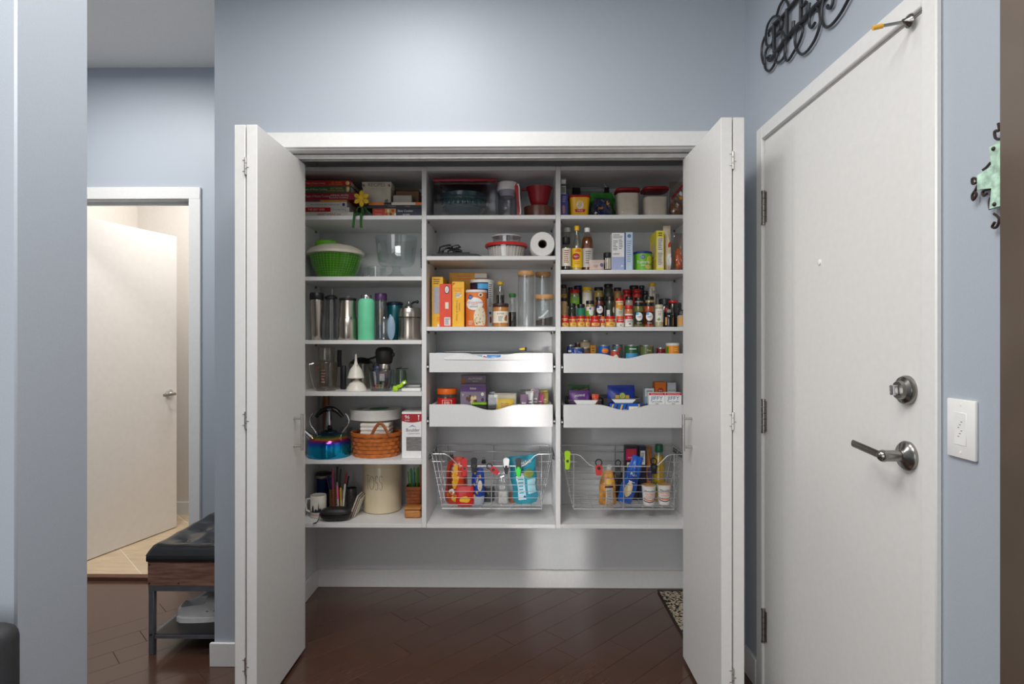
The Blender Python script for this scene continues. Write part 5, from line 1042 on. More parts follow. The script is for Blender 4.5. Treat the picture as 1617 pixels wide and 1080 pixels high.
t, w, h, mp = bag('chip_bag', 'red, orange and yellow snack bag at the left end of the middle wire basket', 'bag', 702, 738, 724, yb_ + .01, .075, zbm, pm((196, 58, 34), .28, var=.12, scale=12, bump=.3, name='red_foil'), 11, tilt=(.02, .0, 0), wr=.12, gather=.35); m2 = up(mp, .001)
blob_patch(wob(oval(-w * .1, h * .62, w * .36, h * .25, 14), .004, 2), ink((240, 176, 40), .25), t, mp, 'yellow_print'); blob_patch(wob(oval(-w * .55, h * .55, w * .3, h * .3, 12), .004, 5), ink((110, 40, 24), .3), t, mp, 'brown_print'); blob_patch(wob(oval(w * .45, h * .5, w * .35, h * .28, 12), .004, 7), ink((206, 70, 30), .3), t, mp, 'orange_print'); blob_patch(wob(oval(-w * .35, h * .30, w * .25, h * .07, 10), .003, 9), WHT, t, m2, 'label'); blob_patch(wob(oval(w * .1, h * .15, w * .5, h * .08, 12), .003, 6), ink((240, 190, 50), .3), t, m2, 'snack_print')
for k in range(4): blob_patch(oval(-w * (.7 - .3 * k), h * (.22 + .05 * (k % 2)), w * .13, h * .05, 9), ink((206, 110, 40)), t, up(mp, .0015), 'snack_print')
t, w, h, mp = bag('red_packet', 'low red packet leaning at the front of the middle wire basket', 'bag', 720, 747.5, 768, 2.800, .016, zbm, pm((206, 40, 36), .3), 12, wr=.1); blob_patch(wob(oval(0, h * .35, w * .6, h * .16, 10), .003, 2), ink((240, 186, 40)), t, mp, 'print')
t, w, h, mp = bag('blue_bag', 'blue bag with gold stars held by a black clip in the middle wire basket', 'bag', 743.5, 765, 741, yb_ + .005, .05, zbm, pm((34, 72, 170), .3, var=.05), 13, wr=.10, gather=.2); m2 = up(mp, .001)
for k in range(7): blob_patch(wob(oval(-w * .5 + w * (.42 * (k % 3)), h * (.28 + .1 * k), w * .14, h * .045, 8), .002, k), ink((244, 190, 50)), t, mp, 'gold_print')
blob_patch(oval(w * .35, h * .55, w * .35, h * .14, 14), CRM, t, mp, 'picture'); text('STARS', 0, h * .72, w * .4, WHT, t, m2, rot=PI / 2)
patch(-w * .9, w * .9, h * .04, h * .26, ink((190, 196, 206)), t, mp, 'foil_band')
t, w, h, mp = bag('dark_bag', 'dark grey bag lying behind the blue bag in the middle wire basket', 'bag', 758, 781, 770, 2.87, .05, zbm, pm((74, 74, 76), .3, var=.1), 14, wr=.12)
t, w, h, mp = bag('clear_bag', 'clear bag of white crackers held by the white clip', 'bag', 782, 806, 748, yb_ + .006, .06, zbm, clear((232, 232, 232), .18), 15, wr=.15, nu=9, gather=.4)
G().box(-w * .62, w * .62, -.016, .018, .006, h * .42, bev=.008, seg=2).obj('crackers', pm((224, 222, 216), .7, var=.06, scale=90, bump=.4), t); lines(-w * .4, w * .4, h * .5, h * .62, 3, WHT, t, up(mp))
t, w, h, mp = bag('brown_packet', 'small brown packet behind the white cracker bag', 'bag', 803, 816, 776, 2.86, .03, zbm, pm((150, 88, 50), .4, var=.1), 16)
t, w, h, mp = bag('teal_bag', 'large teal snack bag at the right end of the middle wire basket', 'bag', 811, 851, 722.5, yb_ + .012, .06, zbm, pm((24, 126, 146), .28, var=.05, bump=.2, name='teal_foil'), 17, tilt=(.02, -.10, 0), wr=.14, gather=-.12); m2 = up(mp, .001)
blob_patch(rect(-w * .55, w * .05, h * .10, h * .66), ink((176, 192, 200), .3), t, mp, 'white_panel'); blob_patch(wob(oval(w * .42, h * .64, w * .4, h * .09, 12), .004, 4), ink((110, 120, 40)), t, mp, 'seed_print'); blob_patch(rect(w * .25, w * .9, h * .22, h * .52), ink((150, 196, 206)), t, mp, 'pale_panel'); text('SeaSalt', w * .2, h * .86, w * .34, CRM, t, m2, rot=.1); lines(-w * .45, 0, h * .2, h * .55, 5, TEAL, t, m2); disc(-w * .05, h * .16, w * .1, h * .03, BLUE, t, m2)
yk = 2.783
cg = 'bag clips on the middle wire basket'
for px in (696, 714): pass
clip('red bag clip on the red snack bag', 733.5, 724, 752, yk, pm((214, 36, 40), .4), group=cg)
clip('large black bag clip on the blue bag', 748.5, 722.5, 746, yk, BLACK, group=cg, wide=12)
clip('tilted red bag clip with dark ring in the middle of the wire basket', 778, 729, 752, yk, pm((206, 40, 52), .4), rot=-.9, m2=pm((60, 50, 52), .4), ring=True, group=cg, wide=11)
clip('white bag clip with dark ring on the cracker bag', 799.5, 723, 748, yk, WPL, m2=INK, ring=False, group=cg, wide=11)
clip('black and green bag clip on the teal bag', 818.5, 723, 752, yk, BLACK, m2=pm((40, 190, 50), .4), group=cg, wide=11)
for i, (px, py, yy) in enumerate(((696, 719.5, yk), (709, 724, 2.80), (713, 720, 2.815), (764, 728, 2.82))):
    lb = ('black binder clip on the left rim wire of the middle basket', 'front black binder clip on top of the red snack bag', 'rear black binder clip on top of the red snack bag', 'small dark binder clip standing behind the blue bag')[i]
    t = thing('binder_clip', lb, 'clip', (XW(px, yy), yy, ZW(py, yy) - .012), .2 * i, 'binder clips in the middle wire basket')
    G().prism([(-.010, 0), (.010, 0), (.002, .018), (-.002, .018)], -.008, .008, M=Matrix.Rotation(PI / 2, 4, 'Z')).obj('clamp', BLACK, t); G().tube([(-.006, 0, .017), (-.005, 0, .03), (.005, 0, .03), (.006, 0, .017)], .001, 5).obj('lever', BLACK, t)
# ------------------------------------------------------------------ right column, top shelf
RA, RB, RC = ZS['R']
t, w, h, mp = carton('purple_box', 'narrow blue-purple box at the left end of the top right shelf', 'box', 885.8, 896.5, 306.5, 2.775, .10, RA, pm((62, 58, 128), .45)); m2 = up(mp)
blob_patch(wob(oval(-w * .2, h * .3, w * .5, h * .2, 10), .002, 3), ink((170, 120, 130)), t, mp, 'picture'); lines(-w * .6, w * .6, h * .6, h * .9, 4, ink((150, 150, 200)), t, mp)
zt = RA + h
t, w, h, mp = carton('grey_box', 'small grey and white box standing on the narrow blue-purple box', 'box', 885.8, 893.8, 283, 2.79, .06, zt + .0005, pm((190, 188, 184), .5)); patch(-w * .8, w * .8, h * .12, h * .50, pm((130, 128, 124), .6), t, mp, 'panel'); patch(-w, w, h * .57, h * .66, INK, t, mp, 'black_band'); patch(-w * .8, w * .8, h * .75, h * .95, WHT, t, mp, 'panel')
YT = pm((240, 182, 22), .35, name='yellow_plastic')
t, r, h, mp = rnd('yellow_tub', 'yellow tapered tub with red lid and red banner label', 'tub', 898, 931, 309, 2.83, RA, [('body', YT, [(.80, 0), (.83, .02), (.98, .97), (.95, .985)]), ('lid', pm((196, 26, 32), .35), [(1.0, .93), (1.04, .95), (1.03, 1.01), (.97, 1.03), (.02, 1.03)])], seg=40, sq=5)
mq = flat_map(-r * .985); ml = lambda x, z: (x, -r * (.80 + .17 * z / h) * 1.005 - .001, z)
blob_patch(oval(0, h * .56, r * .34, h * .20, 16), CRM, t, ml, 'picture'); blob_patch(oval(0, h * .64, r * .18, h * .09, 12), ink((230, 200, 120)), t, up(ml), 'picture'); lines(-r * .25, r * .25, h * .42, h * .58, 4, ink((190, 150, 90)), t, up(ml))
poly([(-r * .52, h * .36), (r * .52, h * .36), (r * .42, h * .22), (-r * .42, h * .22)], ink((196, 26, 32)), t, up(ml), 'banner'); text('MILK', 0, h * .29, r * .24, CRM, t, up(ml, .001)); lines(-r * .3, r * .3, h * .08, h * .12, 1, ink((120, 70, 20)), t, ml)
t, w, h, mp = bag('green_bag', 'crumpled green snack bag behind the blue printed bag', 'bag', 930, 972, 303, 2.895, .05, RA, pm((52, 132, 48), .3, var=.2, scale=14, bump=.4), 21, wr=.25, gather=.15)
t, w, h, mp = bag('blue_printed_bag', 'clear and blue bag printed with golden figures on the top right shelf', 'bag', 933.5, 968, 311, 2.775, .075, RA, pm((62, 66, 84), .25, var=.3, scale=16, bump=.3), 22, wr=.2, tilt=(0, .06, 0), gather=.25); m2 = up(mp, .001)
for k, (a, b, c_, d, cc) in enumerate(((.05, .55, .5, .3, (40, 58, 104)), (-.3, .3, .5, .22, (36, 52, 96)), (.55, .66, .16, .18, (206, 156, 60)), (-.25, .38, .30, .07, (206, 140, 50)), (.3, .12, .5, .08, (36, 52, 96)), (-.5, .10, .3, .05, (226, 224, 220)), (.0, .78, .2, .1, (110, 150, 170)))): blob_patch(wob(oval(w * a, h * b, w * c_, h * d, 11), .005, k), ink(cc, .3), t, up(mp, .0004 * k), 'print')
for k in range(2):
    px, py = ((910, 297), (957, 298))[k]; y = 2.96; t = thing('binder_clip', ('large black binder clip standing up behind the yellow tub', 'black binder clip standing on the green bag')[k], 'clip', (XW(px, y), y - (0 if k == 0 else .02), ZW(py + 8, y)), 0, 'binder clips on the top right shelf'); s = .020 if k == 0 else .012
    G().prism([(-.012, -.004), (.012, -.004), (.003, .026), (-.003, .026)], -s, s, M=Matrix.Rotation(PI / 2, 4, 'Z')).obj('clamp', BLACK, t); G().tube([(-s * .7, 0, .024), (-s * .5 - .008, 0, .042), (-s * .1 - .008, 0, .042), (-s * .0, 0, .024)], .0013, 5).obj('lever', CHROME, t)
CB2 = clear((214, 220, 220), .12)
t, w, h = clearbin('clear bin standing at the back behind the yellow tub and the bags', 905, 958, 297, 2.997, .08, RA, mat=CB2)
def flour(label, p0, p1, pyt, yc, fill):
    t, r, h, mp = rnd('flour_container', label, 'container', p0, p1, pyt, yc, RA, [('body', clear((240, 238, 238), .10), [(.90, 0), (.94, .02), (.98, .9), (.95, .92)]), ('lid', pm((150, 26, 34), .4), [(1.0, .90), (1.05, .91), (1.05, .97), (.98, 1.0), (.02, 1.0)])], 'flour containers with dark red lids', 40, sq=4)
    G().lathe([(r * .88, .004), (r * (.91 + .04 * fill), h * fill), (.01, h * fill)], 40, sq=4).obj('flour', pm((232, 222, 204), .8, var=.02), t)
flour('shorter flour container with dark red lid, full to the brim', 971.5, 1008.5, 296, 2.84, .82)
flour('taller flour container with dark red lid and a grey gap above the flour', 1013.5, 1053, 294, 2.84, .66)
t, w, h, mp = bag('zip_bag', 'clear zip bag of brown sugar with a red zip strip', 'bag', 1058.5, 1081, 285, 2.775, .07, RA, clear((216, 206, 196), .16), 25, wr=.12, tilt=(0, .03, 0))
G().ball((0, 0, h * .24), (w * .86, .028, h * .235), 16, 10).obj('brown_sugar', pm((150, 104, 66), .8, var=.25, scale=120, bump=.5), t); poly([(-w * .85, h * .52), (w * .75, h * .92), (w * .85, h * .86), (-w * .75, h * .44)], ink((170, 30, 36)), t, flat_map(-.022), 'zip_strip'); blob_patch(wob(oval(w * .35, h * .5, w * .4, h * .05, 9), .002, 3), ink((226, 150, 40)), t, up(mp), 'print'); blob_patch(wob(oval(w * .5, h * .62, w * .25, h * .07, 9), .003, 6), WHT, t, up(mp), 'print')
# ------------------------------------------------------------------ right column, second shelf
gb2 = 'bottles on the second right shelf'
BR_ = [(.92, 0), (1, .03), (1, .62), (.9, .70), (.62, .76), (.58, .97)]
t, r, h, mp = bottle('flavouring_bottle', 'white labelled bottle with black spout cap at the left end', 886.5, 901.5, 373.5, 2.79, RB, clear((220, 214, 210), .14), DARKL, .62, BLACK, gb2, [(.92, 0), (1, .03), (1, .66), (.9, .74), (.7, .78), (.68, .85)], capz=.80)
G().lathe([(r * .78, h * .84), (r * .70, h * .90), (r * .2, h * .93), (r * .14, h * 1.04), (.001, h * 1.04)], 16).obj('spout', BLACK, t); patch(-r * 1.3, r * 1.3, h * .13, h * .66, CRM, t, mp, 'label', 14); lines(-r * .55, r * .6, h * .2, h * .6, 7, ink((150, 60, 60)), t, up(mp))
t, r, h, mp = bottle('clear_bottle', 'clear bottle with white cap behind the bottle with the black spout', 888.5, 903, 358.5, 2.90, RB, clear((226, 224, 222), .10), None, 0, WPL, gb2, BR_)
t, r, h, mp = bottle('corn_syrup_bottle', 'syrup bottle with yellow cap and yellow label with red badge', 902.5, 919.5, 355.5, 2.80, RB, clear((232, 230, 214), .10), pm((210, 190, 130), .15, coat=.3), .45, pm((248, 196, 20), .4), gb2, [(.94, 0), (1, .03), (1, .48), (.92, .56), (.55, .74), (.40, .84), (.38, .97)], capz=.90); m2 = up(mp)
patch(-r * 1.45, r * 1.45, h * .07, h * .495, YEL, t, mp, 'label', 16); blob_patch(oval(-r * .3, h * .31, r * .75, h * .075, 16), ink((176, 30, 40)), t, m2, 'badge'); text('Karo', -r * .25, h * .312, r * .5, WHT, t, up(mp, .001)); lines(-r * .6, r * .5, h * .12, h * .2, 2, ink((196, 130, 30)), t, m2); blob_patch(wob(oval(r * .1, h * .44, r * .6, h * .04, 10), .002, 4), ink((226, 120, 30)), t, m2, 'print')
t, r, h, mp = bottle('vinegar_bottle', 'tall bottle half full of amber liquid with pale cap', 918, 936.5, 358.5, 2.82, RB, clear((226, 220, 214), .10), pm((122, 62, 22), .12, var=.05, coat=.4), .78, WPL, gb2, [(.93, 0), (1, .03), (1, .62), (.92, .72), (.55, .86), (.42, .90), (.4, .97)]); patch(-r * 1.3, r * 1.3, h * .09, h * .52, ink((206, 200, 190)), t, mp, 'label', 14); lines(-r * .4, r * .6, h * .15, h * .46, 6, GREYINK, t, up(mp))
t, w, h, mp = bag('sugar_pouch', 'low pinkish white pouch lying in front of the amber bottle', 'pouch', 931, 955, 410, 2.765, .035, RB, pm((222, 200, 190), .5), 31, wr=.08); gv_logo(w * .62, h * .5, w * .24, t, up(mp)); lines(-w * .6, w * .2, h * .2, h * .5, 3, ink((196, 150, 140)), t, up(mp))
t, r, h, mp = rnd('black_jar', 'black capped grinder jar with white striped label beside the nutrition box', 'jar', 953, 966, 398.5, 2.82, RB, [('body', pm((40, 38, 38), .2, coat=.4), [(.95, 0), (1, .02), (1, .74), (.94, .76)]), ('cap', BLACK, [(.98, .76), (1.0, .78), (1.0, .98), (.9, 1), (.02, 1)])], seg=22)
for k in range(3): patch(-r * .75 + r * .5 * k, -r * .45 + r * .5 * k, h * .12, h * .70, CRM, t, mp, 'label_stripe', 3)
gw = 'white and blue boxes side by side'
t, w, h, mp = carton('sugar_box', 'white box with nutrition print and a lavender bottom', 'box', 966.5, 986, 368, 2.775, .055, RB, WHT, group=gw); m2 = up(mp)
patch(-w, w * .98, .002, h * .36, ink((172, 182, 220)), t, mp, 'lavender_panel'); lines(-w * .85, w * .8, h * .84, h * .96, 3, GREYINK, t, mp, seed=1); lines(-w * .85, -w * .05, h * .52, h * .8, 7, GREYINK, t, mp, seed=2); lines(w * .1, w * .85, h * .55, h * .82, 6, GREYINK, t, mp, seed=3); lines(-w * .85, w * .7, h * .40, h * .46, 2, GREYINK, t, mp, seed=4); disc(w * .6, h * .12, w * .14, w * .16, WHT, t, m2)
t, w, h, mp = carton('sugar_box', 'pale blue narrow box with a round blue logo at its top', 'box', 986.3, 999.3, 367, 2.775, .10, RB, ink((200, 218, 232)), group=gw); m2 = up(mp)
patch(-w, -w * .72, .001, h - .001, BLUE, t, mp, 'blue_edge'); gv_logo(w * .12, h * .90, w * .46, t, mp); lines(-w * .4, w * .7, h * .2, h * .78, 10, ink((150, 166, 190)), t, mp); patch(w * .9, w, .001, h - .001, SKY, t, mp, 'blue_edge')
t, r, h, mp = rnd('green_can', 'bright green can with dark blue lid and white script', 'can', 1001, 1029, 396.5, 2.81, RB, [('body', pm((118, 190, 50), .35, var=.03), [(.97, 0), (.985, .02), (.985, .9)]), ('lid', pm((30, 56, 140), .4), [(1, .88), (1.03, .9), (1.03, .98), (.97, 1), (.02, 1)])], seg=34); m2 = up(mp)
patch(-r * 1.4, -r * .98, h * .02, h * .88, ink((70, 140, 40)), t, mp, 'dark_edge', 4); blob_patch(oval(r * .62, h * .55, r * .4, h * .22, 12), ink((206, 214, 70)), t, mp, 'picture'); gv_logo(-r * .22, h * .70, r * .26, t, m2); text('Yummy', -r * .12, h * .43, r * .52, WHT, t, m2); text('snack', -r * .15, h * .27, r * .28, WHT, t, m2); blob_patch(oval(r * .45, h * .18, r * .4, h * .12, 12), ink((220, 196, 110)), t, mp, 'picture')
t, w, h, mp = carton('yellow_box', 'yellow box with white nutrition panel on its narrow front', 'box', 1036.5, 1048.5, 364.5, 2.77, .14, RB, ink((238, 220, 60))); lines(-w * .5, w * .6, h * .84, h * .95, 2, INK, t, up(mp)); patch(-w * .78, w * .78, h * .06, h * .82, CRM, t, mp, 'panel'); lines(-w * .6, w * .65, h * .5, h * .8, 7, GREYINK, t, up(mp)); lines(-w * .6, w * .65, h * .12, h * .44, 8, GREYINK, t, up(mp)); 
sm = lambda y, z: (-w - .0006, y, z); blob_patch(oval(-.01, h * .55, .04, h * .2, 12), ink((226, 200, 150)), t, sm, 'picture'); patch(-.06, .06, h * .05, h * .28, ink((226, 190, 30)), t, sm, 'panel')
t, w, h, mp = bag('cream_bag', 'tall cream and white bag with a red leaf print beside the yellow box', 'bag', 1051, 1063.5, 354, 2.775, .10, RB, pm((222, 206, 182), .4, var=.06), 33, wr=.08, seal=.10); blob_patch(wob(oval(w * .1, h * .55, w * .45, h * .07, 10), .002, 4), ink((190, 70, 40)), t, up(mp), 'leaf_print'); blob_patch(oval(0, h * .22, w * .7, h * .14, 12), ink((230, 228, 224)), t, mp, 'white_print')
t, w, h, mp = bag('zip_bag', 'clear zip bag of orange mix with a red zip strip at the right end', 'bag', 1066.5, 1083, 367, 2.775, .06, RB, clear((226, 212, 204), .16), 34, wr=.1); G().ball((-w * .1, 0, h * .31), (w * .72, .02, h * .30), 14, 10).obj('orange_mix', pm((214, 104, 44), .6, var=.25, scale=60), t); G().tube([(w * .78, -.012, h * .97), (w * .8, -.015, h * .4), (w * .5, -.018, h * .12), (-w * .4, -.016, h * .03)], .003, 6).obj('zip_strip', RED, t)
# ------------------------------------------------------------------ right column, spice shelf
t = thing('spice_riser', 'white stepped riser under the back rows of spice jars', 'riser', (0, 0, 0)); xa, xb = cols['R'][0] + .004, XW(1035, 2.9)
z2, z3 = RC + .040, RC + .108
G().box(xa, xb, 2.838, 2.905, RC, z2, bev=.001).obj('step', MELA, t); G().box(xa, xb, 2.9055, 3.03, RC, z3, bev=.001).obj('step', MELA, t); z2 += .0006; z3 += .0006
SPW = pm((206, 204, 198), .35); GL2 = (.2, .5)
row_y = {1: (2.795, RC), 2: (2.871, z2), 3: (2.94, z3), 4: (2.99, z3)}
K, RD_, NV, YL_, CRC = (24, 24, 25), (204, 26, 30), (28, 34, 80), (236, 196, 30), (206, 196, 170)
# row, left, right, top pixel, body colour, cap colour, label colour, extra print, what sets it apart
spices = [
 (1, 885.6, 898.5, 498, (226, 190, 110), RD_, (196, 30, 34), 'sq', 'short red capped seasoning jar at the left end of the front row'),
 (1, 899, 911, 499.5, (228, 178, 70), RD_, (214, 160, 50), 'sq', 'second short red capped seasoning jar of the front row from the left'),
 (1, 911.3, 923.8, 498.5, (226, 170, 60), RD_, (226, 168, 60), 'sq', 'third short red capped seasoning jar of the front row from the left'),
 (1, 924.2, 931.6, 499, (220, 160, 60), RD_, (226, 168, 60), 'sq', 'narrow short red capped jar in the front row, fourth from the left'),
 (1, 932, 947.5, 498.5, (216, 60, 40), RD_, (196, 30, 34), 'sq', 'wide short red capped jar with yellow swoosh, in the front row'),
 (1, 948, 955.3, 499.5, (220, 216, 206), (230, 120, 30), (190, 60, 50), 'sq', 'narrow white labelled jar with orange cap between wide red capped jars'),
 (1, 955.8, 971.5, 499, (226, 150, 50), RD_, (226, 180, 70), 'sq', 'wide short red capped jar with golden label, in the front row'),
 (1, 973, 985.6, 499, (226, 222, 212), (226, 90, 30), (196, 28, 32), 'band', 'short white jar with red band and orange cap, in the front row'),
 (1, 986.2, 999.6, 482, (196, 120, 70), RD_, (226, 222, 214), 'band2', 'tall red capped jar with red band and white label, in the front row'),
 (1, 1001, 1016.3, 477.5, (104, 104, 44), K, None, 'oval', 'black capped green herb jar with white oval label, in the front row'),
 (1, 1017, 1032.5, 477.5, (166, 70, 34), K, None, 'oval', 'black capped orange-red spice jar with white oval label, in the front row'),
 (1, 1034, 1047.5, 481, (176, 170, 130), CRC, (232, 228, 216), 'leaf', 'cream capped jar with white label and green leaf, in the front row'),
 (1, 1049.5, 1063.5, 488.5, (18, 24, 26), (150, 148, 142), None, 'bot', 'small dark bottle with grey cap near the right end'),
 (1, 1069, 1082.5, 492, (180, 170, 150), (110, 110, 112), (214, 156, 80), 'foil', 'bottle with crumpled foil cap and orange label at the right end'),
 (2, 885.6, 896, 470, (190, 160, 110), (34, 32, 34), None, 'top', 'dark capped tan jar at the left end of the second row'),
 (2, 897, 909.5, 479, (42, 50, 36), (26, 34, 30), None, None, 'dark green jar with black cap in the second row'),
 (2, 911, 923.8, 480, (30, 80, 66), K, (30, 134, 104), 'sleeve', 'black capped jar with green sleeve in the second row'),
 (2, 925, 938.5, 474.5, (150, 130, 90), K, (104, 180, 40), 'gvl', 'black capped jar with green and white label in the second row'),
 (2, 939.8, 954, 468.5, (84, 34, 26), K, None, 'oval', 'black capped reddish brown jar with white oval label in the second row'),
 (2, 955.5, 970.5, 468, (40, 52, 38), (18, 20, 18), (226, 224, 218), 'bar', 'black capped dark green jar with barcode label in the second row'),
 (2, 971.8, 984.6, 470.5, (226, 222, 212), (200, 28, 30), (232, 226, 214), 'orange', 'red capped white labelled jar with orange band in the second row'),
 (2, 987, 1000, 468, (150, 140, 132), K, None, 'top', 'black capped grey-pink jar behind the tall red capped jar'),
 (2, 1001.5, 1016.5, 469.5, (150, 138, 124), K, None, 'top', 'black capped grey-brown jar behind the green herb jar'),
 (2, 1018.5, 1033, 468, (176, 150, 96), (26, 28, 30), None, 'top', 'black capped tan jar behind the orange-red spice jar'),
 (3, 885.6, 895, 449.3, (120, 110, 100), K, (226, 180, 40), 'low', 'tall black capped jar with yellow label at the left end of the back row'),
 (3, 899.8, 915, 456.8, (150, 150, 110), RD_, (130, 186, 60), 'low', 'red capped jar with lime green label in the back row'),
 (3, 919.3, 935, 452.8, (228, 222, 206), YL_, (232, 226, 214), 'redtag', 'yellow capped white labelled jar with slanted red tag in the back row'),
 (3, 938, 952.6, 453.3, (176, 150, 80), (26, 27, 30), None, 'top', 'black capped yellowish jar beside the yellow capped jar'),
 (3, 953.4, 968, 448, (56, 62, 50), (20, 20, 21), None, None, 'tallest black capped dark glass jar in the middle of the back row'),
 (3, 969, 981.5, 454, (176, 130, 70), (30, 30, 31), None, 'top', 'black capped orange-brown jar beside the tallest dark jar'),
 (3, 983, 996.4, 456.8, (150, 36, 36), (176, 24, 30), None, 'redlow', 'left one of two dark red capped jars in the back row'),
 (3, 998.2, 1012.6, 456.6, (166, 40, 36), (190, 28, 32), None, 'redlow', 'right one of two dark red capped jars in the back row'),
 (3, 1014.6, 1023.8, 459.5, (44, 44, 44), (28, 28, 30), None, None, 'narrow black capped jar between red and yellow capped jars'),
 (4, 897, 904.5, 453.5, (90, 80, 64), (26, 24, 26), None, None, 'dark capped jar peeping out behind the lime green labelled jar'),
 (4, 906, 919.5, 450.8, (60, 60, 80), NV, None, None, 'navy capped jar standing behind the red and yellow capped jars'),
 (4, 993.5, 1008.6, 450.5, (60, 62, 60), (34, 38, 38), None, None, 'dark grey capped jar behind the two red capped jars'),
 (4, 1009, 1018, 450.8, (40, 60, 54), (28, 48, 44), None, None, 'dark green capped jar behind the two red capped jars'),
 (3, 1024.4, 1035.4, 446.5, (228, 220, 202), (226, 180, 40), (226, 218, 204), 'dark', 'tall white jar with yellow cap at the right end of the back row'),
]
RC2 = {}
for row, p0, p1, pyt, body, cap, lab, pr, lb in spices:
    yc, zb = row_y[row]; xc, r = span(p0, p1, yc); h = ZW(pyt, yc - r) - zb; r -= .0006
    t = thing('spice_jar', lb, 'spice jar', (xc, yc, zb), 0, 'spice jars on the stepped riser'); mp = cyl_map(r + .0006); m2 = up(mp)
    cz = min(.30, .017 / h) if row != 1 or h > .08 else .24
    if pr == 'bot':
        G().lathe([(r * .95, 0), (r, .004), (r, h * .62), (r * .9, h * .70), (r * .45, h * .78), (r * .42, h * .84)], 18).obj('body', pm(body, .12, coat=.5), t); G().lathe([(r * .5, h * .82), (r * .55, h * .84), (r * .52, h), (.001, h)], 14).obj('cap', pm(cap, .4), t); patch(-r * 1.3, -r * .7, h * .1, h * .55, ink((206, 150, 90)), t, mp, 'label', 4); patch(r * .7, r * 1.2, h * .1, h * .55, ink((196, 140, 90)), t, mp, 'label', 4); disc(-r * .2, h * .62, r * .12, h * .03, WHT, t, mp); continue
    if pr == 'foil':
        G().lathe([(r * .95, 0), (r, .004), (r, h * .68), (r * .6, h * .8)], 18).obj('body', pm(body, .2, var=.1, coat=.3), t)
        g = G(); rr_ = random.Random(3); g.ball((0, 0, h * .9), (r * .85, r * .85, h * .22), 14, 9)
        for v in g.b.verts: v.co *= 1; v.co.x += rr_.uniform(-.002, .002); v.co.z += rr_.uniform(-.002, .002)
        g.obj('foil_cap', pm(cap, .25, .9, var=.3, scale=120), t, ang=10); patch(-r * 1.2, r * .1, h * .12, h * .62, ink(lab), t, mp, 'label', 8); patch(r * .15, r * 1.2, h * .12, h * .62, ink((206, 204, 200)), t, mp, 'label', 8); continue
    G().lathe([(r * .94, 0), (r * .99, .003), (r, h * .08), (r, h * (1 - cz) - .010), (r * .9, h * (1 - cz) - .004), (r * .84, h * (1 - cz))], 18).obj('body', pm(body, .16, var=.10, scale=90, coat=.5), t)
    G().lathe([(r * .93, h * (1 - cz) + .0005), (r * .98, h * (1 - cz) + .0015), (r * .98, h - .002), (r * .92, h), (.001, h)], 18).obj('cap', pm(cap, .32, var=.03), t)
    if lab and pr not in ('sq', 'gvl'): 
        z0, z1 = {'band': (.05, .72), 'band2': (.02, .36), 'leaf': (.22, .82), 'sleeve': (.02, .72), 'bar': (.05, .40), 'orange': (.02, .86), 'low': (.06, .55), 'redtag': (.02, .72), 'dark': (.05, .76)}.get(pr, (.1, .7)); patch(-r * 1.35 if pr != 'bar' else -r * .9, r * 1.35 if pr != 'bar' else -r * .15, h * z0, h * z1, ink(lab if pr not in ('band',) else (228, 224, 214)), t, mp, 'label', 12)
    if pr == 'sq':
        patch(-r * 1.35, r * 1.35, h * .10, h * .66, ink(lab), t, mp, 'label', 12); patch(-r * .9, r * 1.0, h * .12, h * .36, ink((238, 206, 110)), t, m2, 'panel', 8); patch(-r * 1.35, r * 1.35, h * .48, h * .64, RED, t, m2, 'red_band', 10); lines(-r * .5, r * .5, h * .50, h * .60, 1, CRM, t, up(mp, .001), 'small_print'); blob_patch(wob(oval(r * .1, h * .25, r * .5, h * .09, 10), .001, int(p0)), ink((206, 120, 40)), t, up(mp, .001), 'picture')
    if pr == 'band': patch(-r * 1.35, r * 1.35, h * .40, h * .72, RED, t, m2, 'red_band', 12); lines(-r * .7, r * .7, h * .5, h * .62, 1, WHT, t, up(mp, .001)); blob_patch(oval(0, h * .17, r * .3, h * .07, 9), ink((140, 160, 60)), t, m2, 'picture')
    if pr == 'band2': patch(-r * 1.35, r * 1.35, h * .36, h * .54, RED, t, mp, 'red_band', 12); text('Spice', 0, h * .44, r * .5, WHT, t, m2); patch(-r * 1.3, r * 1.3, h * .54, h * .60, WHT, t, mp, 'label', 12); blob_patch(oval(.1 * r, h * .14, r * .35, h * .03, 9), BRN, t, m2, 'picture'); lines(-r * .6, r * .6, h * .2, h * .3, 2, GREYINK, t, m2)
    if pr == 'oval':
        blob_patch(oval(-r * .1, h * .42, r * .78, h * .17, 18), WHT, t, m2, 'label', 4); patch(-r * 1.35, r * 1.35, h * .10, h * .62, pm(tuple(v * .45 for v in body), .3), t, mp, 'sleeve', 12); disc(-r * .5, h * .54, r * .3, h * .06, SKY if row == 1 else BLUE, t, up(mp, .001)); lines(-r * .5, r * .35, h * .36, h * .44, 2, GREYINK, t, up(mp, .001)); lines(-r * .6, r * .5, h * .13, h * .17, 1, WHT, t, m2)
    if pr == 'leaf': text('SPICE', -r * .1, h * .68, r * .42, ink((176, 60, 60)), t, m2); lines(-r * .5, r * .3, h * .5, h * .62, 2, ink((150, 90, 90)), t, m2); poly([(-r * .8, h * .34), (-r * .3, h * .42), (r * .7, h * .38), (r * .1, h * .33), (-r * .4, h * .26)], ink((120, 150, 30)), t, m2, 'leaf_print')
    if pr == 'gvl': patch(-r * 1.35, r * 1.35, h * .05, h * .45, ink(lab), t, mp, 'label', 12); blob_patch(oval(r * .2, h * .38, r * .62, h * .2, 14), WHT, t, m2, 'label', 4); patch(-r * 1.2, r * 1.2, h * .44, h * .66, CRM, t, mp, 'label', 10); disc(0, h * .56, r * .34, h * .06, BLUE, t, m2)
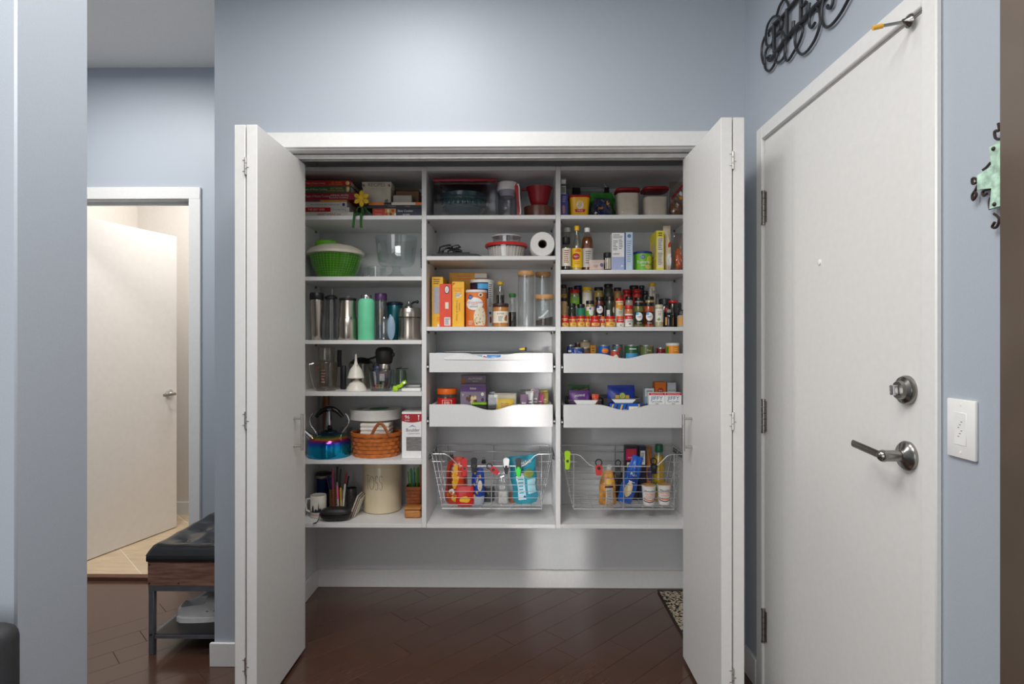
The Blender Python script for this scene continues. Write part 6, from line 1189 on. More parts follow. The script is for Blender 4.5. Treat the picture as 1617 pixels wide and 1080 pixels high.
    if pr == 'bar': lines(-r * .8, -r * .25, h * .08, h * .2, 4, INK, t, m2, 'barcode'); blob_patch(oval(r * .8, h * .4, r * .3, h * .14, 10), CRM, t, mp, 'label')
    if pr == 'orange': patch(-r * 1.3, r * 1.3, h * .52, h * .80, ink((232, 160, 40)), t, m2, 'orange_band', 12); patch(-r * .6, r * 1.1, h * .68, h * .74, CRM, t, up(mp, .001), 'stripe', 8); blob_patch(oval(r * .1, h * .5, r * .6, h * .08, 10), ink((214, 170, 70)), t, up(mp, .0012), 'picture'); lines(-r * .5, r * .6, h * .2, h * .38, 3, ink((130, 140, 90)), t, m2)
    if pr == 'redtag': poly([(-r * .75, h * .58), (r * .75, h * .63), (r * .75, h * .54), (-r * .75, h * .48)], ink((196, 40, 50)), t, m2, 'red_tag'); patch(-r * 1.3, r * 1.3, h * .70, h * .76, YEL, t, mp, 'yellow_band', 12)
    if pr == 'dark': lines(-r * .1, r * .85, h * .52, h * .66, 3, ink((100, 60, 60)), t, m2); patch(-r * .35, -r * .2, h * .05, h * .76, INK, t, m2, 'seam', 1)
    if pr == 'redlow': patch(-r * 1.3, r * 1.3, h * .3, h * .66, ink((196, 50, 46)), t, mp, 'label', 12)
    if pr == 'low': lines(-r * .5, r * .6, h * .3, h * .5, 2, GREYINK, t, m2)
# jars at the right end, standing on the shelf itself
def shelfjar(lb, p0, p1, pyt, yc, body, cap, cz=.22):
    xc, r = span(p0, p1, yc); h = ZW(pyt, yc - r) - RC; t = thing('spice_jar', lb, 'spice jar', (xc, yc, RC), 0, 'jars at the right end of the spice shelf')
    G().lathe([(r * .95, 0), (r, .004), (r, h * (1 - cz) - .008), (r * .86, h * (1 - cz))], 18).obj('body', pm(body, .15, coat=.5, var=.06), t); G().lathe([(r * .95, h * (1 - cz) + .0005), (r * 1.0, h * (1 - cz) + .002), (r, h - .002), (r * .94, h), (.001, h)], 18).obj('cap', pm(cap, .35), t); return t, r, h, cyl_map(r + .0006)
shelfjar('wide jar with dark grey cap standing on the shelf behind the grey capped bottle', 1041, 1058.5, 471.5, 2.93, (70, 66, 66), (46, 48, 48))
shelfjar('black jar with a flared red cap behind the grey capped bottle', 1055.5, 1070, 474.5, 2.86, (34, 28, 28), (190, 34, 40), .10)
shelfjar('black jar at the back right end of the spice shelf', 1065.5, 1075, 478, 2.905, (40, 40, 40), (54, 56, 56), .2)
shelfjar('small red capped dark bottle behind the grey capped bottle', 1049, 1055.5, 486.5, 2.84, (30, 26, 24), (196, 36, 40), .2)
shelfjar('small clear grey bottle right of the tall yellow capped jar', 1036, 1040.5, 464, 2.90, (110, 104, 92), (70, 70, 68), .12)
t = thing('shelf_hook', 'small metal hook plate fixed to the pantry back wall below the spice shelf', 'hook', (XW(958, YB), YB - .0005, ZW(527.5, YB))); G().prism([(-.007, .009), (.007, .009), (.007, -.004), (0, -.010), (-.007, -.004)], -.003, 0).obj('plate', pm((214, 214, 212), .35), t); G().lathe([(.0035, 0), (.0035, .002)], 10, M=Matrix.Translation((0, -.003, .001)) @ Matrix.Rotation(PI / 2, 4, 'X')).obj('screw', INK, t)
# ------------------------------------------------------------------ right column, drawers
x0, x1, y0, y1, zb = DR['R1']
ALU = pm((190, 190, 188), .3, .9, name='tin')
def can(lb, p0, p1, pyt, yc, zb, lab, gr='tins in the upper right drawer'):
    xc, r = span(p0, p1, yc); zt = ZW(pyt, yc - r if pyt < 540 else yc + r); h = zt - zb; t = thing('food_can', lb, 'can', (xc, yc, zb), 0, gr)
    G().lathe([(r * .96, 0), (r, .0015), (r, .004), (r * .97, .006), (r * .97, h - .006), (r, h - .004), (r, h - .0012), (r * .96, h), (r * .94, h - .003), (.001, h - .003)], 26).obj('tin', ALU, t)
    mp = cyl_map(r * .98); g = G(); g.lathe([(r * .98, .006), (r * .98, h - .006)], 26, cap0=False, cap1=False); g.obj('label', pm(lab, .3, var=.05), t)
    return t, r, h, up(mp, .0006)
t, r, h, mp = can('dark rimmed tin at the left end behind the blue and white tuna tin', 894.8, 908, 544.5, 2.86, zb, (40, 60, 120)); lines(-r * .8, r * .4, h * .6, h * .8, 1, WHT, t, mp)
t, r, h, mp = can('blue and white tuna tin with yellow band, front left of the upper right drawer', 902, 922, 548.5, 2.815, zb, (34, 70, 150)); poly([(-r * 1.0, h * .76), (-r * .5, h * .92), (-r * .4, h * .5), (-r * .9, h * .44)], WHT, t, mp, 'white_print'); text('Tuna', r * .35, h * .78, r * .34, WHT, t, mp); patch(-r * .1, r * 1.1, h * .50, h * .62, YEL, t, mp, 'yellow_band', 8)
t, r, h, mp = can('beige picture tin under another tin beside the tuna tin', 915, 932, 551, 2.885, zb, (150, 110, 80)); zt = zb + h; xc1 = t.location.x
t, r, h, mp = can('gold and white tin standing on top of the beige picture tin', 916, 932.6, 537, 2.885, zt + .0005, (206, 196, 150)); blob_patch(wob(oval(-r * .1, h * .45, r * .4, h * .22, 11), .002, 3), ink((196, 160, 150)), t, mp, 'picture'); patch(-r * 1.2, r * 1.2, h * .72, h * .84, ink((150, 130, 60)), t, mp, 'gold_band', 10)
t, r, h, mp = can('dark gold tin left of the stacked gold and white tin', 907.5, 918, 541.0, 2.95, zb, (120, 100, 60))
t, w, h, mp = carton('mustard_box', 'small mustard yellow box between the stacked tins and the blue tin', 'box', 932.5, 941, 545, 2.86, .04, zb, pm((214, 150, 40), .4)); lines(-w * .5, w * .5, h * .7, h * .9, 2, BRN, t, mp)
t, r, h, mp = can('blue tin with orange badge and white lettering', 944.5, 963, 544.5, 2.82, zb, (34, 96, 168)); blob_patch(oval(r * .1, h * .76, r * .65, h * .10, 14), ORG, t, mp, 'badge'); text('BEANS', r * .1, h * .77, r * .3, YEL, t, up(mp)); text('Baked', r * .25, h * .55, r * .34, WHT, t, mp)
t, r, h, mp = can('red and white picture tin at the dip of the drawer front', 963.5, 979, 552.5, 2.80, zb, (186, 70, 60)); blob_patch(wob(oval(0, h * .6, r * .7, h * .16, 12), .003, 4), CRM, t, mp, 'picture'); blob_patch(wob(oval(r * .2, h * .5, r * .4, h * .1, 10), .002, 6), ink((180, 40, 30)), t, up(mp), 'picture')
t, r, h, mp = can('blue and grey tin behind the red and white picture tin', 967, 983, 544, 2.88, zb, (110, 140, 150)); blob_patch(oval(r * .3, h * .8, r * .5, h * .1, 10), ink((190, 80, 70)), t, mp, 'picture')
t, r, h, mp = can('dark green tin with a wide light blue band', 986, 1008.5, 544.5, 2.82, zb, (44, 92, 50)); patch(-r * 1.1, r * 1.0, h * .30, h * .66, ink((70, 150, 196)), t, mp, 'blue_band', 12); lines(-r * .5, r * .6, h * .78, h * .86, 1, WHT, t, mp); blob_patch(oval(r * .9, h * .35, r * .3, h * .15, 9), ink((90, 140, 40)), t, up(mp), 'picture')
t, r, h, mp = can('olive green tin with a royal blue band', 1009.5, 1032, 544.8, 2.83, zb, (96, 108, 60)); patch(-r * 1.25, r * .9, h * .42, h * .60, ink((30, 80, 180)), t, mp, 'blue_band', 12); patch(-r * 1.25, -r * .3, h * .25, h * .42, ORG, t, mp, 'orange_band', 8); text('Peas', r * .2, h * .78, r * .34, ink((220, 220, 180)), t, mp)
t, r, h, mp = can('dark red soup tin beside the orange and white tub', 1036.5, 1050.5, 548.8, 2.83, zb, (120, 24, 34)); text("Campbell's", 0, h * .72, r * .50, WHT, t, mp, sx=.8)
t, r, h, mp = rnd('orange_tub', 'low round tub with white rim and orange label at the drawer right end', 'tub', 1051.5, 1072, 541.5, 2.83, zb, [('tub', pm((226, 214, 200), .35, trans=.2), [(.9, 0), (.94, .02), (.98, .6)]), ('rim', WPL, [(.99, .9), (1.02, .92), (1.02, .99), (.95, 1), (.02, 1)])], seg=32, h=ZW(541.5, 2.83 + .04) - zb); G().lathe([(r * 1.0, h * .56), (r * 1.0, h * .9)], 32, cap0=False, cap1=False).obj('label', pm((240, 150, 30), .35), t); patch(-r * 1.3, -r * .85, h * .6, h * .86, ink((50, 150, 50)), t, cyl_map(r * 1.0 + .0008), 'green_print', 5); blob_patch(oval(-r * .1, h * .36, r * .4, h * .1, 10), ink((226, 150, 110)), t, cyl_map(r * .98 + .0008), 'picture'); lines(0, r * .7, h * .66, h * .8, 2, ink((250, 210, 120)), t, cyl_map(r * 1.0 + .0008))
x0, x1, y0, y1, zb = DR['R2']
SMK = clear((168, 168, 168), .10)
def lipbin(lb, p0, p1, pyt, l0, l1, lz0, lz1):
    yf = 2.79; t, w, h = clearbin(lb, p0, p1, pyt, yf, .20, zb, mat=SMK); xl, wl = span(l0, l1, yf - .012); za, zb_ = ZW(lz0, yf - .012) - zb, ZW(lz1, yf - .012) - zb
    G().prism([(xl - t.location.x - wl, za), (xl - t.location.x - wl * .72, zb_), (xl - t.location.x + wl * .72, zb_), (xl - t.location.x + wl, za)], -.112, -.1005).obj('handle_lip', WPL, t); return t, w, h
t, w, h = lipbin('grey bin with white lip holding green and purple pouches', 897, 950, 631.5, 906, 944, 632, 639)
t, w, h, mp = bag('green_pouch', 'dark green pouch behind the purple rice pouch in the grey bin', 'pouch', 898, 931, 608, 2.90, .04, zb + .005, pm((40, 84, 40), .35, var=.35, scale=14), 41, wr=.12, puff=.5)
blob_patch(wob(oval(-w * .3, h * .8, w * .3, h * .08, 12), .004, 2), ink((96, 160, 60)), t, up(mp), 'leaf_print'); poly([(w * .1, h * .86), (w * .85, h * .9), (w * .8, h * .86)], ink((206, 120, 140)), t, up(mp), 'pink_print')
t, w, h, mp = bag('purple_pouch', 'purple rice pouch at the front of the left grey bin', 'pouch', 899, 933, 616.5, 2.815, .045, zb + .005, pm((88, 36, 118), .35, var=.06), 42, wr=.08, puff=.5); m2 = up(mp, .0008); text('JASMINE', 0, h * .83, w * .27, WHT, t, m2, rot=.06); blob_patch(wob(oval(w * .75, h * .7, w * .18, h * .2, 10), .003, 4), ink((120, 60, 150)), t, mp, 'print')
t, w, h, mp = bag('orange_packet', 'small bright orange and red packet at the right of the purple pouch', 'packet', 935.5, 946.5, 622.5, 2.83, .04, zb + .005, pm((226, 80, 40), .35, var=.1), 43, wr=.14); blob_patch(wob(oval(0, h * .75, w * .45, h * .10, 10), .002, 3), ink((240, 150, 120)), t, up(mp), 'print')
t, w, h = lipbin('grey bin with white lip holding the royal blue pouch', 953, 1012, 629, 966, 1004, 630.5, 636)
t, w, h, mp = bag('blue_pouch', 'royal blue pouch standing in the right grey bin', 'pouch', 960, 1003.5, 608.5, 2.865, .045, zb + .005, pm((36, 64, 172), .3, var=.08, scale=10, bump=.2), 44, wr=.07, puff=.5); m2 = up(mp)
xm, ym = XW(983, 2.812), 2.825; gx = thing('yellow_packet', 'yellow packet with round green emblem in front of the royal blue pouch', 'packet', (xm, ym, zb + .005)); G().box(-.0335, .0335, -.009, .009, 0, ZW(624, 2.815) - zb - .005, bev=.001).obj('box', pm((206, 166, 50), .4), gx); hz = ZW(624, 2.815) - zb - .005
gm = flat_map(-.0096); disc(0, hz * .97, .0165, .0185, pm((90, 130, 50), .45), gx, gm, 'emblem'); disc(0, hz * .97, .012, .0135, ink((210, 200, 110)), gx, up(gm), 'emblem'); lines(-.009, .009, hz * .9, hz * 1.03, 3, ink((60, 100, 40)), gx, up(gm, .001))
t, w, h, mp = carton('blue_cheese_box', 'flat blue box with black and white cow patches behind the drawer dip', 'box', 963, 1023, 637, 2.765, .012, zb, pm((30, 92, 190), .35)); m2 = up(mp)
patch(w * .0, w * .48, h * .0, h * .86, CRM, t, mp, 'cow_panel', 2)
for k, (a, b) in enumerate(((.12, .62), (.30, .7), (.38, .45), (.2, .3))): blob_patch(wob(oval(w * a, h * b, w * .04, h * .07, 9), .0015, k), INK, t, m2, 'cow_patch')
for k in range(4): poly([(-w * (.98 - .24 * k), h * .62), (-w * (.90 - .24 * k), h * .62), (-w * (.78 - .24 * k), h * .96), (-w * (.86 - .24 * k), h * .96)], YEL if k % 2 == 0 else INK, t, mp, 'stripe')
patch(w * .50, w * .56, h * .3, h * .98, YEL, t, mp, 'stripe', 2); patch(w * .62, w * .98, h * .3, h * .98, INK, t, mp, 'panel', 2); disc(w * .8, h * .7, w * .08, h * .18, CRM, t, m2); text('milk', -w * .3, h * .62, h * .28, WHT, t, m2)
for p0, p1, lb in ((1024.5, 1050, 'left white muffin mix box with red band at the drawer right end'), (1050.6, 1076.2, 'right white muffin mix box with red band at the drawer right end')):
    t, w, h, mp = carton('muffin_mix_box', lb, 'box', p0, p1, 620, 2.775, .045, zb, WHT, group='white muffin mix boxes'); m2 = up(mp); f = h - .001
    patch(-w * .98, w * .98, h * .925, h * .995, ink((196, 40, 44)), t, mp, 'red_band', 2); text("America's Favorite", 0, h * .96, h * .055, WHT, t, m2, sx=.95); text('JIFFY', 0, h * .825, w * .62, ink((20, 96, 166)), t, mp, sx=1.15); text('corn muffin', 0, h * .715, w * .30, INK, t, mp); text('MIX', 0, h * .645, w * .24, INK, t, mp)
t, w, h, mp = carton('orange_box', 'orange box with an oval badge standing behind the left muffin mix box', 'box', 1034, 1052, 603, 2.87, .05, zb, pm((226, 120, 40), .4)); disc(0, h * .78, w * .5, h * .07, ink((176, 50, 40)), t, mp); text('Bella', 0, h * .78, w * .34, WHT, t, up(mp)); lines(-w * .7, w * .7, h * .62, h * .7, 2, BRN, t, mp); patch(-w * .9, w * .9, h * .02, h * .5, ink((206, 190, 170)), t, mp, 'panel', 2)
t, w, h, mp = carton('grey_white_box', 'grey-white box with dark print standing behind the right muffin mix box', 'box', 1054, 1067.5, 604, 2.87, .05, zb, pm((196, 202, 206), .45)); text('BROWNIE', 0, h * .80, w * .34, INK, t, mp); text('Mix 20', 0, h * .66, w * .34, INK, t, mp)
t, w, h, mp = carton('pale_blue_box', 'pale blue and white box left of the orange box in the drawer', 'box', 1018.5, 1033, 613, 2.85, .05, zb, pm((206, 214, 218), .45)); patch(-w * .95, w * .95, h * .45, h * .75, ink((110, 170, 206)), t, mp, 'blue_print', 2); lines(-w * .7, w * .7, h * .8, h * .94, 2, GREYINK, t, mp)
# ------------------------------------------------------------------ right wire basket
zbr, bxa, bxb = wire_basket('chrome wire basket of the right column with noodle cups and oil', cols['R'][0] + .012, cols['R'][1] - .012, None, 'R')
yb_ = 2.808; cg = 'bag clips on the right wire basket'
t, w, h, mp = bag('pasta_bag', 'golden pasta bag held by a red clip in the right wire basket', 'bag', 947, 975.5, 745, yb_ + .004, .065, zbr, pm((214, 150, 66), .35, var=.2, scale=22, bump=.3, name='golden_pasta'), 51, wr=.14, gather=.45); m2 = up(mp, .001)
blob_patch(rect(-w * .35, w * .5, h * .06, h * .54), ink((206, 196, 186)), t, mp, 'label'); lines(-w * .25, w * .4, h * .10, h * .48, 9, GREYINK, t, m2); patch(-w * .45, w * .55, h * .55, h * .59, NAVY, t, m2, 'navy_band', 6); blob_patch(oval(w * .05, h * .70, w * .4, h * .09, 12), ink((236, 190, 90)), t, mp, 'window')
t, w, h, mp = bag('dark_packet', 'dark foil packet behind the golden pasta bag', 'bag', 968, 984, 745, 2.90, .04, zbr, pm((52, 46, 42), .3, var=.3, scale=30), 52, wr=.15)
t, r, h, mp = bottle('white_capped_bottle', 'small clear bottle with white cap behind the golden pasta bag', 957, 967, 735, 2.93, zbr, clear((230, 230, 230), .12), pm((200, 190, 170), .3), .6, WPL, None, [(.9, 0), (1, .02), (1, .6), (.9, .75), (.75, .84), (.72, .97)], capz=.84)
BLF = pm((36, 96, 190), .28, var=.10, scale=10, bump=.2, name='blue_foil')
t, w, h, mp = bag('rice_bag', 'tilted blue bag with a cream window in the right wire basket', 'bag', 974.5, 1000, 722, yb_ + .004, .055, zbr + .004, BLF, 53, wr=.16, tilt=(.0, .30, 0), gather=.35); m2 = up(mp, .001)
blob_patch(wob(oval(-w * .15, h * .30, w * .5, h * .16, 14), .003, 3), ink((220, 200, 160)), t, mp, 'window'); blob_patch(wob(oval(w * .1, h * .52, w * .6, h * .06, 12), .003, 5), ink((20, 60, 140)), t, m2, 'print'); text('Rice', 0, h * .62, w * .5, WHT, t, m2); lines(-w * .4, w * .5, h * .44, h * .48, 1, WHT, t, m2)
t, w, h, mp = carton('pink_label_box', 'tall dark box with magenta and white label behind the blue bag', 'box', 987.5, 1007.5, 704, 2.93, .05, zbr, pm((46, 36, 44), .4)); m2 = up(mp); patch(-w * .9, w * .75, h * .74, h * .95, ink((206, 30, 100)), t, mp, 'magenta_label', 2); blob_patch(oval(-w * .05, h * .89, w * .6, h * .05, 12), ink((196, 60, 50)), t, m2, 'badge'); text('snack mix', -w * .05, h * .79, w * .3, WHT, t, m2); patch(-w * .75, w * .65, h * .2, h * .70, CRM, t, mp, 'label', 2); lines(-w * .65, w * .55, h * .24, h * .66, 8, GREYINK, t, m2)
t, w, h, mp = carton('barcode_box', 'dark blue box with a white barcode panel beside the magenta labelled box', 'box', 1009, 1020, 704.5, 2.93, .05, zbr, pm((40, 44, 70), .4)); patch(-w * .6, w * .75, h * .66, h * .92, WHT, t, mp, 'barcode_panel', 2); lines(-w * .4, w * .6, h * .7, h * .88, 6, INK, t, up(mp), 'barcode')
t, w, h, mp = bag('pretzel_bag', 'brown and gold bag left of the oil bottle in the right basket', 'bag', 1020.5, 1031.5, 706, 2.93, .05, zbr, pm((170, 110, 56), .4, var=.25, scale=40), 55, wr=.1); blob_patch(oval(0, h * .5, w * .6, h * .14, 10), ink((80, 70, 110)), t, up(mp), 'print')
t, r, h, mp = bottle('oil_bottle', 'bottle of yellow cooking oil with dark green cap', 1031, 1050, 702.5, 2.925, zbr, clear((236, 236, 214), .12), pm((214, 176, 30), .12, var=.03, coat=.5, trans=.3), .80, pm((24, 96, 66), .4), None, [(.9, 0), (1, .02), (1, .34), (.92, .40), (.98, .50), (1, .62), (.86, .74), (.56, .84), (.54, .97)], capz=.86); patch(-r * 1.35, r * 1.35, h * .20, h * .34, pm((70, 130, 60), .4), t, mp, 'green_label', 12); blob_patch(oval(0, h * .27, r * .6, h * .05, 12), CRM, t, up(mp), 'print')
for p0, p1, pyt, lb in ((1013, 1035.5, 768, 'left instant noodle cup at the front of the right wire basket'), (1037.5, 1059, 768, 'right instant noodle cup at the front of the right wire basket')):
    yc = 2.845 if p0 < 1030 else 2.862; t, r, h, mp = rnd('noodle_cup', lb, 'cup', p0, p1, pyt, yc, zbr, [('cup', pm((236, 232, 226), .5), [(.74, 0), (.76, .02), (.97, .93), (1.02, .94), (1.02, .98), (.98, .985)])], 'instant noodle cups', 30, h=.098); G().lathe([(r * 1.0, h * .985), (r * 1.0, h), (.001, h)], 30).obj('foil_lid', pm((214, 150, 70), .35, var=.3, scale=40), t)
    cm = lambda x, z, r=r, h=h: (lambda R: (R * math.sin(x / R), -R * math.cos(x / R) - .0008, z))(r * (.76 + .21 * min(1, z / (.93 * h)))); m2 = up(cm)
    text('Maruchan', 0, h * .74, r * .42, ink((80, 40, 80)), t, cm); text('INSTANT', 0, h * .60, r * .36, ORG, t, cm); text('LUNCH', 0, h * .49, r * .36, ORG, t, cm)
    for k, cc in enumerate(((232, 120, 40), (110, 40, 90))):
        g = G(); N = 14
        for i in range(N):
            f = lambda u, dz: cm(-r * .98 + 1.96 * r * u, h * (.34 - .10 * k - .07 * math.sin(PI * u)) + dz)
            g.b.faces.new([g.b.verts.new(f(i / N, 0)), g.b.verts.new(f((i + 1) / N, 0)), g.b.verts.new(f((i + 1) / N, h * .05)), g.b.verts.new(f(i / N, h * .05))])
        g.obj('curved_band', ink(cc), t)
yk = 2.783
clip('lime green bag clip at the left rim of the right wire basket', 896, 711.5, 740.5, yk, LIME, group=cg, wide=11)
clip('red bag clip with black ring on the golden pasta bag', 945.5, 724.5, 750, yk, pm((214, 60, 58), .4), m2=INK, ring=True, group=cg, wide=13)
clip('grey bag clip with black ring behind the golden pasta bag', 976, 725.5, 749, 2.80, DGREY, m2=INK, ring=True, group=cg, wide=11)
clip('black bag clip with ring in front of the oil bottle', 1032.5, 722.5, 747.5, yk, BLACK, ring=True, group=cg, wide=12)
# ------------------------------------------------------------------ woven mat in the pantry
t = thing('floor_mat', 'small tan and black woven mat on the pantry floor by the right wall', 'mat', (.803, 2.77, .0005))
def mat_material():
    m = bpy.data.materials.new('houndstooth_weave'); m.use_nodes = True; N = m.node_tree.nodes; L = m.node_tree.links; b = N['Principled BSDF']
    tc = N.new('ShaderNodeTexCoord'); mp = N.new('ShaderNodeMapping'); mp.inputs['Rotation'].default_value = (0, 0, .5); L.new(tc.outputs['Object'], mp.inputs[0])
    w1 = N.new('ShaderNodeTexVoronoi'); w1.inputs['Scale'].default_value = 105; L.new(mp.outputs[0], w1.inputs['Vector']); rp = N.new('ShaderNodeValToRGB'); rp.color_ramp.interpolation = 'CONSTANT'
    e = rp.color_ramp.elements; e[0].color = lin((34, 30, 28)) + (1,); e[1].position = .36; e[1].color = lin((176, 160, 138)) + (1,); e2 = e.new(.75); e2.color = lin((196, 182, 160)) + (1,)
    sp = N.new('ShaderNodeSeparateColor'); L.new(w1.outputs['Color'], sp.inputs[0]); L.new(sp.outputs[0], rp.inputs[0]); L.new(rp.outputs[0], b.inputs['Base Color']); b.inputs['Roughness'].default_value = .95
    bp = N.new('ShaderNodeBump'); bp.inputs['Strength'].default_value = .6; bp.inputs['Distance'].default_value = .004; L.new(w1.outputs['Distance'], bp.inputs['Height']); L.new(bp.outputs[0], b.inputs['Normal']); return m
G().box(-.076, .08, -.292, .262, 0, .008, bev=.002).obj('woven_field', mat_material(), t); g = G()
for a in ((-.083, -.0765, -.30, .27), (.0805, .086, -.30, .27), (-.0765, .0805, -.30, -.2925), (-.0765, .0805, .2625, .27)): g.box(*a, 0, .010, bev=.002)
g.obj('binding', pm((38, 34, 32), .9, var=.1), t)
# ------------------------------------------------------------------ bench in the hall with a white clog
def bench():
    yf = 2.40; xl = XW(233, yf); xr = xl + .42; yb = yf + .62
    yf2 = yf
    t = thing('storage_bench', 'metal framed storage bench with tufted black leather seat in the hall', 'bench', ((xl + xr) / 2, (yf + yb) / 2, 0)); hx, hy = (xr - xl) / 2, (yb - yf) / 2
    LEA = pm((30, 29, 30), .18, var=.12, scale=12, bump=.15, coat=.2, name='black_leather'); RUS = pm((136, 98, 82), .6, var=.22, scale=7, stretch=(1.5, 1.5, 14), name='rustic_wood'); IR = pm((104, 108, 114), .42, .4, var=.05, name='grey_iron')
    z0, z1, z2, z3 = ZW(942, yf), ZW(936, yf) + .022, ZW(890, yf), ZW(872, yf) + .006
    for sx in (-1, 1):
        for sy in (-1, 1): G().box(sx * hx - (.024 if sx > 0 else -.002), sx * hx + (.024 if sx < 0 else -.002), sy * hy - (.024 if sy > 0 else -.002), sy * hy + (.024 if sy < 0 else -.002), .0005, z1 - .024, bev=.0015).obj('leg', IR, t)
    g = G()
    for s in (-1, 1): g.box(-hx + .002, hx - .002, s * hy - (.024 if s > 0 else -.002), s * hy + (.024 if s < 0 else -.002), z1 - .024, z1 - .001); g.box(s * hx - (.024 if s > 0 else -.002), s * hx + (.024 if s < 0 else -.002), -hy + .026, hy - .026, z1 - .024, z1 - .001)
    g.obj('top_frame', IR, t)
    g = G()
    for s in (-1, 1): g.box(s * hx - (.016 if s > 0 else -.004), s * hx + (.016 if s < 0 else -.004), -hy + .026, hy - .026, .064, .080)
    g.box(-hx + .026, hx - .026, -hy + .006, -hy + .012, .066, .080); g.obj('shelf_frame', IR, t)
    G().box(-hx + .02, hx - .02, -hy + .012, hy - .012, .0802, .083).obj('shelf_panel', pm((52, 50, 50), .4, .5, var=.1, scale=300), t)
    for s in (-1, 1): G().box(-hx, hx, s * hy - (.014 if s > 0 else 0), s * hy + (.014 if s < 0 else 0), z1, z2 - .001, bev=.001).obj('side_board', RUS, t); G().box(s * hx - (.014 if s > 0 else 0), s * hx + (.014 if s < 0 else 0), -hy + .0145, hy - .0145, z1, z2 - .001, bev=.001).obj('side_board', RUS, t)
    for x, z in ((-hx + .008, z2 - .012), (-hx + .008, z1 + .010), (-hx + .13, z1 + .010), (hx - .01, z2 - .012)): G().lathe([(.0035, 0), (.003, .002), (.001, .003)], 10, M=Matrix.Translation((x, -hy - .0002, z)) @ Matrix.Rotation(PI / 2, 4, 'X')).obj('nail', BLACK, t)
    G().lathe([(.006, 0), (.005, .003)], 12, M=Matrix.Translation((-hx + .013, -hy + .0018, .085)) @ Matrix.Rotation(PI / 2, 4, 'X')).obj('bolt', INK, t)
    tf = [(x, y) for x in (-hx * .5, 0, hx * .5) for y in (-hy * .62, -hy * .2, hy * .2, hy * .62)]
    def top(u, v):
        x, y = (-1 + 2 * u) * (hx + .006), (-1 + 2 * v) * (hy + .006); e = min(1, (1 - max(abs(-1 + 2 * u) ** 1, 0)) * hx / .03, (1 - abs(-1 + 2 * v)) * hy / .03); e = max(0, e)
        d = min((x - a) ** 2 + (y - b) ** 2 for a, b in tf) ** .5
        return (x, y, z3 - .014 * (1 - e) ** 2 + .030 * min(1, d / .11) ** .6 * min(1, e * 1.2) - .012)
    g = G(); g.grid(top, 40, 60); ez = z3 - .026
    g.box(-hx - .006, hx + .006, -hy - .006, hy + .006, z2, ez + .0005, bev=.006, seg=2); g.obj('leather_cushion', LEA, t, ang=50)
    for a, b in tf: G().ball((a, b, z3 - .008), (.010, .010, .005), 12, 6).obj('button', LEA, t)
    return t, xl, yf
bt, bxl, byf = bench()
SHW = pm((246, 245, 242), .6, var=.03, name='white_foam')
t = thing('white_clog', 'white foam clog shoe on the lower rack of the bench', 'shoe', (XW(275, 2.53) + .135, 2.56, .0836), .10)
def clog(u, v):                                           # u round the section, v from heel to toe
    a = 2 * PI * u; x = -.128 + .265 * v; e = max(0., 1 - abs(2 * v - 1) ** 4) ** .5; wd = (.036 + .014 * math.sin(PI * min(1, v * .8 + .1))) * e + .001
    ht = (.088 if v < .12 else .088 + .014 * math.sin(PI * min(1, (v - .12) / .75)) - .030 * max(0, (v - .6) / .4)) * (e * .75 + .25); sa = math.sin(a)
    z = .045 + (ht - .045 if sa > 0 else .044) * math.copysign(abs(sa) ** .55, sa)
    if sa > .45 and .10 < v < .50: z -= .055 * math.sin(PI * (v - .10) / .40) ** .7 * min(1, (sa - .45) * 5)
    return (x, wd * math.copysign(abs(math.cos(a)) ** .7, math.cos(a)), z)
g = G(); g.grid(clog, 36, 32); g.obj('upper', SHW, t, ang=60, weld=1e-4)
g = G(); N = 28; prof = [(-.122 + .254 * i / N) for i in range(N + 1)]
def ow(x): s = (x + .12) / .25; return (.033 + .020 * math.sin(PI * min(1, max(0, s * .95 + .12))) ** .8) * (1 - .4 * max(0, abs(s - .5) * 2 - .85) / .2)
g.flatprism([(x, -ow(x)) for x in prof] + [(x, ow(x)) for x in reversed(prof)], 0, .020); g.obj('sole', SHW, t)
for k in range(3): G().ball((.015 + .030 * k, -.0495 + .001 * k, .048), (.009, .002, .0025), 10, 6, M=Matrix.Rotation(0, 4, 'X')).obj('vent_hole', pm((90, 88, 86), .7), t)
# ------------------------------------------------------------------ scroll sign over the entry door
IRON = pm((62, 64, 68), .45, .6, var=.06, name='dark_iron')
xw_ = XR - .014
t = thing('scroll_sign', 'dark metal scroll wall sign with curling letters above the entry door', 'sign', (XR, 2.15, 2.40))
def sw(px, py):                                            # image point -> (y, z) on the wall, relative to the sign
    u = (px - CX) / FPX; c, s = math.cos(YAW), math.sin(YAW); k = (XR - .012) / (u * c - s); Y = k * (u * s + c); return Y - 2.15, CAMZ + (CY - py) / FPX * k - 2.40
def smooth(P, n=4):
    out = []
    for i in range(len(P) - 1):
        p0, p1, p2, p3 = P[max(0, i - 1)], P[i], P[i + 1], P[min(len(P) - 1, i + 2)]
        for k in range(n):
            f = k / n; out.append(tuple(.5 * (2 * b + (c - a) * f + (2 * a - 5 * b + 4 * c - d) * f * f + (3 * b - a - 3 * c + d) * f ** 3) for a, b, c, d in zip(p0, p1, p2, p3)))
    return out + [P[-1]]
def strip(name, pts, r=.0044, dx=0, s=9):
    q = [sw(1190 + x / s, y / s) for x, y in pts]; q = smooth(q); G().tube([(-.010 + dx, y, z) for y, z in q], r, 6).obj(name, IRON, t)
strip('scroll', [(210, 510), (205, 470), (240, 420), (270, 470), (260, 600), (220, 650), (175, 630), (165, 500), (195, 350), (260, 250), (320, 230), (385, 260), (410, 320), (390, 420), (350, 490)])
strip('scroll', [(155, 520), (120, 620), (105, 760), (130, 890), (155, 920)])
strip('scroll', [(205, 860), (190, 820), (230, 795), (240, 850), (210, 860)], .005)
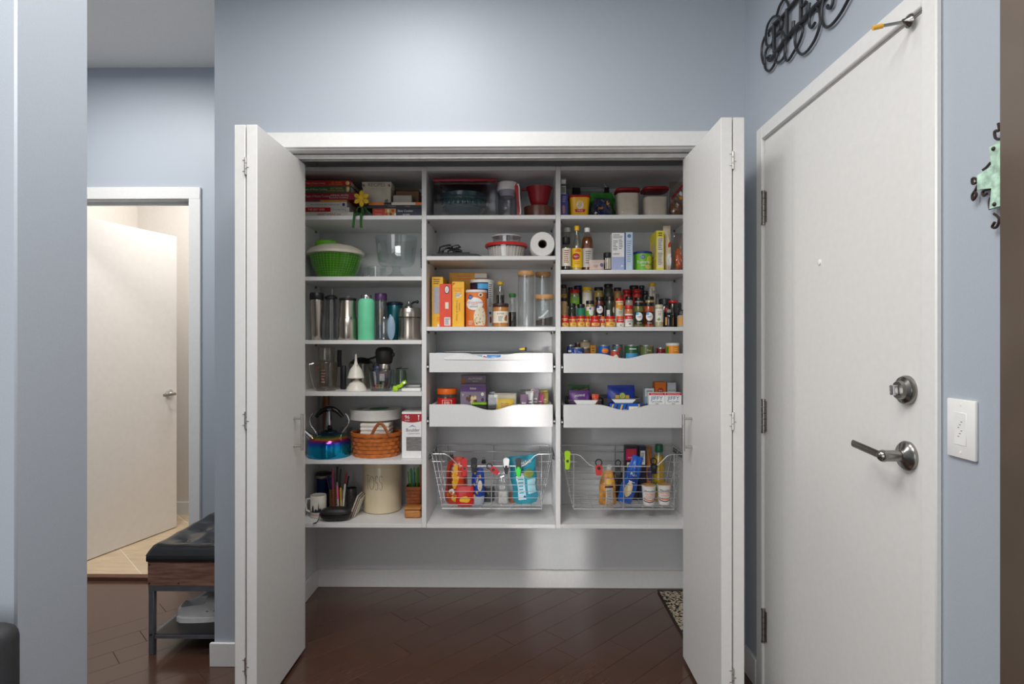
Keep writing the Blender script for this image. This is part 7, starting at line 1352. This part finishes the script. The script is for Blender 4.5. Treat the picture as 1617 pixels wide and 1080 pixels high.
strip('scroll', [(240, 830), (320, 740), (445, 560), (560, 430), (650, 330), (780, 180), (900, 60), (985, -30), (1130, -170)], .0075)
strip('scroll', [(200, 660), (165, 740), (150, 860), (160, 970), (205, 1010), (260, 960), (310, 850), (330, 740)])
strip('scroll', [(200, 655), (250, 660), (285, 720), (300, 760)])
strip('scroll', [(300, 880), (350, 885), (410, 830), (445, 730), (440, 580)])
strip('scroll', [(470, 540), (445, 640), (435, 760), (450, 850), (490, 850), (560, 740), (640, 600), (690, 430), (660, 360), (610, 410), (580, 540), (590, 660), (640, 755), (700, 765), (790, 680), (880, 520), (935, 330), (930, 180), (890, 100), (840, 130), (790, 240), (785, 360), (820, 390), (865, 320)])
strip('scroll', [(985, -20), (960, 120), (955, 260), (990, 360), (1040, 385), (1120, 330), (1220, 200), (1300, 60), (1370, -80), (1420, -210)])
strip('scroll', [(1120, -60), (1110, 60), (1075, 115), (1040, 100), (1050, 70)], .005)
strip('scroll', [(215, 440), (250, 400), (330, 320), (450, 180), (540, 70), (620, -30)], .0065)
strip('scroll', [(320, 220), (360, 90), (420, -10)]); strip('scroll', [(450, 0), (480, 50), (500, 120)])
strip('letter', [(300, 330), (302, 740)], .0070, -.004); strip('letter', [(300, 340), (380, 270), (405, 310), (385, 420), (330, 510), (400, 450), (430, 500), (420, 600), (370, 680), (310, 740)], .006, -.004)
strip('letter', [(485, 130), (482, 500)], .0070, -.004); strip('letter', [(470, 520), (560, 430), (575, 300)], .0055, -.004)
strip('letter', [(685, -60), (680, 320)], .0070, -.004); strip('letter', [(690, -50), (780, -130)], .0055, -.004); strip('letter', [(690, 100), (740, 60), (760, 20)], .006, -.004); strip('letter', [(660, 330), (760, 230), (800, 40)], .0055, -.004)
strip('letter', [(1000, -140), (960, -170), (900, -100), (915, -20), (960, -30), (950, 40), (890, 70)], .0055, -.004)
for px, py in ((1213, 92), (1243, 60), (1290, 18)): y, z = sw(px, py); G().tube([(0, y, z), (-.012, y, z)], .004, 6).obj('wall_pin', IRON, t)
# ------------------------------------------------------------------ turquoise cross on the right wall
yc, zc = 1.0865, ZW(279, 1.0865)
t = thing('wall_cross', 'weathered turquoise cross with dark scroll ends on the right wall', 'cross', (XR, yc, zc)); VER = pm((176, 208, 188), .65, var=.2, scale=60, bump=.5, name='turquoise_patina')
def wallprism(P, x0, x1):                                  # (y, z) outline, thickness along x
    g = G(); a = [g.b.verts.new((x0, y, z)) for y, z in P]; b = [g.b.verts.new((x1, y, z)) for y, z in P]; n = len(P); g.b.faces.new(a); g.b.faces.new(list(reversed(b)))
    for i in range(n): g.b.faces.new((a[(i + 1) % n], a[i], b[i], b[(i + 1) % n]))
    return g
wallprism([(.021, .058), (.016, .020), (.050, .014), (.050, -.014), (.016, -.020), (.021, -.058), (-.021, -.058), (-.016, -.020), (-.050, -.014), (-.050, .014), (-.016, .020), (-.022, .066)], -.016, -.006).obj('cross', VER, t)
IRB = pm((66, 54, 50), .5, .5, name='brown_iron')
def curl(pts): G().tube([(-.011, y, z) for y, z in smooth(pts)], .0026, 6).obj('scroll', IRB, t)
for s in (-1, 1):
    curl([(s * .052, .0), (s * .060, .010), (s * .068, .012), (s * .067, .002), (s * .058, .002)]); curl([(s * .052, -.002), (s * .060, -.012), (s * .068, -.020), (s * .066, -.030), (s * .058, -.022), (s * .062, -.014)]); curl([(s * .018, -.020), (s * .030, -.018), (s * .042, -.020), (s * .040, -.028), (s * .032, -.026)]); curl([(s * .024, .030), (s * .034, .024), (s * .042, .022)]); curl([(s * .024, -.035), (s * .027, -.045), (s * .025, -.058)])
    curl([(s * .0, .066), (s * .012, .072), (s * .014, .086), (s * .004, .084), (s * .006, .098)]); curl([(s * .016, -.068), (s * .004, -.080), (s * .010, -.094), (s * .020, -.092), (s * .014, -.084)])
for y, z in ((.010, .052), (.008, -.052)): G().ball((-.017, y, z), (.003, .004, .004), 10, 6).obj('stud', IRB, t)
G().box(-.0065, 0, -.006, .006, -.02, .02).obj('hanger', IRB, t)
# ------------------------------------------------------------------ tall glossy taupe cabinet at the right edge
xf = .742; ye = xf / XW(1577.5, 1) + .002
t = thing('tall_cabinet', 'tall glossy taupe cabinet at the right edge beside the wall cross', 'cabinet', (xf, ye, 0))
TAU = pm((120, 106, 94), .28, .6, var=.14, scale=2.6, coat=.3, name='taupe_gloss')
G().box(.022, XR - .002 - xf, -.70, -.0, .0, 2.30, bev=.002).obj('carcass', TAU, t)
G().box(0, .021, -.698, -.002, .03, 2.29, bev=.002).obj('door', TAU, t)
# ------------------------------------------------------------------ dark padded chair at the lower left corner
yc = 1.07; xr_ = XW(27, 1.13); zt = ZW(1000, 1.1)
t = thing('padded_chair', 'dark charcoal padded chair back at the lower left corner before the wall end', 'chair', (xr_ - .24, yc, 0)); CH = pm((46, 47, 50), .7, var=.05, bump=.1, scale=200, name='charcoal_fabric')
G().box(-.24, .24, .02, .085, .40, zt, bev=.030, seg=4).obj('backrest', CH, t); G().box(-.24, .24, -.42, .02, .36, .47, bev=.03, seg=3).obj('seat', CH, t)
for sx in (-1, 1):
    for y in (-.38, .05): G().tube([(sx * .2, y, .001), (sx * .2, y, .37)], .018, 10).obj('leg', BLACK, t)
